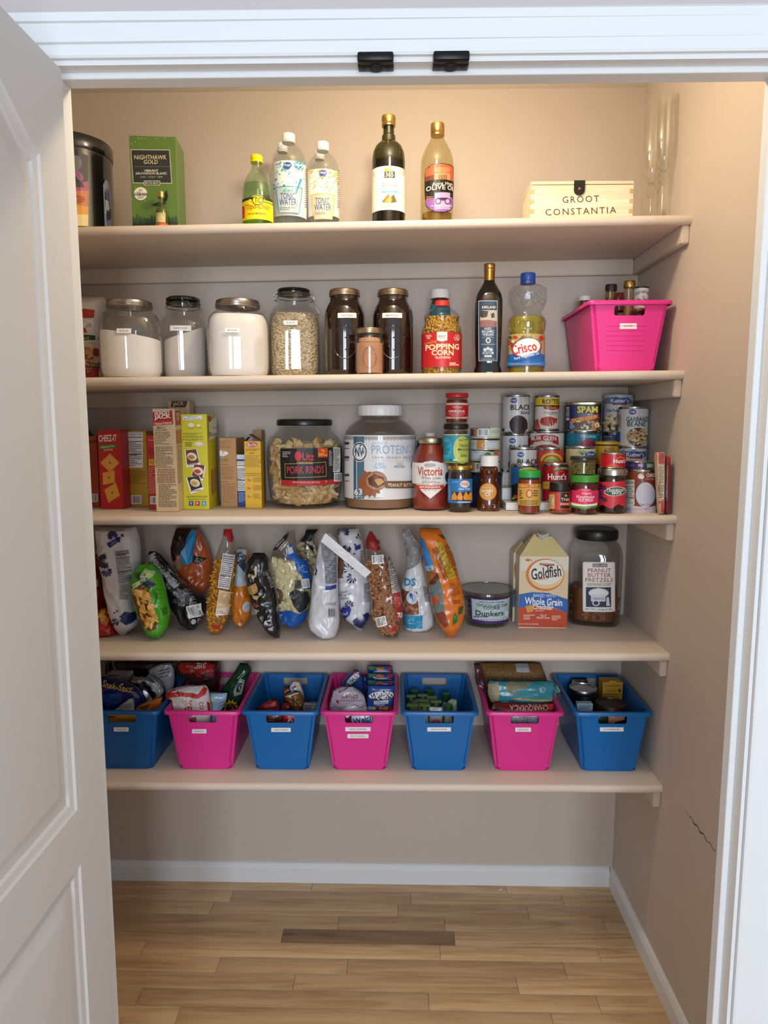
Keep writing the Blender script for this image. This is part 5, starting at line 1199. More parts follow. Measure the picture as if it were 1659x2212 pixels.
def planks(t, x0, x1, y0, y1, n=5):
    for k in range(n): x = x0+(x1-x0)*(k+.5)/n; t.rect(x-1.5, y0, x+1.5, y1, 'bab4b0')
def kroger(t, x, y, r): t.ell(x, y, r, r*.8, '2a4a9c', 18).text('Kroger', x, y, r*1.5, r*.8, 'f4f4f4', shear=.2)
def blackbean(label, cx, ytop, hw, z, Y, y1, full_):
    t = can('bean_can', label, cx, ytop, hw, z, Y, WB, GC, h=.1105); planks(t, cx-hw*.85, cx+hw*.85, ytop+22, y1)
    kroger(t, cx-32, ytop+82, 42); t.text('BLACK', cx+50, ytop+172, hw*1.42, 70, '1e1c1c', bold=.015)
    if full_: t.text('BEANS', cx+116, ytop+240, 120, 38, '1e1c1c')
    if full_:
        t.ell(cx+26, ytop+395, 112, 122, '3a2a24', 22)
        rn = random.Random(int(cx))
        for k in range(90):
            a, q = rn.uniform(0, 6.3), sqrt(rn.random()); t.ell(cx+26+104*q*cos(a), ytop+395+112*q*sin(a), 9, 6, rn.choice(['1f1614', '2c1f1c', '4a3834', '171110']), 7, rn.uniform(0, 90))
        t.rect(cx-hw*.9, ytop+440, cx-130, ytop+480, '2a2a4a').rect(cx-128, ytop+432, cx-88, ytop+484, 'c8c4c0')
    t.done(); return t
b2 = blackbean('black bean can low in the back stack, mostly hidden', 1025, 640, 168, T3, Y3, 1110, True)
blackbean('black bean can topmost of the back stack with bean picture', 1040, 125, 173, T3+.1107, Y3, 620, True)
blackbean('black bean can in the second row, half hidden by the blue can', 1130, 818, 174, T2, Y2, 1000, False)
t = can('vegetable_can', 'blue can behind the green-lidded jar', 1150, 1022, 172, T1, -.2335, '1f5f9e', GC)
t.poly([(1080, 1090), (1150, 1066), (1220, 1062), (1300, 1082), (1300, 1110), (1080, 1110)], 'c8b82a').poly([(985, 1300), (1060, 1260), (1060, 1490), (990, 1480)], '17161c').ell(1030, 1440, 26, 24, 'b83a30').ell(1005, 1462, 18, 14, '8aa83a').done()
t = gjar('chili_paste_jar', 'red chili paste jar with green cap and gold label', 1197, [(128, None), (138, 1640), (142, 1600), (142, 1260), (138, 1220), (130, 1190), (128, 1170)], by=1660, fillm=paint('9a3a1c', .4, var=.3, bscale=90), fy=1215)
t.cap(1104, 1186, 142, '1f9a3a', 'cap', .01); t.wrap(1276, 1556, paint('c9a24a', .45)).name = 'label'
t.rect(1058, 1278, 1336, 1318, 'b8562a').text('SAMBAL OELEK', 1196, 1298, 244, 28, 'e8c05a', bold=.02).ell(1206, 1400, 42, 60, 'c0502a', 14).ell(1206, 1400, 26, 40, 'd9b45c', 12).lines(1084, 1350, 1130, 1470, 4, '6a4416', .6).lines(1252, 1350, 1310, 1440, 3, '6a4416').lines(1090, 1480, 1310, 1545, 4, '7a5420').done()
t = can('tomato_can', 'diced tomato can with yellow name band topmost over the wide can', 1437, 138, 156, T3+.1185, Y3, 'd8ccc0', GC, h=.1015)
t.rect(1282, 180, 1592, 270, 'e2c22c').text('RO*TEL', 1480, 222, 210, 66, '241c18', bold=.02).rect(1282, 270, 1592, 284, '3a2018').poly([(1385, 284), (1590, 284), (1570, 318), (1500, 330), (1400, 318)], '9a2418').text('Fire Roasted', 1486, 302, 130, 24, 'f0c05a', shear=.2).text('DICED TOMATOES', 1478, 364, 160, 18, '4a3a34').text('& GREEN CHILIES', 1490, 384, 110, 10, '6a5a50').ell(1450, 482, 118, 76, 'e8d4c0', 22).ell(1450, 476, 106, 62, 'a83426', 20)
rn = random.Random(6)
for k in range(40): t.ell(rn.uniform(1360, 1550), rn.uniform(430, 520), 13, 9, rn.choice(['c0442c', 'd86a44', '98281e', 'b83a28']), 8, rn.uniform(0, 90))
t.poly([(1284, 470), (1330, 440), (1350, 560), (1284, 590)], '9a4434').ell(1320, 560, 30, 24, 'b8564a').done()
t = can('tomato_can', 'wide cream tomato can with red arched banner', 1428, 600, 222, T3, Y3, 'ddd6c8', GC, h=.1180)
t.poly([(1210, 700), (1260, 664), (1400, 644), (1500, 650), (1570, 672), (1578, 780), (1500, 752), (1400, 742), (1290, 760), (1205, 782)], 'a8242a').text('MUIR GLEN', 1392, 692, 308, 56, 'f2e6da', arc=.1, bold=.01).poly([(1268, 742), (1400, 722), (1500, 740), (1500, 760), (1400, 748), (1268, 762)], 'e0d0bc').text('ORGANIC', 1385, 742, 196, 20, 'c08a7a', sp=1.3).poly([(1290, 800), (1360, 775), (1450, 770), (1530, 790), (1560, 810), (1290, 815)], '9a2a22').done()
t = can('tomato_can', 'red organic tomato can with yellow sunburst arc', 1484, 812, 166, T2, -.1595, 'c2402e', GC)
t.poly([(1360, 985)]+[(1490+140*cos(a), 985-110*sin(a)) for a in [pi-.1-k*(pi-.2)/14 for k in range(15)]], 'd8a42c').poly([(1385, 990)]+[(1490+110*cos(a), 992-92*sin(a)) for a in [pi-.1-k*(pi-.2)/14 for k in range(15)]], 'c2402e').poly([(1400, 990)]+[(1490+92*cos(a), 996-72*sin(a)) for a in [pi-.1-k*(pi-.2)/14 for k in range(15)]], 'a8b43a').text('ORGANIC TOMATOES', 1490, 912, 230, 30, 'f0d060', arc=1.6).text('ITALIAN DICED', 1498, 968, 150, 14, '2a4a1c').done()
crop()
t = can('tomato_can', 'tall red tomato paste can behind the small black-lidded jar', 1201, 1001, 27.5, T1, -.2365, 'a8141c', GC)
crop(940, 830, 1220)
t.poly([(1515, 1105), (1560, 1070), (1630, 1050), (1700, 1075), (1735, 1100), (1735, 1125), (1630, 1085), (1530, 1120)], '2f5a2a').text('100% NATURAL', 1624, 1082, 200, 22, 'd8e8a0', arc=.8).ell(1600, 1112, 40, 14, 'c8301e', 14)
t.text("Hunt's", 1560, 1182, 226, 84, 'f4f0ec', bold=.02).rect(1376, 1245, 1480, 1340, 'd0a83a').text('To', 1432, 1292, 30, 36, '5a2a14').done()
# small thai paste jar
crop(1190, 830, 1490)
t = gjar('curry_paste_jar', 'small red curry paste jar with black lid before the tall red can', 98, [(108, None), (118, 1530), (122, 1500), (122, 1300), (116, 1270), (106, 1255)], by=1550, fillm=paint('b04424', .4), fy=1275)
t.cap(1164, 1262, 120, '17110f', 'cap', .01); t.wrap(1296, 1500, paint('b8402a', .45)).name = 'label'
t.rect(112, 1296, 215, 1480, '1f1310').text('THAI', 168, 1376, 92, 38, 'e8dcc8').ell(176, 1330, 16, 16, 'a89058', 12).rect(110, 1412, 215, 1446, 'd85a34').text('RED CURRY PASTE', 162, 1430, 92, 14, 'f0d8c8').rect(-20, 1318, 46, 1484, 'd8c08a').lines(-14, 1326, 40, 1478, 12, '7a5a34').done()
# ---- right part
t = Round('meat_can', 'squarish luncheon meat can with yellow name on dark blue', 'can', 402, T3+.1185, [(212, None, 3.6), (212, 215, 3.6)], Y=-.083, group=GC, yref=215)
r, H = t.prof[1][0], .0805; RB = [(r*.97, 0, 3.6), (r, .001, 3.6), (r, .003, 3.6), (r*.985, .004, 3.6), (r*.985, H-.007, 3.6), (r*1.03, H-.006, 3.6), (r*1.03, H-.001, 3.6), (r*.98, H, 3.6), (r*.95, H-.004, 3.6)]
V, F = lathe_data(RB, 48); t.part('tin', V, F, metal('b0a888', .3)); t.set([(r*.988, 0, 3.6), (r*.988, H, 3.6)])
V, F = lathe_data([(r*.988, .004, 3.6), (r*.988, H-.0075, 3.6)], 48); t.part('sleeve', V, [f for f in F if len(f) == 4], paint('1b2450', .35, coat=.2))
t.rect(305, 246, 596, 350, '17132a').text('SPAM', 438, 302, 240, 82, 'e8d82a', bold=.03).poly([(235, 418), (560, 352), (574, 410), (236, 470)], 'c4421e').text('25% LESS SODIUM', 396, 410, 306, 40, 'f2d23a', rot=-10, shear=.2).poly([(230, 475), (560, 415), (600, 440), (600, 550), (230, 550)], '4a3a20')
rn = random.Random(9)
for k in range(46): t.ell(rn.uniform(240, 590), rn.uniform(440, 545), rn.uniform(12, 28), rn.uniform(9, 16), rn.choice(['c87a4a', 'e0c890', '5a7a2e', 'd8943a', 'b8583a', 'e8dcb8', 'a83a22']), 9, rn.uniform(0, 180))
t.ell(548, 485, 30, 32, 'e8e0a8', 14).ell(548, 485, 14, 15, 'd8b83a', 12).bars(186, 275, 224, 430, 6, False).ell(250, 500, 24, 36, '5a8ac0', 12).done()
t = can('vegetable_can', 'teal organic can beneath the luncheon meat can', 382, 566, 206, T3, Y3, '1f7488', GC, h=.1180)
t.text('ORGANIC', 446, 622, 186, 34, 'dce8ec', rot=3).poly([(330, 740), (350, 695), (400, 665), (460, 660), (520, 690), (525, 740)], 'a82a48').done()
t = can('fruit_can', 'pale yellow pineapple can behind the pickle jar', 360, 742, 178, T2, -.1665, 'dcd49a', GC)
for a in (-60, -35, -12, 15, 40, 62): t.poly([(368, 845), (368+70*sin(radians(a))-4, 845-70*cos(radians(a))), (368+70*sin(radians(a))+6, 846-70*cos(radians(a))), (378, 845)], '4a6a2a')
t.ell(470, 842, 62, 40, '2a52a8', 20).text('Great', 470, 832, 84, 30, 'f0f4f8', shear=.2).rect(185, 790, 225, 900, 'c8bc7a').done()
t = can('bean_can', 'white mountain-label bean can in the back corner', 806, 582, 168, T3, Y3, 'ccd0d6', GC, h=.1105)
t.poly([(640, 640), (690, 605), (720, 630), (770, 600), (800, 640), (800, 670), (640, 670)], '5c6a84').done()
t = can('bean_can', 'tall-stacked chickpea can with blue name plate against the wall', 810, 112, 170, T3+.1107, Y3, 'd2d0d0', GC, h=.1105)
t.rect(640, 128, 972, 235, '7a8296').poly([(640, 190), (690, 150), (730, 180), (780, 140), (850, 185), (900, 150), (972, 200), (972, 130), (640, 130)], 'c2c8d2').poly([(716, 158), (928, 165), (935, 225), (820, 236), (716, 225)], '1f4a94').text("Kuner's", 822, 195, 204, 52, 'f0f2f4', bold=.02).rect(740, 232, 905, 248, 'b8282c').text('Garbanzo', 775, 310, 206, 40, '2a2420').ell(752, 465, 110, 100, '5a4030', 20)
rn = random.Random(3)
for k in range(46):
    a, q = rn.uniform(0, 6.3), sqrt(rn.random()); t.ell(745+100*q*cos(a), 465+92*q*sin(a), 21, 19, rn.choice(['e0c89a', 'd8bc88', 'ecd8b0', 'c8a870']), 9)
t.done()
t = can('bean_can', 'lower chickpea can with blue name plate under the green lettered can', 977, 752, 166, T2, Y2, 'd2d2d4', GC, h=.1105)
t.rect(815, 768, 1140, 860, '7a8296').poly([(815, 820), (870, 780), (930, 815), (990, 775), (1060, 815), (1140, 790), (1140, 768), (815, 768)], 'c2c8d2').poly([(905, 800), (1112, 806), (1118, 868), (1010, 880), (902, 868)], '1f4a94').text("Kuner's", 1006, 838, 200, 50, 'f0f2f4', bold=.02).rect(935, 872, 1090, 888, 'b8282c').done()
t = can('bean_can', 'chickpea can with dark green lettering, topmost beside the wall', 990, 262, 172, T2+.1107, Y2, WB, GC, h=.1125)
planks(t, 850, 1140, 280, 740); kroger(t, 978, 330, 42); t.text('GARBANZO', 1050, 418, 290, 58, '1d4a4c', bold=.015).text('BEANS', 1018, 476, 206, 58, '1d4a4c', bold=.015).ell(1030, 628, 116, 110, '5a4030', 22)
for k in range(80):
    a, q = rn.uniform(0, 6.3), sqrt(rn.random()); t.ell(1030+106*q*cos(a), 628+100*q*sin(a), 14, 13, rn.choice(['d0b07a', 'c8a468', 'e0c898', 'b89058']), 8)
t.rect(808, 568, 848, 690, '24407e').lines(828, 360, 862, 520, 8, '8a8480').done()
t = gjar('mustard_jar', 'brown mustard jar with flat yellow lid between the stacks', 666, [(120, None), (130, 900), (136, 760), (134, 725), (128, 715)], z=T2, Y=Y2+.0, fillm=paint('9a7a2a', .4), fy=740, yref=760)
t.cap(682, 716, 141, 'd8a81e', 'cap', 0); t.wrap(738, 960, paint('d0a42c', .4)).name = 'label'; t.text('Creole', 696, 765, 110, 36, '9a2a1c', shear=.3).text('Mustard', 700, 800, 130, 34, '7a1c14', shear=.3).done()
# front row on the right
wm = gjar('fruit_spread_jar', 'watermelon spread jar with green lid and pink label', 393, [(142, None), (154, 1535), (160, 1490), (160, 1210), (152, 1180), (146, 1165)], by=1556, fillm=paint('5a1c14', .2), fy=1180)
wm.cap(1080, 1162, 160, '3f8f2a', 'cap', 0); wm.wrap(1272, 1432, paint('d8315e', .4)).name = 'label'
wm.poly([(300, 1275), (340, 1250), (400, 1240), (460, 1250), (500, 1275)], 'd8315e').text("TRADER JOE'S", 412, 1265, 100, 12, 'f8e0e6').text('Organic', 428, 1306, 110, 34, 'fbeef0', shear=.35, bold=0).text('Watermelon', 412, 1342, 206, 38, 'fbeef0', shear=.35, bold=0).text('FRUIT SPREAD', 416, 1384, 166, 34, 'fbeef0').poly([(238, 1400), (300, 1424), (400, 1436), (500, 1428), (548, 1412), (548, 1442), (400, 1462), (240, 1440)], 'ece4d0').poly([(240, 1440), (400, 1460), (548, 1442), (548, 1464), (470, 1480), (400, 1500), (330, 1480), (240, 1464)], '4a8a34').text('NET WT 10 OZ (283g)', 412, 1472, 110, 10, 'e0f0c8')
for x_, y_ in ((272, 1308), (296, 1360), (262, 1400), (520, 1330), (532, 1370), (318, 1390)): wm.ell(x_, y_, 3, 6, '3a1018', 8, 20)
wm.done()
t = gjar('pickle_jar', 'jar of chopped olive relish with dark lid on the green lid', 382, [(136, None), (146, 1070), (148, 1040), (146, 930), (138, 905), (136, 890)], z=wm.z+wm.zpx(1080), Y=wm.Y, fillm=grains('8a7c34', 'a8984a', '4a4418', 260, .8), fy=925, gl='eef0dc', yref=980)
t.lathe('lid', [(148, 908), (154, 902), (154, 872), (148, 860)], paint('2a2826', .25), 40); t.done()
cr = gjar('cranberry_jar', 'cranberry sauce jar with wide silver lid', 720, [(150, None), (162, 1525), (168, 1480), (168, 1140), (160, 1100), (152, 1085)], by=1546, fillm=paint('2c0c0a', .2), fy=1110)
cr.lathe('lid', [(160, 1086), (171, 1080), (172, 1020), (164, 1004), (150, 1000)], metal('b6b0a6', .3), 40)
cr.poly([(560, 1165), (885, 1150), (885, 1480), (800, 1430), (720, 1485), (620, 1440), (565, 1470)], 'c22c38').ell(768, 1280, 126, 56, 'e6e2d4', 24, -4).ell(768, 1280, 118, 50, '1f4a40', 24, -4).text('CRANBERRY', 772, 1266, 204, 36, 'f0ece0', arc=.15).text('sauce', 782, 1298, 110, 32, 'f0ece0')
for k in range(16): cr.ell(rn.uniform(572, 660), rn.uniform(1190, 1420), 20, 16, rn.choice(['2a3a7a', '5a1420', '7a1c28', '3a1018']), 10)
cr.lname = 'label'; cr.done()
t = can('tomato_can', 'small red tomato can standing on the silver lid', 744, 822, 148, cr.z+cr.zpx(999)+.0005, cr.Y, 'b8161e', GC)
t.text("Hunt's", 815, 916, 136, 50, 'f4f0ec', bold=.02).poly([(670, 975), (740, 940), (810, 975), (810, 985), (670, 985)], 'c8502a').poly([(790, 880), (830, 860), (870, 880), (860, 890), (830, 874), (800, 892)], 'd86a4a').done()
ck = can('coconut_milk_can', 'brown coconut milk can with big white oval', 1086, 1014, 184, Z3(1086), at_z(1086, 1542, Z3(1086)).y+.042, '7c3a1e', GC)
ck.poly([(905, 1395), (1000, 1450), (1130, 1470), (1260, 1440), (1260, 1535), (905, 1535)], 'c8c2cc').ell(1128, 1320, 112, 150, 'c4c8de', 30).rect(908, 1140, 1002, 1440, 'd2cec6').lines(914, 1150, 996, 1190, 3, '5a4a44').lines(914, 1210, 996, 1430, 8, '8a827a').rect(910, 1180, 1000, 1186, '3a2a24').rect(910, 1350, 1000, 1356, '3a2a24').text('CHAOKOH', 1204, 1086, 130, 46, 'f0e8e0', bold=.02).text('COCONUT MILK', 1196, 1132, 140, 24, 'e09a9a').ell(1075, 1100, 36, 36, 'e0b8b0', 14).poly([(1050, 1120), (1070, 1075), (1100, 1110), (1115, 1095), (1105, 1130)], 'f0e6e0').text('Cont. 13.5 fl oz', 1140, 1432, 190, 24, '5c5866').text('(coconut milk)', 1060, 1490, 190, 20, 'b86a9a', shear=.2).text('CC', 934, 1490, 44, 34, '1f3a24', bold=.02).done()
fl = can('fish_can', 'flat can with purple label on the coconut milk can', 1072, 918, 168, ck.z+ck.top, ck.Y, '3a2052', GC, cat='can')
fl.rect(1140, 944, 1230, 1000, '5a8a5a').text('KA-ME', 960, 968, 90, 24, '7a5a9a').text('ME', 1075, 968, 60, 34, 'd0b8e0', bold=.02).lines(1150, 958, 1220, 990, 2, 'c0dcc0').done()
# two flat pouches leaning at the wall
for (rows, Y, col, lab, dk) in (([(812, 1252, 1350), (900, 1246, 1352), (1100, 1256, 1352), (1300, 1268, 1346), (1450, 1275, 1342), (1566, 1285, 1332)], -.352, 'c9a48a', 'pinkish seasoning pouch standing on edge beside the coconut milk can', 0), ([(858, 1352, 1412), (1000, 1352, 1418), (1300, 1352, 1412), (1558, 1356, 1404)], -.345, '8a2a2c', 'red seasoning pouch standing on edge next to the wall', 1)):
    t = Bag('seasoning_pouch', lab, 'pouch', rows, Z3(1340)+.0005, Y, .012, paint(col, .35), GC, seed=4+dk, wr=.001, ends=(.02, .02), p=4)
    if dk == 0: t.poly([(1254, 818), (1348, 822), (1350, 940), (1250, 950)], 'b0505a').rect(1268, 960, 1346, 1370, 'e0d6b8').lines(1276, 970, 1340, 1360, 22, '4a4038').poly([(1262, 1400), (1342, 1390), (1334, 1560), (1288, 1560), (1270, 1500)], 'c04a44')
    else: t.rect(1356, 960, 1392, 1400, '5a6a88').lines(1360, 970, 1388, 1390, 20, 'b8c0cc').poly([(1358, 862), (1410, 868), (1412, 930), (1356, 940)], 'c0322a')
    t.done()
# ================================================================ fourth shelf: snack bags
Z4 = lambda u: zs(4, u)
SB_ = 'snack bags on the fourth shelf'
def film(c, rough=.28): return paint(c, rough, coat=.3, bump=.35, bscale=55.)
def bag(name, label, rows, col, Y=None, b=.035, cat='snack bag', **k):
    m = (rows[0][1]+rows[0][2])/2
    return Bag(name, label, cat, rows, k.pop('z', None) or Z4(m), Y, b, film(col) if isinstance(col, str) else col, SB_, **k)
CLR = glass('f2f0ec', 1.4, .06)
crop(180, 1130, 520)
def plume(t, cx, cy, r, a0, a1, n, col='232c62', w=.32):
    """fan of drop-shaped strokes, as on a folk-style print"""
    for k in range(n):
        a = radians(a0+(a1-a0)*k/(n-1)); L_ = r*(.75+.35*sin(pi*k/(n-1))); ux, uy = cos(a), sin(a); px, py = -uy, ux; ww = r*w*.5
        t.poly([(cx+ux*L_*.25, cy+uy*L_*.25), (cx+ux*L_*.6+px*ww*.7, cy+uy*L_*.6+py*ww*.7), (cx+ux*L_*.9+px*ww, cy+uy*L_*.9+py*ww), (cx+ux*L_+px*ww*.2, cy+uy*L_+py*ww*.2), (cx+ux*L_*.9-px*ww*.6, cy+uy*L_*.9-py*ww*.6), (cx+ux*L_*.6-px*ww*.3, cy+uy*L_*.6-py*ww*.3)], col)
t = bag('snack_bag', 'dark red crinkled snack bag behind the open door', [(335, 70, 175), (420, 62, 190), (600, 64, 205), (800, 70, 250), (960, 80, 235), (1100, 80, 200)], '8a1e16', Y=-.14, b=.03, seed=3)
t.text('YZ', 104, 578, 50, 30, 'e8e0dc').poly([(80, 690), (140, 590), (205, 605), (180, 640), (95, 725), (78, 715)], 'c8c8ca').poly([(70, 345), (170, 350), (188, 420), (120, 480), (66, 440)], 'b8402a').done()
t = bag('snack_bag', 'red bag with yellow flame print lying low by the door', [(890, 190, 250), (960, 130, 292), (1060, 95, 340), (1130, 96, 352), (1168, 120, 345)], 'b8200f', Y=-.215, b=.035, seed=5, wr=.006)
t.poly([(190, 910), (250, 930), (290, 1000), (300, 1060), (270, 1010), (255, 1065), (230, 1005), (205, 1050), (180, 990), (150, 1010), (170, 950)], 'd8b04a').poly([(170, 1000), (230, 990), (280, 1040), (240, 1050), (200, 1040)], 'd8702a').done()
t = bag('chip_bag', 'tall white chip bag with dark blue plume print near the door', [(40, 135, 545), (150, 150, 575), (300, 160, 592), (450, 190, 590), (600, 220, 560), (800, 258, 540), (950, 300, 580), (1060, 340, 585), (1120, 358, 500), (1166, 375, 432)], 'd8d6dc', b=.045, seed=7, wr=.005, ends=(.16, .02))
t.poly([(245, 215), (345, 160), (330, 140), (395, 150), (390, 210), (372, 196), (282, 262)], '232f74').text('MADE IN\nAUSTIN', 315, 208, 74, 32, 'c8ccdc', rot=-28)
plume(t, 330, 180, 100, 200, 290, 7); plume(t, 265, 390, 110, 95, 230, 9, '2c2440'); plume(t, 240, 470, 90, 20, 120, 6); plume(t, 350, 1010, 190, -32, 14, 8); plume(t, 390, 1000, 110, 110, 160, 3)
for x_, y_ in ((335, 940), (362, 920)): t.ell(x_, y_, 10, 9, '1c2248', 10)
t.facts(352, 268, 520, 640, None, rot=-7, n=20).lines(392, 640, 490, 800, 14, '5c5a66').rect(405, 110, 438, 140, '3a3e44').done()
t = bag('puff_bag', 'bright green bag with printed yellow snack puffs', [(430, 610, 720), (500, 545, 780), (560, 522, 815), (640, 510, 845), (800, 530, 880), (950, 575, 915), (1080, 650, 890), (1150, 700, 840), (1190, 735, 805)], '4aa81c', b=.036, Y=-.25, seed=9, wr=.006)
t.poly([(515, 660), (600, 650), (700, 720), (720, 850), (775, 1000), (770, 1120), (690, 1130), (620, 1060), (560, 900), (520, 760)], '7a3a12')
rn = random.Random(21)
for k in range(46):
    f = rn.random(); y_ = 690+f*400; xl = 525+f*110; x_ = rn.uniform(xl, min(770, xl+160)); t.ell(x_, y_, rn.uniform(34, 52), rn.uniform(13, 18), rn.choice(['dca03a', 'e8b858', 'd08c2a', 'f0c878']), 12, rn.uniform(20, 110))
t.poly([(548, 520), (640, 505), (700, 540), (640, 600), (560, 590)], '2d5a1c').poly([(580, 530), (650, 535), (780, 640), (700, 690), (600, 640)], '23344a').lines(610, 550, 740, 660, 8, '8a9ab0', .4, 38).poly([(520, 640), (600, 600), (660, 470), (760, 520), (740, 560), (640, 620), (540, 690)], 'b8cc88').lines(745, 680, 820, 800, 10, '1c3c14', .4, -12).lines(840, 880, 905, 960, 5, '1c3c14', .4, -15).done()
t = bag('chip_bag', 'black chip bag with a long white strip and barcode', [(300, 690, 765), (400, 700, 850), (520, 770, 960), (650, 860, 1080), (750, 890, 1250), (850, 910, 1300), (950, 970, 1295), (1050, 1020, 1240), (1110, 1070, 1200), (1165, 1115, 1170)], '17171a', b=.034, Y=-.165, seed=11, wr=.006)
t.poly([(672, 358), (752, 300), (870, 450), (1060, 628), (950, 690), (860, 560), (800, 480)], 'b4b4b4').lines(690, 400, 1040, 600, 16, '35353a', .55, 45, (.05, .14)).lines(985, 690, 1180, 860, 10, 'a8a8a8', .35, -12).bars(1095, 855, 1258, 990, 12, rot=-12).ell(1166, 1036, 26, 26, 'd8d8d8', 14).rect(1200, 1000, 1240, 1050, '8a8a90').ell(1258, 985, 10, 20, '8a5a50', 10).poly([(935, 830), (968, 785), (1000, 862)], '3e3e42').lines(1140, 845, 1210, 862, 1, '8a8a8a', .5, -12).done()
t = bag('snack_bag', 'orange and brown snack bag held shut over the black chip bag', [(50, 985, 1195), (150, 950, 1260), (260, 920, 1320), (380, 940, 1350), (480, 980, 1360), (600, 1060, 1350), (700, 1130, 1310), (760, 1170, 1270), (1040, 1150, 1260)], 'b8582a', Y=-.08, b=.03, seed=13, wr=.006)
t.poly([(985, 55), (1140, 60), (1135, 150), (1090, 260), (1040, 300), (950, 420), (925, 300), (945, 170)], '2c1812').poly([(1170, 340), (1310, 365), (1200, 440), (1140, 400)], '2a1a14').lines(1175, 370, 1280, 420, 4, 'c8b8a8', .4, 15).poly([(940, 400), (1010, 390), (1050, 470), (1000, 500), (960, 470)], '9a7a5a').text('82', 1248, 652, 36, 26, 'e8c8b0', rot=10).done()
q0 = t.loc(1120, 240)
m_ = paint('2a86b8', .35)
pts = [(1150, 62), (1208, 70), (1200, 180), (1170, 290), (1165, 395), (1120, 432), (1050, 415), (1042, 300), (1090, 240), (1100, 170)]
V = []
for off in (.006, .018):
    for p in pts: u, v_ = t.loc(*p); x, y, z = t.map(u, v_, 0); V.append((x, y-off, z))
n = len(pts); F = [tuple(range(n))[::-1], tuple(range(n, 2*n))]+[(i, (i+1) % n, n+(i+1) % n, n+i) for i in range(n)]
t.part('blue_fold', V, F, m_, None, None)
# ring noodle snack, clear bag
crop(430, 1130, 770)
t = bag('noodle_bag', 'clear bag of yellow curly snacks with red twisted top', [(55, 262, 345), (130, 255, 365), (190, 240, 385), (300, 200, 400), (400, 165, 395), (550, 130, 385), (700, 110, 368), (850, 90, 340), (1000, 95, 295), (1075, 120, 240), (1114, 132, 205)], CLR, b=.032, Y=-.215, seed=15, wr=.003)
V, F = [], []
t2 = Bag.__new__(Bag)
stuffing(t, 'curls', 190, .0062, paint('e0a02e', .4), .72, .05, .9, (1.3, .55, .55), 5, 1, .25, .3)
stuffing(t, 'curls', 120, .006, paint('cf8a1c', .4), .75, .03, .9, (1.2, .6, .6), 9, 1, .25, .3, .55)
V2 = [t.surf(-cos(pi*i/14), t.zb+(t.zt-t.zb)*.72*j/16, -1) for j in range(17) for i in range(15)]
V2 = [(x, y*.45, z) for x, y, z in V2]; t.part('snack_mass', V2, [(j*15+i, j*15+i+1, j*15+i+16, j*15+i+15) for j in range(16) for i in range(14)], paint('a86a14', .6), None, 180)
t.poly([(262, 62), (345, 62), (372, 150), (355, 200), (310, 200), (290, 140), (258, 130)], 'a81e24').poly([(135, 1075), (235, 1070), (210, 1114), (140, 1112)], 'c42a2a').facts(225, 320, 352, 690, 'd8d4d6', rot=9, n=16).poly([(212, 700), (335, 720), (318, 880), (178, 920)], 'd2b48a').lines(215, 735, 325, 850, 9, 'a86a3a', .4, 8).poly([(180, 900), (318, 870), (308, 962), (175, 968)], 'e6d8cc').lines(190, 920, 300, 955, 2, 'b85a2a').done()
t = bag('snack_bag', 'orange and pale blue snack bag with rolled top beside the curls', [(265, 400, 485), (300, 372, 530), (380, 365, 520), (460, 365, 498), (560, 370, 500), (650, 350, 520), (800, 330, 545), (950, 345, 550), (1040, 380, 495), (1082, 415, 455)], 'd0761e', b=.026, Y=-.15, seed=17)
t.poly([(400, 268), (480, 270), (528, 305), (515, 385), (500, 540), (500, 655), (362, 655), (372, 540), (365, 400), (372, 305)], 'b4c2ce').poly([(385, 320), (440, 300), (500, 340), (480, 520), (440, 470), (400, 420)], '33404e').lines(390, 300, 460, 420, 6, '6a7a8a', .5, 60).text('FARMS', 492, 735, 110, 40, 'a8521a', rot=80).ell(500, 880, 40, 56, 'c8c4bc', 14, 10).poly([(470, 900), (500, 850), (540, 870), (540, 910), (500, 940)], 'b0b0b4').poly([(420, 1045), (455, 1060), (440, 1082), (418, 1078)], 'e8e4e0').ell(450, 1030, 18, 16, 'a8501a', 10).done()
t = bag('chip_bag', 'glossy black chip bag with gold script and chip picture', [(318, 570, 690), (400, 510, 740), (480, 498, 755), (550, 500, 772), (700, 520, 812), (850, 560, 835), (950, 610, 842), (1050, 700, 848), (1114, 790, 848)], '121113', b=.03, Y=-.24, seed=19, wr=.007)
t.poly([(515, 665), (600, 630), (622, 720), (560, 760), (520, 730)], 'b08a54').poly([(560, 760), (640, 765), (610, 810), (570, 795)], 'c49a60').text('ips', 545, 550, 60, 38, 'd8c49a', shear=.3).poly([(590, 450), (615, 460), (608, 560), (570, 590), (545, 570), (590, 545)], 'd0bc92').text('CHIPOTLE', 745, 600, 170, 30, 'b8b4ac', rot=68).lines(690, 480, 730, 560, 5, '8a8680', .4, 65).poly([(690, 1035), (760, 1010), (775, 1070), (740, 1082), (690, 1060)], 'd0d0d2').poly([(705, 1040), (760, 1020), (768, 1065), (730, 1075)], '2a2a2e').lines(720, 1024, 762, 1070, 3, 'd0d0d2').poly([(575, 830), (640, 870), (600, 890), (570, 870)], '8a3a2a').poly([(572, 880), (610, 910), (612, 962), (580, 940)], 'a8a4a0').text('URBAN', 825, 915, 84, 18, 'b0aca4', rot=80).done()
t = bag('popcorn_bag', 'popcorn bag with black twisted neck behind the blue popcorn bag', [(62, 1130, 1262), (120, 1110, 1235), (180, 1060, 1215), (260, 1030, 1235), (340, 1040, 1242), (420, 1060, 1235), (600, 1080, 1220), (960, 1080, 1200)], CLR, Y=-.075, b=.03, seed=23, wr=.003)
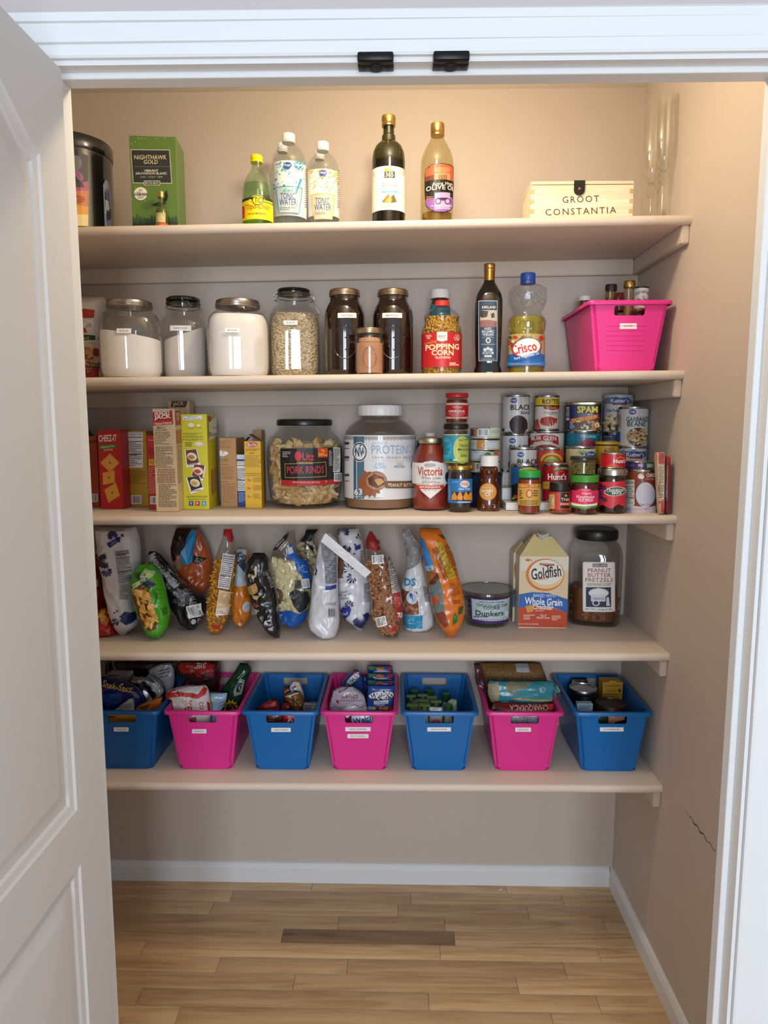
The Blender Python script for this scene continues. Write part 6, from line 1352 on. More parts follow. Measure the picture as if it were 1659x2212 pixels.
stuffing(t, 'popcorn', 120, .009, paint('cfc4a0', .6), .86, .1, .9, (1, .9, .9), 3, 1, .5); V2 = [t.surf(-cos(pi*i/14), t.zb+(t.zt-t.zb)*.8*j/16, -1) for j in range(17) for i in range(15)]; t.part('snack_mass', [(x, y*.4, z) for x, y, z in V2], [(j*15+i, j*15+i+1, j*15+i+16, j*15+i+15) for j in range(16) for i in range(14)], paint('a89a74', .6), None, 180)
t.poly([(1135, 66), (1260, 64), (1200, 130), (1180, 190), (1060, 185), (1110, 130)], '161418').poly([(1120, 200), (1230, 240), (1240, 330), (1190, 290), (1150, 250)], '1c1a1e').ell(1130, 318, 16, 14, '17161a', 4).done()
t = bag('popcorn_bag', 'clear bag of white popcorn puffs with blue panels', [(78, 940, 1015), (150, 870, 1010), (220, 800, 1020), (300, 765, 1060), (400, 758, 1150), (550, 765, 1186), (700, 780, 1188), (850, 830, 1172), (950, 838, 1150), (1050, 880, 1095), (1098, 930, 1010)], CLR, b=.036, Y=-.165, seed=25, wr=.004)
stuffing(t, 'popcorn', 190, .0098, paint('ece0b4', .55), .72, .14, .55, (1, .9, .95), 6, 2, .45, 0., .8)
V2 = [t.surf(-cos(pi*i/14), t.zb+(t.zt-t.zb)*(.06+.66*j/16), -1) for j in range(17) for i in range(15)]; t.part('snack_mass', [(x, y*.5, z) for x, y, z in V2], [(j*15+i, j*15+i+1, j*15+i+16, j*15+i+15) for j in range(16) for i in range(14)], paint('c4b27e', .6), None, 180)
t.poly([(955, 205), (1010, 290), (1060, 370), (1160, 400), (1186, 520), (1186, 690), (1090, 680), (1090, 560), (1040, 520), (1020, 440), (980, 380), (920, 370)], '1f5aa8').poly([(930, 240), (975, 235), (1000, 310), (940, 330)], 'c8ccd4').lines(1040, 440, 1150, 520, 5, 'a8c0e0').bars(1088, 585, 1165, 680, 9, rot=-8).poly([(845, 928), (960, 920), (1060, 960), (1150, 900), (1130, 1000), (1080, 1060), (1000, 1096), (930, 1092), (880, 1040)], '1c56a8').poly([(950, 740), (1010, 700), (1150, 720), (1180, 800), (1130, 900), (1060, 945), (1000, 880)], '26262a').poly([(1010, 600), (1075, 600), (1080, 690), (1010, 690)], '3a3c42').poly([(800, 680), (860, 700), (890, 770), (860, 850), (800, 830), (850, 790), (840, 730)], '6a5a48').poly([(780, 280), (850, 200), (900, 130), (950, 95), (930, 160), (880, 240), (800, 290)], '2a2a2c').lines(800, 140, 920, 270, 5, 'd8d6d0', .4, -48).done()
# grey-white bag with folded strip
crop(640, 1130, 1020)
t = bag('chip_bag', 'silver-white chip bag with barcode below the folded white strip', [(95, 250, 320), (160, 218, 388), (300, 195, 395), (450, 165, 392), (600, 145, 392), (750, 135, 400), (880, 108, 410), (930, 130, 398), (980, 222, 368)], 'cfd0d6', b=.036, Y=-.235, seed=27, wr=.005, ends=(.03, .12))
t.poly([(235, 190), (380, 170), (385, 560), (280, 575), (270, 420), (240, 290)], '8a8c94').lines(270, 220, 378, 560, 20, '4a4c54', .45).poly([(275, 590), (378, 575), (380, 610), (275, 630)], '2a4088').bars(300, 800, 380, 890, 9, bgc='b8bac2').lines(275, 745, 375, 775, 2, '8a8c94').poly([(180, 395), (200, 440), (190, 485), (165, 490), (186, 460), (182, 425)], '23262e').done()
P4 = [(275, 92), (708, 462), (650, 516), (232, 172)]
Y_ = t.Y-.046; V = []
for dy in (0, -.0025):
    for p in P4: q = at_y(*p, Y_+dy); V.append(q-Vector((t.X, t.Y, t.z)))
t.part('folded_top', V, [(3, 2, 1, 0), (4, 5, 6, 7), (0, 1, 5, 4), (1, 2, 6, 5), (2, 3, 7, 6), (3, 0, 4, 7)], film('dedcde'), None, None)
t = bag('chip_bag', 'white chip bag with blue heart and plume print under the strip', [(52, 390, 582), (150, 395, 622), (300, 398, 642), (450, 390, 672), (600, 385, 702), (750, 398, 712), (860, 430, 698), (950, 505, 662), (1036, 580, 612)], 'd9d6da', b=.036, seed=29, wr=.004, Y=-.165)
plume(t, 430, 110, 90, 190, 350, 9); plume(t, 490, 200, 80, 60, 150, 6); plume(t, 500, 440, 70, 150, 330, 6); plume(t, 540, 500, 70, 60, 200, 6); plume(t, 600, 870, 120, -15, 130, 11); plume(t, 500, 790, 60, 200, 330, 6); plume(t, 590, 160, 60, 230, 330, 4)
t.poly([(385, 300), (440, 290), (455, 420), (430, 500), (450, 512), (400, 515), (385, 460)], '7a5a44').text('Special\nwith sea salt\nand lime', 458, 665, 120, 90, '4a4856', shear=.2, bold=-.004, rot=-6)
for k in range(9): a = radians(200+k*18); t.poly([(452+28*cos(a), 585+24*sin(a)), (452+62*cos(a+.05), 585+48*sin(a+.05)), (452+62*cos(a-.03), 585+48*sin(a-.03))], '8a8890')
t.poly([(420, 870), (415, 820), (440, 785), (470, 790), (500, 775), (520, 810), (505, 860), (440, 900)], '23348a').text('Snack', 462, 845, 60, 34, 'c8cce0', rot=-15, shear=.3).poly([(552, 215), (605, 195), (612, 235), (560, 255)], '23348a').ell(556, 200, 9, 9, '1c2248').ell(548, 285, 8, 8, '1c2248').lines(640, 560, 690, 740, 14, '6a6872').lines(605, 250, 640, 480, 16, '6a6872').done()
t = bag('almond_bag', 'clear bag of almonds with red ends and nutrition strip', [(72, 690, 716), (130, 660, 760), (180, 648, 802), (240, 660, 800), (290, 655, 870), (400, 665, 920), (550, 690, 965), (700, 705, 1000), (850, 710, 1005), (950, 760, 990), (1016, 860, 950)], CLR, b=.034, Y=-.235, seed=31, wr=.004)
stuffing(t, 'almonds', 210, .0082, paint('b07850', .45, var=.2, bscale=120), .74, .05, .6, (1.35, .75, .55), 4, 2, .08, 0., .8, -.95)
V2 = [t.surf(-cos(pi*i/14), t.zb+(t.zt-t.zb)*.74*j/16, -1) for j in range(17) for i in range(15)]; t.part('snack_mass', [(x, y*.5, z) for x, y, z in V2], [(j*15+i, j*15+i+1, j*15+i+16, j*15+i+15) for j in range(16) for i in range(14)], paint('7a4a2c', .6), None, 180)
t.poly([(692, 76), (715, 80), (765, 160), (802, 165), (775, 200), (800, 245), (730, 270), (705, 240), (650, 235), (655, 160)], '8a1c1e').poly([(860, 985), (955, 968), (945, 1016), (870, 1014)], 'a8221e').bars(712, 298, 826, 382, 12, rot=-4).bars(752, 880, 850, 970, 9, rot=-14).poly([(850, 285), (885, 300), (925, 400), (975, 640), (905, 662), (880, 480)], 'b8b4ac').lines(862, 310, 950, 650, 20, '4a3c38', .5, -16).poly([(905, 665), (975, 642), (1003, 790), (1000, 900), (940, 900), (935, 800)], 'a8262c').lines(925, 690, 990, 790, 7, 'd8a0a0', .4, -5).bars(950, 840, 1000, 885, 8).done()
t = bag('nut_bag', 'white and turquoise resealable bag with clear window', [(60, 1000, 1065), (150, 1008, 1120), (230, 1025, 1200), (330, 1045, 1175), (450, 1025, 1212), (600, 985, 1242), (750, 1003, 1276), (850, 1008, 1290), (940, 1015, 1296), (968, 1018, 1292), (995, 1040, 1200)], 'd6d8da', b=.034, Y=-.17, seed=33, wr=.005, ends=(.03, .1))
t.poly([(1000, 60), (1062, 70), (1130, 160), (1198, 235), (1172, 310), (1165, 370), (1100, 420), (1040, 440), (1040, 300), (1015, 180)], '8f9090').poly([(988, 600), (1040, 640), (1140, 650), (1158, 860), (1012, 852), (1000, 720)], '7a4a36')
for k in range(26): t.ell(rn.uniform(1020, 1145), rn.uniform(720, 850), 17, 11, rn.choice(['a86a48', 'c08a60', '8a4e34', 'b87a54']), 10, rn.uniform(0, 180))
t.poly([(1012, 852), (1190, 870), (1190, 992), (1040, 985), (1014, 945)], '2a93bc').lines(1040, 900, 1110, 950, 3, '9ad0e4').text('DS', 1072, 552, 106, 70, '2a86b4', rot=2, bold=.03).ell(1092, 700, 54, 60, 'e8eaec', 20).ell(1092, 700, 46, 52, 'b8c8d8', 20).poly([(1062, 660), (1085, 655), (1110, 710), (1105, 735), (1075, 700)], '2a4f8a').lines(1205, 590, 1250, 740, 14, '4a4c52', .5, -8).done()
t = bag('snack_bag', 'big bright orange bag with green leaves and yellow fact panel', [(50, 1160, 1350), (130, 1155, 1402), (300, 1180, 1482), (500, 1220, 1532), (650, 1258, 1572), (800, 1280, 1592), (900, 1325, 1575), (980, 1385, 1520), (1032, 1435, 1482)], 'd8701a', b=.038, Y=-.235, seed=35, wr=.004)
t.poly([(1165, 120), (1200, 150), (1260, 280), (1310, 450), (1340, 480), (1380, 650), (1400, 830), (1440, 980), (1330, 920), (1270, 780), (1250, 600), (1200, 420), (1172, 250)], '6a7a78').poly([(1165, 122), (1195, 150), (1250, 260), (1295, 390), (1200, 400), (1172, 250)], '3a7ab8').poly([(1200, 400), (1295, 388), (1320, 470), (1330, 560), (1240, 580), (1222, 470)], '9a5a2a').poly([(1210, 400), (1290, 395), (1300, 440), (1220, 450)], '8ab4cc').poly([(1270, 690), (1340, 680), (1360, 720), (1290, 780)], 'c0502c').poly([(1300, 840), (1400, 830), (1430, 960), (1400, 985), (1340, 925)], '8a3c22').poly([(1330, 470), (1350, 520), (1300, 580), (1235, 560)], '5a2c18')
t.poly([(1310, 180), (1370, 175), (1510, 510), (1440, 540)], 'c8a02a').lines(1330, 200, 1500, 520, 26, '4a3a10', .45, -22).poly([(1330, 100), (1390, 105), (1420, 150), (1370, 135)], '2c4a1c').poly([(1480, 960), (1475, 900), (1500, 845), (1525, 880), (1520, 930)], '2f6a22').poly([(1525, 860), (1535, 790), (1575, 780), (1560, 850)], '2f5a20').lines(1455, 560, 1540, 690, 12, '7a3c10', .4, -8).lines(1480, 720, 1545, 760, 3, '5a2a0c', .5, -6).done()
# cookie tub
crop(980, 1130, 1480)
pr = [(148, None), (152, 730), (160, 620), (166, 530), (172, 500), (180, 488)]
t = Round('cookie_tub', 'short clear tub of chocolate chip cookies with purple-framed label', 'tub', 238, Z4(250), pr, by=754, yref=600)
V, F = lathe_data(t.prof, 48); t.part('tub', V, F, PET)
t.lathe('lid', [(180, 500), (195, 492), (196, 470), (191, 462), (190, 466), (20, 466)], glass('d8d8d4', 1.45, .08), 56)
CK = [paint(c, .6, var=.2, bscale=80) for c in ('a07a50', 'b88e60', '4a3222')]
src = [blob_mesh('cookie', k, (1.5, .75, .55), 1, .3) for k in range(4)]
for k, me in enumerate(src): me.materials.append(CK[k % 3])
pour(t, 80, src, 'cookie', t.zpx(520), .0095, .013, .018)
t.lathe('cookie_mass', [(120, None), (125, 700), (135, 540)], CK[2]).location.z = .006
t.rect(118, 515, 412, 700, '4a2f6a').poly([(130, 536), (400, 528), (396, 680), (138, 684)], 'bcd2d2')
for k in range(16): x_ = 126+k*18.5; t.ell(x_, 524, 4, 4, 'c0426a', 6).ell(x_, 692, 4, 4, 'c0426a', 6)
t.text("TRADER JOE'S", 268, 548, 90, 9, '2c2a2c').text('CHOCOLATEY COATED', 270, 562, 168, 11, '2c2a2c').text('CHOCOLATE CHIP', 272, 582, 208, 20, '242224').text('COOKIE', 270, 606, 112, 20, '242224').text('Dunkers', 256, 640, 186, 38, '1e1c1e', bold=.01).poly([(358, 630), (384, 628), (380, 670), (364, 670)], 'e6ecec').lines(150, 662, 330, 676, 1, '4a4a4c').done()
# cracker cartons with gable tops
def gable(name, label, x0, x1, ytop, ypk, by=None, Yf=None, rz=0, depth=.09, yref=None):
    t = Carton(name, label, 'carton', x0, x1, ytop, Z4((x0+x1)/2), depth, None, by=by, Yf=Yf, rz=rz, group='cracker cartons', mk=False, yref=yref)
    w, d, h = t.w/2, t.d/2, t.h; zp = at_y((x0+x1)/2, ypk, t.Y).z-t.z
    V = [(-w, -d, 0), (w, -d, 0), (w, d, 0), (-w, d, 0), (-w, -d, h), (w, -d, h), (w, d, h), (-w, d, h)]
    t.part('carton', V, [(0, 3, 2, 1), (0, 1, 5, 4), (1, 2, 6, 5), (2, 3, 7, 6), (3, 0, 4, 7)], paint('ddd0b2', .4), None, None)
    hw = w*.36; V = [(-w, -d, h), (w, -d, h), (w, d, h), (-w, d, h), (-hw, -.006, zp-.004), (hw, -.006, zp-.010), (hw, .006, zp-.010), (-hw, .006, zp-.004), (-hw*.25, -.012, zp-.020), (hw*.4, -.010, zp-.012)]
    t.part('gable_top', V, [(0, 1, 5, 9, 8, 4), (1, 2, 6, 5), (2, 3, 7, 6), (3, 0, 4, 7)], paint('d8c88e', .45), None, None)
    t.part('spout', [(-hw*.5, -.012, zp-.016), (hw*.1, -.018, zp-.03), (hw*.7, -.010, zp-.012), (hw*.75, .004, zp-.002), (0, .006, zp-.012), (-hw*.6, .004, zp)], [(0, 1, 4, 5), (1, 2, 3, 4)], paint('e8e8ea', .4), None, None)
    return t
t = gable('cracker_carton', 'second cracker carton half hidden behind the front one', 428, 640, 215, 118, Yf=-.082, depth=.06, yref=400)
t.ell(470, 340, 40, 90, 'c8823a', 18).text('Go', 452, 312, 36, 52, '2c2c2c', shear=.2).rect(418, 480, 640, 600, '2a5a9a').done()
t = gable('cracker_carton', 'white and orange gable-top carton of fish crackers', 462, 808, 240, 66, by=750, depth=.07)
t.poly([(486, 236), (840, 240), (832, 420), (480, 420)], 'e2d8c6').poly([(480, 340), (835, 340), (826, 560), (468, 540)], 'dfc8a2').ell(655, 370, 138, 116, 'd07a24', 30).ell(662, 368, 126, 104, 'e6c89a', 30).ell(664, 352, 118, 90, 'ece4d6', 30).text('Goldfish', 662, 354, 216, 84, '23232a', rot=-8, bold=.02, shear=.1).poly([(616, 285), (726, 292), (718, 306), (690, 304), (672, 314), (640, 302), (616, 300)], '8a2a2a').text('PEPPERIDGE FARM', 671, 293, 98, 9, 'ecdcd0').text('BAKED', 640, 398, 76, 16, 'b8443a', rot=-6)
t.poly([(468, 510), (560, 494), (680, 500), (826, 545), (824, 640), (700, 600), (580, 590), (460, 610)], '2a62b0').text('BAKED WITH', 650, 520, 156, 22, 'd8e8f4', rot=2).text('Whole Grain', 644, 562, 270, 52, 'f2f2f0', rot=3, bold=.02).poly([(460, 608), (560, 594), (700, 604), (824, 640), (812, 748), (452, 742)], 'c0431f').text('Cheddar', 640, 600, 152, 38, 'f4ece0', bold=.02, rot=2).poly([(512, 596), (556, 584), (572, 630), (528, 642)], 'd89a3a')
t.lines(585, 622, 700, 632, 1, 'f0d8c8').text('12g of\nWhole Grain', 640, 668, 96, 34, 'f4e8dc').lines(500, 652, 578, 692, 3, 'f0d0c0').lines(702, 660, 768, 698, 3, 'f0d0c0').text('NET WT 30 OZ (1.87 LBS) 850g', 532, 724, 150, 14, 'f4e0d4')
def fish(x, y, s_, c='c8682a'): t.poly([(x-s_*1.2, y), (x-s_*.4, y-s_*.55), (x+s_*.4, y-s_*.45), (x+s_*.8, y), (x+s_*1.3, y-s_*.5), (x+s_*1.3, y+s_*.5), (x+s_*.8, y+s_*.1), (x+s_*.3, y+s_*.5), (x-s_*.5, y+s_*.5)], c)
fish(534, 264, 20, 'd0762a'); t.done()
# pretzel jar
pr = [(158, None, 3.4), (172, 725, 3.4), (180, 680, 3.4), (183, 400, 3.4), (184, 220, 3.4), (176, 175, 3), (158, 140, 2.2), (142, 122, 2), (140, 98, 2)]
t = Round('pretzel_jar', 'tall clear jar of filled pretzel nuggets with black lid', 'jar', 1012, Z4(1012), pr, by=742, yref=400)
V, F = lathe_data(t.prof, 64); t.part('jar', V, F, glass('e6e4e2', 1.45, .03), None, 50)
t.lathe('lid', [(144, 108), (149, 100), (150, 55), (144, 40), (130, 34)], paint('141414', .35), 64, None, (1, .004))
PM = [paint(c, .4, var=.15, bscale=60) for c in ('9a5e38', 'b07248', '824a2c')]
src = [blob_mesh('pretzel_nugget', k, (1.35, .85, .8), 2, .12) for k in range(4)]
for k, me in enumerate(src): me.materials.append(PM[k % 3])
pour(t, 130, src, 'pretzel_nugget', t.zpx(460), .0092, .012, .018, .2)
t.lathe('pretzel_mass', [(140, None, 3.4), (150, 680, 3.4), (152, 470, 3.4)], PM[2]).location.z = .008
t.rrect(928, 278, 1152, 634, 'e6e2da', 12).rrect(934, 284, 1146, 628, 'c8c0b8', 10).rrect(936, 286, 1144, 626, 'e8e4dc', 10).rect(996, 290, 1098, 314, '17110e').text('KIRKLAND', 1047, 302, 94, 16, 'f2f0ea').text('PEANUT', 1044, 338, 162, 28, '9a2c30').text('BUTTER', 1044, 372, 160, 28, '9a2c30').text('PRETZELS', 1042, 406, 192, 28, '9a2c30').text('VALENCIA PEANUT BUTTER\nFILLED PRETZEL NUGGETS', 1040, 438, 176, 20, '2c2420').rect(950, 458, 1124, 600, '1c2440').ell(1038, 500, 70, 34, 'd8dae0', 18).poly([(975, 500), (1036, 462), (1100, 498), (1086, 512), (990, 512)], 'e4e6ea').rect(985, 520, 1085, 560, 'd0d4dc').text('VALENCIA', 1036, 540, 80, 14, '1c2440').ell(1020, 572, 26, 22, 'd8dae0', 16).ell(1020, 572, 18, 15, '1c2440', 14).poly([(1092, 530), (1108, 528), (1116, 592), (1090, 592)], 'd0d4dc').text('NET WT 1.36 kg (3 LB)', 1036, 616, 184, 12, '2c2420').done()
# ================================================================ bottom shelf: bins
crop()
Z5 = lambda u: zs(5, u)
BINS = {}
for key, cx, col, lab, tags in (
        ('b1', 272, '0b5c9c', 'blue bin of snack bags, nearest the open door', [('SNACKS', 246, 1571, 278, 1580)]),
        ('p1', 443.5, 'de2f8c', 'pink bin of baking bags beside the blue snack bin', [('BAKING', 415, 1575, 446, 1584)]),
        ('b2', 609, '0c66ac', 'blue bin holding only a few snack bars', [('SNACK BARS', 586, 1572, 628, 1581)]),
        ('p2', 776.5, 'de2f8c', 'pink bin of fruit snack pouches with two name stickers', [('SNACK CRACKERS', 746, 1570.5, 800.5, 1579.5), ('FRUIT SNACKS', 750.5, 1585.5, 796, 1594.5)]),
        ('b3', 948, '0c66ac', 'blue bin of green-capped snack pouches', [('SNACK POUCHES', 923, 1571, 974, 1580)]),
        ('p3', 1129, 'de2f8c', 'pink bin heaped with bags of lentils', [('LENTILS', 1113, 1571.5, 1147, 1580.5)]),
        ('b4', 1316, '0c66ac', 'blue bin of tea and cocoa beside the wall', [('HOT BEVERAGES', 1296, 1571, 1347, 1580)])):
    P = at_y(cx, 1657, -.297); b_ = Bin(lab, P.x, -.168, Z5(cx), col)
    for s_, x0, y0, x1, y1 in tags: b_.rect(x0, y0, x1, y1, 'eeecea'); b_.text(s_, (x0+x1)/2, (y0+y1)/2, (x1-x0)*.66, 3.2, '4a4846')
    b_.done(); BINS[key] = b_
def inb(key, name, label, rows, col, Y, b=.02, cat='snack pouch', **k):
    return Bag(name, label, cat, rows, BINS[key].z+.005, Y, b, film(col) if isinstance(col, str) else col, 'packets in the bins', nu=20, nv=30, inside=BINS[key], **k)
# --- first blue bin
crop(190, 1410, 560); rn = random.Random(31)
t = Round('dark_bottle', 'dark green bottle neck rising at the back of the first blue bin', 'bottle', 207, BINS['b1'].z+.005, [(40, None), (40, 420), (38, 200), (32, 85)], Y=-.06, yref=200); V, F = lathe_data(t.prof, 24); t.part('glass', V, F, paint('161c12', .1, coat=.6))
t = inb('b1', 'snack_bag', 'dark brown glossy bag at the back of the first blue bin', [(90, 250, 860), (150, 270, 862), (230, 420, 850), (400, 480, 840), (900, 480, 700)], '241612', -.062, .010, wr=.006, seed=41); t.poly([(560, 110), (860, 95), (850, 180), (600, 200)], '4a3620').done()
t = inb('b1', 'snack_pouch', 'grey paper pouch standing behind the blue snack bag', [(168, 235, 440), (210, 165, 446), (280, 142, 425), (420, 150, 420), (900, 200, 420)], '8c8286', -.135, .012, seed=42); t.lines(190, 200, 400, 240, 1, '4a4448').done()
t = inb('b1', 'snack_pouch', 'clear silver wrapper standing tall in the first blue bin', [(108, 730, 802), (150, 592, 832), (250, 590, 842), (340, 640, 832), (600, 600, 700), (900, 500, 640)], 'a4a2a8', -.108, .010, wr=.006, seed=43); t.lines(680, 150, 800, 240, 3, '5c5c66', .4, -15).done()
t = inb('b1', 'foil_bag', 'crumpled silver foil bag with blue corner in the first blue bin', [(222, 440, 570), (280, 412, 690), (360, 430, 745), (450, 520, 750), (600, 500, 690), (900, 450, 640)], metal('b4b6ba', .28), -.16, .012, wr=.010, seed=44); t.poly([(545, 225), (610, 225), (640, 260), (590, 280)], '2a72b4').poly([(590, 275), (650, 255), (760, 345), (690, 440), (640, 380)], 'c4c6ca').done()
t = inb('b1', 'snack_bag', 'blue cookie snack bag with yellow lettering in the first blue bin', [(236, 80, 150), (275, 78, 330), (330, 82, 470), (400, 90, 530), (480, 115, 548), (530, 150, 545), (900, 180, 500)], '10246a', -.212, .022, seed=45, wr=.004)
t.poly([(78, 240), (300, 268), (480, 335), (470, 378), (300, 345), (80, 318)], '15123a').text('Snak-Saks', 290, 322, 292, 62, 'dcb84a', rot=12, bold=.015).poly([(92, 342), (165, 362), (118, 400)], 'b02a30').ell(226, 462, 42, 40, '17120f', 16).poly([(130, 400), (340, 385), (330, 470), (200, 520), (140, 470)], '1c4496').done()
t = inb('b1', 'snack_pouch', 'flat white printed packet leaning at the front of the first blue bin', [(440, 405, 440), (500, 325, 446), (565, 245, 452), (900, 260, 450)], 'a8a8ac', -.262, .006, seed=46, ends=(.02, .02)); t.lines(290, 500, 430, 545, 3, '4a4a50', .4, -14).done()
t = inb('b1', 'snack_pouch', 'brown-orange pouch at the side of the first blue bin', [(432, 690, 735), (470, 570, 725), (520, 470, 700), (560, 455, 690), (900, 470, 620)], 'a85a1e', -.256, .008, seed=47, wr=.004); t.poly([(480, 530), (600, 500), (560, 560)], '5a2c10').done()
t = inb('b1', 'nut_bag', 'yellow-orange bag showing through the first hand hole', [(590, 150, 492), (720, 150, 492), (940, 170, 480)], 'd8901c', -.272, .006, seed=48, ends=(.02, .02), wr=.001); t.text('Honey Roast', 376, 650, 176, 24, '3a2210').poly([(172, 640), (205, 650), (240, 715), (190, 715)], '4a3418').poly([(190, 612), (270, 616), (250, 626), (200, 624)], '3a2a14').text('S', 396, 700, 50, 32, '3a2210').done()
# --- first pink bin
t = inb('p1', 'chocolate_bag', 'upside-down red bag of chocolate chips in the first pink bin', [(88, 870, 1262), (170, 868, 1285), (250, 878, 1282), (330, 885, 1262), (560, 900, 1240), (900, 940, 1180)], '4a1a1e', -.085, .03, seed=51, wr=.004)
t.poly([(868, 150), (900, 95), (1000, 88), (1150, 88), (1225, 120), (1205, 190), (1130, 225), (1060, 235), (1020, 210), (930, 195)], 'a8221c').text('SWEET', 1085, 125, 110, 46, 'e8dcd4', rot=180, bold=.02).text('CHOCOLATE', 985, 130, 70, 22, 'd8c0b4', rot=180)
for k in range(60): t.ell(rn.choice([rn.uniform(890, 1040), rn.uniform(1100, 1250)]), rn.uniform(200, 330), 13, 11, rn.choice(['2a1610', '3a2018', '1c0e0a']), 8)
t.ell(1200, 210, 36, 26, '8a2440', 12).done()
t = inb('p1', 'seed_bag', 'green bag with sunflower leaning out of the first pink bin', [(105, 1470, 1545), (150, 1440, 1594), (250, 1375, 1550), (350, 1290, 1515), (450, 1300, 1490), (560, 1300, 1470), (900, 1240, 1400)], '12341f', -.15, .02, seed=52)
t.poly([(1470, 250), (1520, 260), (1490, 400), (1420, 420), (1410, 370)], '8a948e').poly([(1450, 290), (1500, 290), (1475, 380), (1435, 385)], '1c3024').lines(1440, 200, 1540, 240, 2, '9ab09a', .4, -50).poly([(1385+80*(1 if k % 2 else .66)*cos(k*pi/12), 535+90*(1 if k % 2 else .66)*sin(k*pi/12)) for k in range(24)], 'd8a81c').ell(1385, 540, 50, 58, '2a160c', 18).text('Do\nORGANIC', 1390, 545, 66, 44, 'e8c85a', rot=-70).done()
t = inb('p1', 'baking_bag', 'pale blue folded pouch in the first pink bin', [(388, 1175, 1350), (440, 1185, 1346), (520, 1195, 1320), (580, 1200, 1280), (900, 1150, 1250)], '9ab4cc', -.215, .012, seed=53, ends=(.02, .05)); t.ell(1196, 450, 18, 26, 'c4d27a', 12).lines(1260, 440, 1320, 520, 3, '6a8ab0', .3, -30).done()
t = inb('p1', 'baking_bag', 'white flaked coconut bag with red border in the first pink bin', [(318, 1020, 1140), (345, 800, 1165), (400, 748, 1176), (480, 768, 1186), (560, 785, 1195), (900, 860, 1150)], 'd2c8c8', -.25, .022, seed=54, wr=.005)
t.poly([(750, 390), (820, 362), (930, 385), (1060, 400), (1110, 350), (1125, 322), (1162, 340), (1140, 400), (1070, 445), (930, 428), (820, 430), (762, 445)], 'b8281e').text('KET', 975, 535, 150, 70, 'b0242a', rot=90, bold=.02).text('CO', 1100, 510, 70, 44, 'b0242a', rot=80).poly([(1150, 470), (1190, 480), (1195, 570), (1165, 570)], 'b02a2a').ell(900, 480, 90, 60, 'dcd2c8', 16).poly([(990, 622), (1050, 622), (1050, 715), (1000, 715)], 'a8222a').done()
# --- second blue bin
crop(500, 1410, 880)
def bar(key, label, rows, col, Y, b=.010, **k): return inb(key, 'snack_bar', label, rows, col, Y, b, 'snack bar', **k)
t = bar('b2', 'red snack bar lying low in the second blue bin', [(445, 385, 428), (480, 285, 442), (525, 245, 452), (700, 260, 450), (860, 280, 440)], '8a1f1c', -.20, seed=61, wr=.004); t.poly([(300, 490), (420, 465), (430, 500), (310, 520)], 'b0403a').rect(320, 530, 450, 545, '2a4a9a').done()
t = bar('b2', 'dark red round-ended snack bar in the second blue bin', [(468, 490, 550), (520, 462, 566), (700, 460, 560), (860, 470, 550)], '6a1414', -.19, seed=62); t.done()
t = bar('b2', 'brown granola bar wrapper in the second blue bin', [(368, 600, 640), (395, 500, 668), (470, 525, 692), (545, 560, 684), (860, 520, 640)], '7a4a20', -.17, seed=63, wr=.004)
for k in range(16): t.ell(rn.uniform(540, 670), rn.uniform(400, 530), 16, 8, rn.choice(['b08048', '4a2a12', '8a5a2a']), 8, rn.uniform(0, 90))
t.poly([(500, 400), (630, 368), (640, 378), (505, 410)], 'd8cfc0').done()
t = bar('b2', 'white bar wrapper with coloured squares in the second blue bin', [(272, 590, 640), (310, 545, 655), (370, 560, 680), (500, 600, 690), (860, 580, 670)], 'c8c8cc', -.135, seed=64)
t.rect(566, 320, 590, 340, '2a86b8').rect(590, 310, 612, 330, 'c82a5a').rect(612, 305, 634, 325, 'd8c02a').lines(570, 345, 640, 360, 1, '4a4a4e').done()
t = bar('b2', 'brown bar wrapper at the back of the second blue bin', [(325, 490, 560), (380, 490, 565), (600, 500, 560), (860, 500, 560)], '6a3a22', -.11, seed=65); t.done()
t = bar('b2', 'small silver bar wrapper at the side of the second blue bin', [(470, 690, 810), (505, 672, 812), (560, 680, 800), (860, 660, 760)], '8a8a90', -.20, seed=66, wr=.005); t.lines(690, 490, 790, 530, 2, '3a3a40').done()
t = bar('b2', 'brown bar showing through the hand hole of the second blue bin', [(580, 300, 480), (700, 300, 480), (880, 320, 470)], '4a2018', -.274, .005, seed=67, wr=.001); t.lines(330, 625, 440, 650, 1, '8a4a34').done()
t = bar('b2', 'red bar with white stripe showing through the hand hole', [(580, 484, 620), (700, 484, 620), (880, 500, 610)], 'a81a1e', -.274, .005, seed=68, wr=.001); t.poly([(500, 690), (545, 625), (560, 625), (516, 690)], 'e8e0dc').text('N', 580, 650, 34, 36, 'e8e0dc').done()
# --- second pink bin
def welch(label, rows, Y, yt, xm, k=1., sd=1, rot=0):
    t = inb('p2', 'fruit_snack_pouch', label, rows, '2a4a94', Y, .011, seed=70+sd, wr=.003, ends=(.03, .03))
    t.ell(xm, yt+88*k, 118*k, 42*k, '1c1c2a', 22, rot).ell(xm, yt+86*k, 113*k, 37*k, 'e8e6ea', 22, rot).text("Welch's", xm, yt+86*k, 196*k, 56*k, '17151c', rot=rot, bold=.02); return t
t = welch("fruit snack pouch tilted at the back of the second pink bin", [(165, 1155, 1195), (220, 1085, 1232), (300, 1025, 1244), (400, 1080, 1240), (860, 1090, 1200)], -.12, 175, 1150, .8, 1, -42); t.ell(1160, 188, 16, 14, 'c8322a').done()
t = inb('p2', 'fruit_snack_pouch', 'dark blue pouch between the tilted pouch and the row', [(215, 1240, 1290), (300, 1235, 1290), (860, 1200, 1280)], '24346a', -.10, .008, seed=72); t.done()
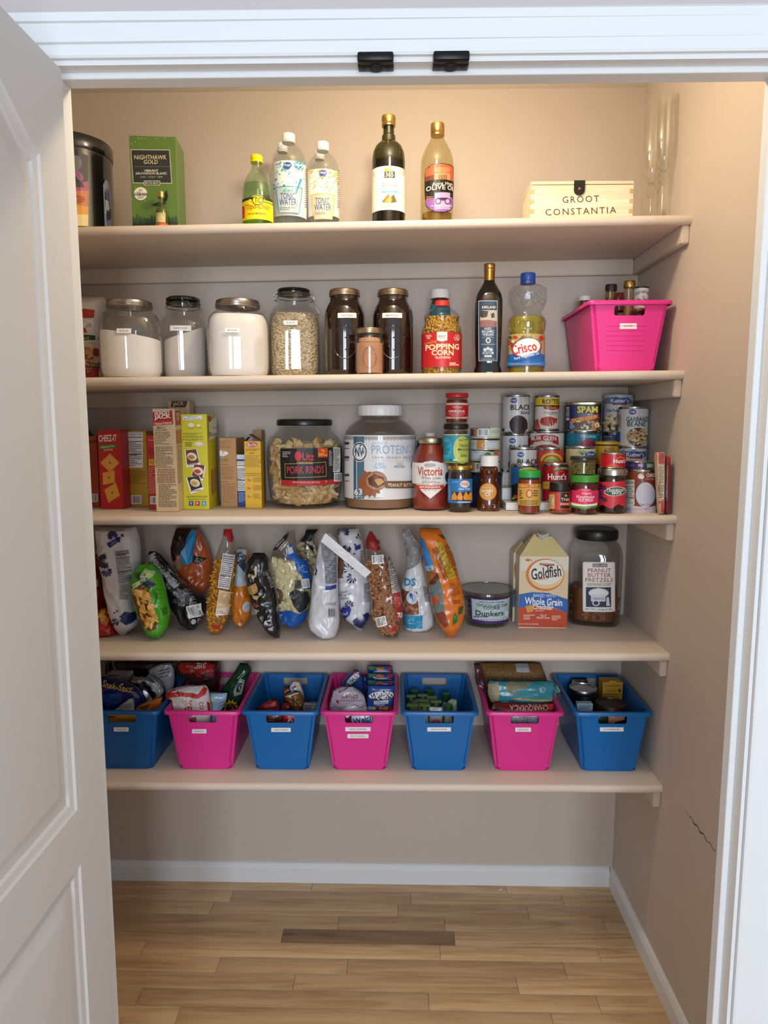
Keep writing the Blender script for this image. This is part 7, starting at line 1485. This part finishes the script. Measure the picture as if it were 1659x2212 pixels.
for k, (yt, Y) in enumerate(((120, -.068), (190, -.105), (256, -.145))):
    t = welch(('rearmost', 'second from rear', 'third from rear')[k]+' fruit snack pouch of the upright row', [(yt, 1282, 1516+k*8), (yt+60, 1284, 1524+k*8), (yt+140, 1284, 1530), (880, 1300, 1480)], Y, yt, 1420, .9, 3+k)
    t.poly([(1290, yt+6), (1360, yt+4), (1340, yt+40), (1296, yt+36)], '4a8a4a').ell(1400, yt+26, 40, 16, 'c8783a').ell(1490, yt+24, 24, 16, 'b8282c').done()
t = welch('front fruit snack pouch of the upright row with large name', [(308, 1286, 1540), (420, 1280, 1546), (540, 1278, 1546), (700, 1290, 1520), (880, 1310, 1490)], -.205, 308, 1415, 1.08, 8, -4)
t.poly([(1340, 452), (1480, 444), (1480, 478), (1345, 486)], 'c8d4e4').text('Mixed Fruit', 1410, 466, 96, 14, '2a5aa0').text('Fruit', 1408, 490, 74, 26, 'd8dce8', shear=.2)
for x_, c in ((1310, '7ab4d8'), (1340, 'd8b04a'), (1410, 'd8783a'), (1460, 'e0a030'), (1500, 'b8282c'), (1526, 'c8383a')): t.ell(x_, 522, 26, 17, c, 12)
t.done()
t = inb('p2', 'cracker_pouch', 'white and purple smart cracker pouch in the second pink bin', [(318, 1075, 1130), (345, 962, 1190), (400, 950, 1252), (480, 925, 1272), (545, 918, 1285), (880, 980, 1240)], 'b0a6b2', -.225, .016, seed=80, wr=.004)
t.text('BITSY\u2019S', 1136, 405, 116, 36, '6a2438', bold=.01, rot=6).text('SMART Thins', 1112, 420, 156, 26, 'a8603a', rot=4).text('CINNAMON SWEET POTATO CRACKERS', 1126, 448, 220, 12, '6a4a58').poly([(985, 440), (1010, 450), (1015, 478), (990, 470)], '8a2a3a').poly([(1010, 366), (1100, 320), (1105, 330), (1018, 376)], '5a2440')
pts = [(930, 520), (980, 500), (1030, 525), (1080, 495), (1110, 515), (1160, 485), (1220, 515), (1270, 490)]
for a, c in zip(pts, pts[1:]): t.poly([a, c, (c[0], c[1]+4), (a[0], a[1]+4)], '5c4a58')
t.done()
t = inb('p2', 'fruit_snack_pouch', 'white-lettered pouch showing through the hand hole of the second pink bin', [(580, 1130, 1360), (700, 1130, 1360), (880, 1150, 1340)], 'c4c8d8', -.274, .005, seed=81, wr=.001); t.text('Welch', 1240, 625, 190, 56, '26266a', rot=-14, bold=.02).poly([(1240, 640), (1300, 625), (1330, 690), (1250, 690)], '3a7ab8').ell(1270, 685, 16, 12, 'c8322a').done()
t = inb('p2', 'fruit_snack_pouch', 'dark maroon pouch showing through the hand hole of the second pink bin', [(580, 1040, 1128), (700, 1040, 1128), (880, 1060, 1120)], '5a1420', -.272, .005, seed=82, wr=.001); t.done()
# --- third blue bin: squeeze pouches with winged caps
crop(840, 1410, 1220)
GC1, GC2 = paint('17582a', .35), paint('56762f', .4)
K_ = 0
def squeeze(label, u, v_, Y, cap, wing=None, body='c4c8c2', r=40):
    """squeeze pouch: soft body, spout, winged screw cap; pixel marks the middle of the cap"""
    b_ = BINS['b3']; P = at_y(u, v_, Y)
    t = Thing('squeeze_pouch', label, 'snack pouch', P.x, Y, b_.z+.004, None, 'green-capped squeeze pouches')
    zc = P.z-t.z; k = mpp(P); q = r*k
    V, F = lathe_data([(q*.5, zc-q*1.5), (q*.5, zc-q*.7), (q*(.95 if not wing else .6), zc-q*.65), (q*(1 if not wing else .6), zc+q*.35), (q*(.92 if not wing else .55), zc+q*.45), (q*.3, zc+q*.45)], 20); t.part('cap', V, F, cap)
    if wing:
        bm = bmesh.new(); add_box(bm, -q*1.35, q*1.35, -q*.6, q*.6, zc+q*.25, zc+q*.75, .0012); bm_mesh('wing', bm, wing, t.o, 40)
    n = 10; V = []; dx = P.x-b_.X; sh = max(-.048, min(.048, dx))-dx
    for j in range(n+1):
        f = j/n; z = .002+(zc-q*1.5)*f; hw = .017*(1-.55*max(0, f-.6)/.4); hd = .003+.007*sin(pi*min(1, f*1.1))*(1-f*.4)
        for i in range(14): a = 2*pi*i/14; V.append((hw*cos(a)+sh*(1-f), hd*sin(a), z))
    F = [(j*14+i, j*14+(i+1) % 14, (j+1)*14+(i+1) % 14, (j+1)*14+i) for j in range(n) for i in range(14)]+[tuple(range(14))[::-1], tuple(n*14+i for i in range(14))]
    t.part('pouch', V, F, film(body), None, 60)
where = 'squeeze pouch %s in the third blue bin'
for lab, u, v_, Y, cp, wg, rr in (('with dark green cap far back at the side', 240, 372, -.085, GC1, None, 42), ('with dark green cap far back in the middle', 385, 370, -.085, GC1, None, 42), ('with dark green cap standing alone', 540, 400, -.10, GC1, None, 42),
        ('with olive winged cap behind the others', 320, 420, -.135, GC2, GC2, 38), ('with pale wing beside the row', 210, 425, -.14, GC2, GC2, 34), ('with olive winged cap toward the middle', 405, 440, -.15, GC2, GC2, 38),
        ('with olive wing in the centre row', 318, 470, -.185, GC2, GC2, 38), ('with olive wing at the end of the row', 445, 478, -.19, GC2, GC2, 38), ('with olive wing nearest the rim corner', 220, 515, -.23, GC2, GC2, 40), ('with olive wing nearest the rim', 335, 512, -.235, GC2, GC2, 40), ('with dark green cap near the front rim', 562, 510, -.22, GC1, None, 44)):
    squeeze(where % lab, u, v_, Y, cp, wg, 'b4bcae', rr)
t = inb('b3', 'snack_pouch', 'pale green folded pouch at the side of the third blue bin', [(440, 590, 640), (470, 540, 642), (545, 600, 645), (860, 600, 640)], '9aa890', -.19, .01, seed=90, wr=.004); t.done()
t = inb('b3', 'snack_pouch', 'silver-white pouch lying at the front of the third blue bin', [(512, 375, 505), (550, 380, 508), (860, 390, 500)], 'b4b8ba', -.236, .006, seed=91, wr=.003); t.done()
crop(840, 1410, 1220)
b_ = BINS['b3']; P = at_y(450, 668, -.262); t = Thing('squeeze_pouch', 'squeeze pouch with red cap seen through the hand hole', 'snack pouch', P.x, -.258, b_.z+.004, None, 'green-capped squeeze pouches'); zc = P.z-t.z
V, F = lathe_data([(.006, zc-.02), (.006, zc-.010), (.0112, zc-.009), (.0115, zc+.001), (.009, zc+.006), (.003, zc+.0075)], 20); t.part('cap', V, F, paint('b8221c', .35))
V, F = lathe_data([(.012, 0), (.013, zc*.6), (.006, zc-.019)], 16); t.part('pouch', [(x*1.8, y*.6, z) for x, y, z in V], F, film('a8a8aa'))
# --- third pink bin: bags of lentils and grains
t = inb('p3', 'grain_bag', 'large brown grain bag with blank white sticker heaped on the third pink bin', [(92, 855, 1432), (170, 868, 1462), (240, 885, 1490), (300, 900, 1500), (420, 940, 1480), (900, 980, 1440)], grains('a87c46', '8a6232', '5a3c1c', 420, .3), -.105, .04, seed=95, wr=.004, p=3)
t.poly([(1188, 98), (1308, 98), (1328, 182), (1206, 180)], 'b4b4ba').done()
t = inb('p3', 'lentil_bag', 'clear bag edge with maroon print at the side of the third pink bin', [(105, 800, 860), (250, 820, 900), (400, 830, 930), (520, 880, 960), (900, 940, 1000)], '4a2a2c', -.16, .010, seed=96, wr=.006); t.poly([(850, 300), (880, 310), (900, 400), (870, 420)], 'a87a8a').done()
t = inb('p3', 'lentil_bag', 'red lentil bag lying under the turquoise one', [(468, 1000, 1590), (510, 965, 1610), (560, 955, 1625), (700, 980, 1560), (880, 1000, 1500)], '8a1e1c', -.235, .03, seed=97, wr=.004)
t.text('CHARQUEADA', 1320, 512, 360, 44, 'e0cccc', rot=180, bold=.01).poly([(1480, 480), (1560, 490), (1540, 540), (1500, 530)], 'c83a2a').poly([(960, 500), (1060, 495), (1050, 540), (965, 545)], '4a3438').ell(985, 515, 20, 18, 'b8a0a8', 8).done()
t = inb('p3', 'quinoa_bag', 'turquoise bag of pale grains lying across the third pink bin', [(262, 950, 1530), (300, 930, 1590), (380, 930, 1632), (440, 950, 1650), (476, 975, 1560)], '3a8a96', -.20, .024, seed=98, wr=.004, ends=(.3, .3), clampz=False)
t.poly([(935, 290), (1030, 275), (1045, 340), (1035, 440), (1010, 472), (965, 470), (940, 420), (930, 360)], 'a89878').poly([(1100, 275), (1370, 268), (1240, 350), (1150, 390), (1105, 340)], '8a8468').poly([(1140, 420), (1600, 440), (1590, 458), (1200, 445)], 'b49a6a').ell(1448, 348, 30, 30, '8ab4a8', 16).ell(1448, 348, 22, 22, '3a8a96', 14).text('quinoa', 1560, 355, 110, 44, '173a4a', rot=-78, shear=.2).poly([(1560, 280), (1610, 300), (1652, 440), (1640, 460), (1612, 458), (1600, 360)], 'c8b48c').rect(1050, 448, 1210, 475, '2a5a7a').lines(1060, 452, 1200, 472, 1, '9ab8c8').done()
t = inb('p3', 'lentil_bag', 'grey printed bag showing through the hand hole of the third pink bin', [(578, 1105, 1440), (690, 1105, 1440), (880, 1120, 1420)], 'a4a0ac', -.274, .005, seed=99, wr=.0015); t.lines(1130, 600, 1410, 690, 6, '3e3a48', .35, 4).rect(1300, 592, 1306, 690, '5a5664').done()
# --- last blue bin: hot drinks
crop(1150, 1400, 1480)
b_ = BINS['b4']; zb = b_.z+.005
def tin(name, label, u, v_, hw, Y, body, lidm, cat='tin', up=0.):
    P = at_y(u, v_, Y); t = Thing(name, label, cat, P.x, Y, zb+up, None, 'hot drink packs in the last blue bin'); r = hw*mpp(P); H = P.z-zb-up
    V, F = lathe_data([(r*.93, 0), (r*.95, .003), (r*.95, H-.014)], 40); t.part('drum', V, F, body)
    V, F = lathe_data([(r*.96, H-.015), (r, H-.013), (r, H-.004), (r*.97, H), (r*.90, H), (r*.88, H-.003), (r*.1, H-.003)], 40); t.part('lid', V, F, lidm); return t
tin('drink_tin', 'cocoa tin with plain silver lid in the last blue bin', 552, 425, 150, -.115, metal('9a9a9c', .3), metal('a8aaac', .3), up=.07)
tin('drink_tin', 'cocoa tin with dark brown lid in the last blue bin', 855, 592, 162, -.225, paint('3a1a12', .35), paint('2e1712', .4))
P = at_y(895, 560, -.12); t = Carton('tea_carton', 'opened yellow tea carton with tab in the last blue bin', 'carton', 762, 978, 372, zb+.097, .045, paint('b98f24', .45), Yf=-.13, group='hot drink packs in the last blue bin', yref=500)
V = [(x, -t.d/2, z) for x, z in ((-.012, t.h), (.012, t.h), (.009, t.h+.005), (-.009, t.h+.005))]; t.part('tab', V+[(x, y+.001, z) for x, y, z in V], [(0, 1, 2, 3), (7, 6, 5, 4), (0, 3, 7, 4), (1, 5, 6, 2), (2, 6, 7, 3)], paint('c69a28', .45), None, None)
t.text('ROOIBOS HONEYBUSH TEA', 898, 408, 226, 18, '4a3210').rect(770, 436, 1010, 439, '8a6a18').rect(760, 496, 1010, 502, '5a3a10').ell(948, 460, 17, 17, '3a2a1c', 14).lines(800, 452, 915, 474, 1, '7a5c18').done()
t = Carton('sachet_box', 'tiny pale sachet box at the rim of the last blue bin', 'carton', 488, 656, 604, zb+.075, .02, paint('8aa4b4', .45), Yf=-.285+.02, group='hot drink packs in the last blue bin', yref=640); t.lines(500, 612, 648, 660, 3, '3a4a5a').done()
t = Bag('drink_pouch', 'dark pouch edge at the back of the last blue bin', 'pouch', [(330, 430, 590), (370, 400, 600), (500, 420, 600), (900, 460, 600)], zb, -.05, .01, film('2a2c26'), 'packets in the bins', nu=14, nv=16, seed=101, inside=b_); t.done()
t = Bag('drink_pouch', 'dark green pouch seen through the last hand hole', 'pouch', [(700, 700, 820), (850, 700, 820), (1100, 720, 810)], zb, -.273, .005, film('16301c'), 'packets in the bins', nu=14, nv=12, seed=102, wr=.001); t.done()
t = Bag('drink_pouch', 'tan pouch seen through the last hand hole', 'pouch', [(700, 822, 1005), (850, 822, 1005), (1100, 840, 990)], zb, -.272, .005, film('a8724e'), 'packets in the bins', nu=14, nv=12, seed=103, wr=.001); t.poly([(870, 850), (900, 800), (1000, 770), (1005, 850)], '1a1a1a').done()
# grains of paper on the floor near the back
crop()
P = at_z(1080, 1918, 0); t = Thing('paper_scrap', 'tiny white paper scrap on the floor near the baseboard', 'paper scrap', P.x, P.y-.01, .0, radians(30))
t.part('paper', [(-.006, -.003, .001), (.007, -.002, .0004), (.006, .003, .002), (-.005, .003, .0006)], [(0, 1, 2, 3)], paint('e6e4e0', .7), None, None)
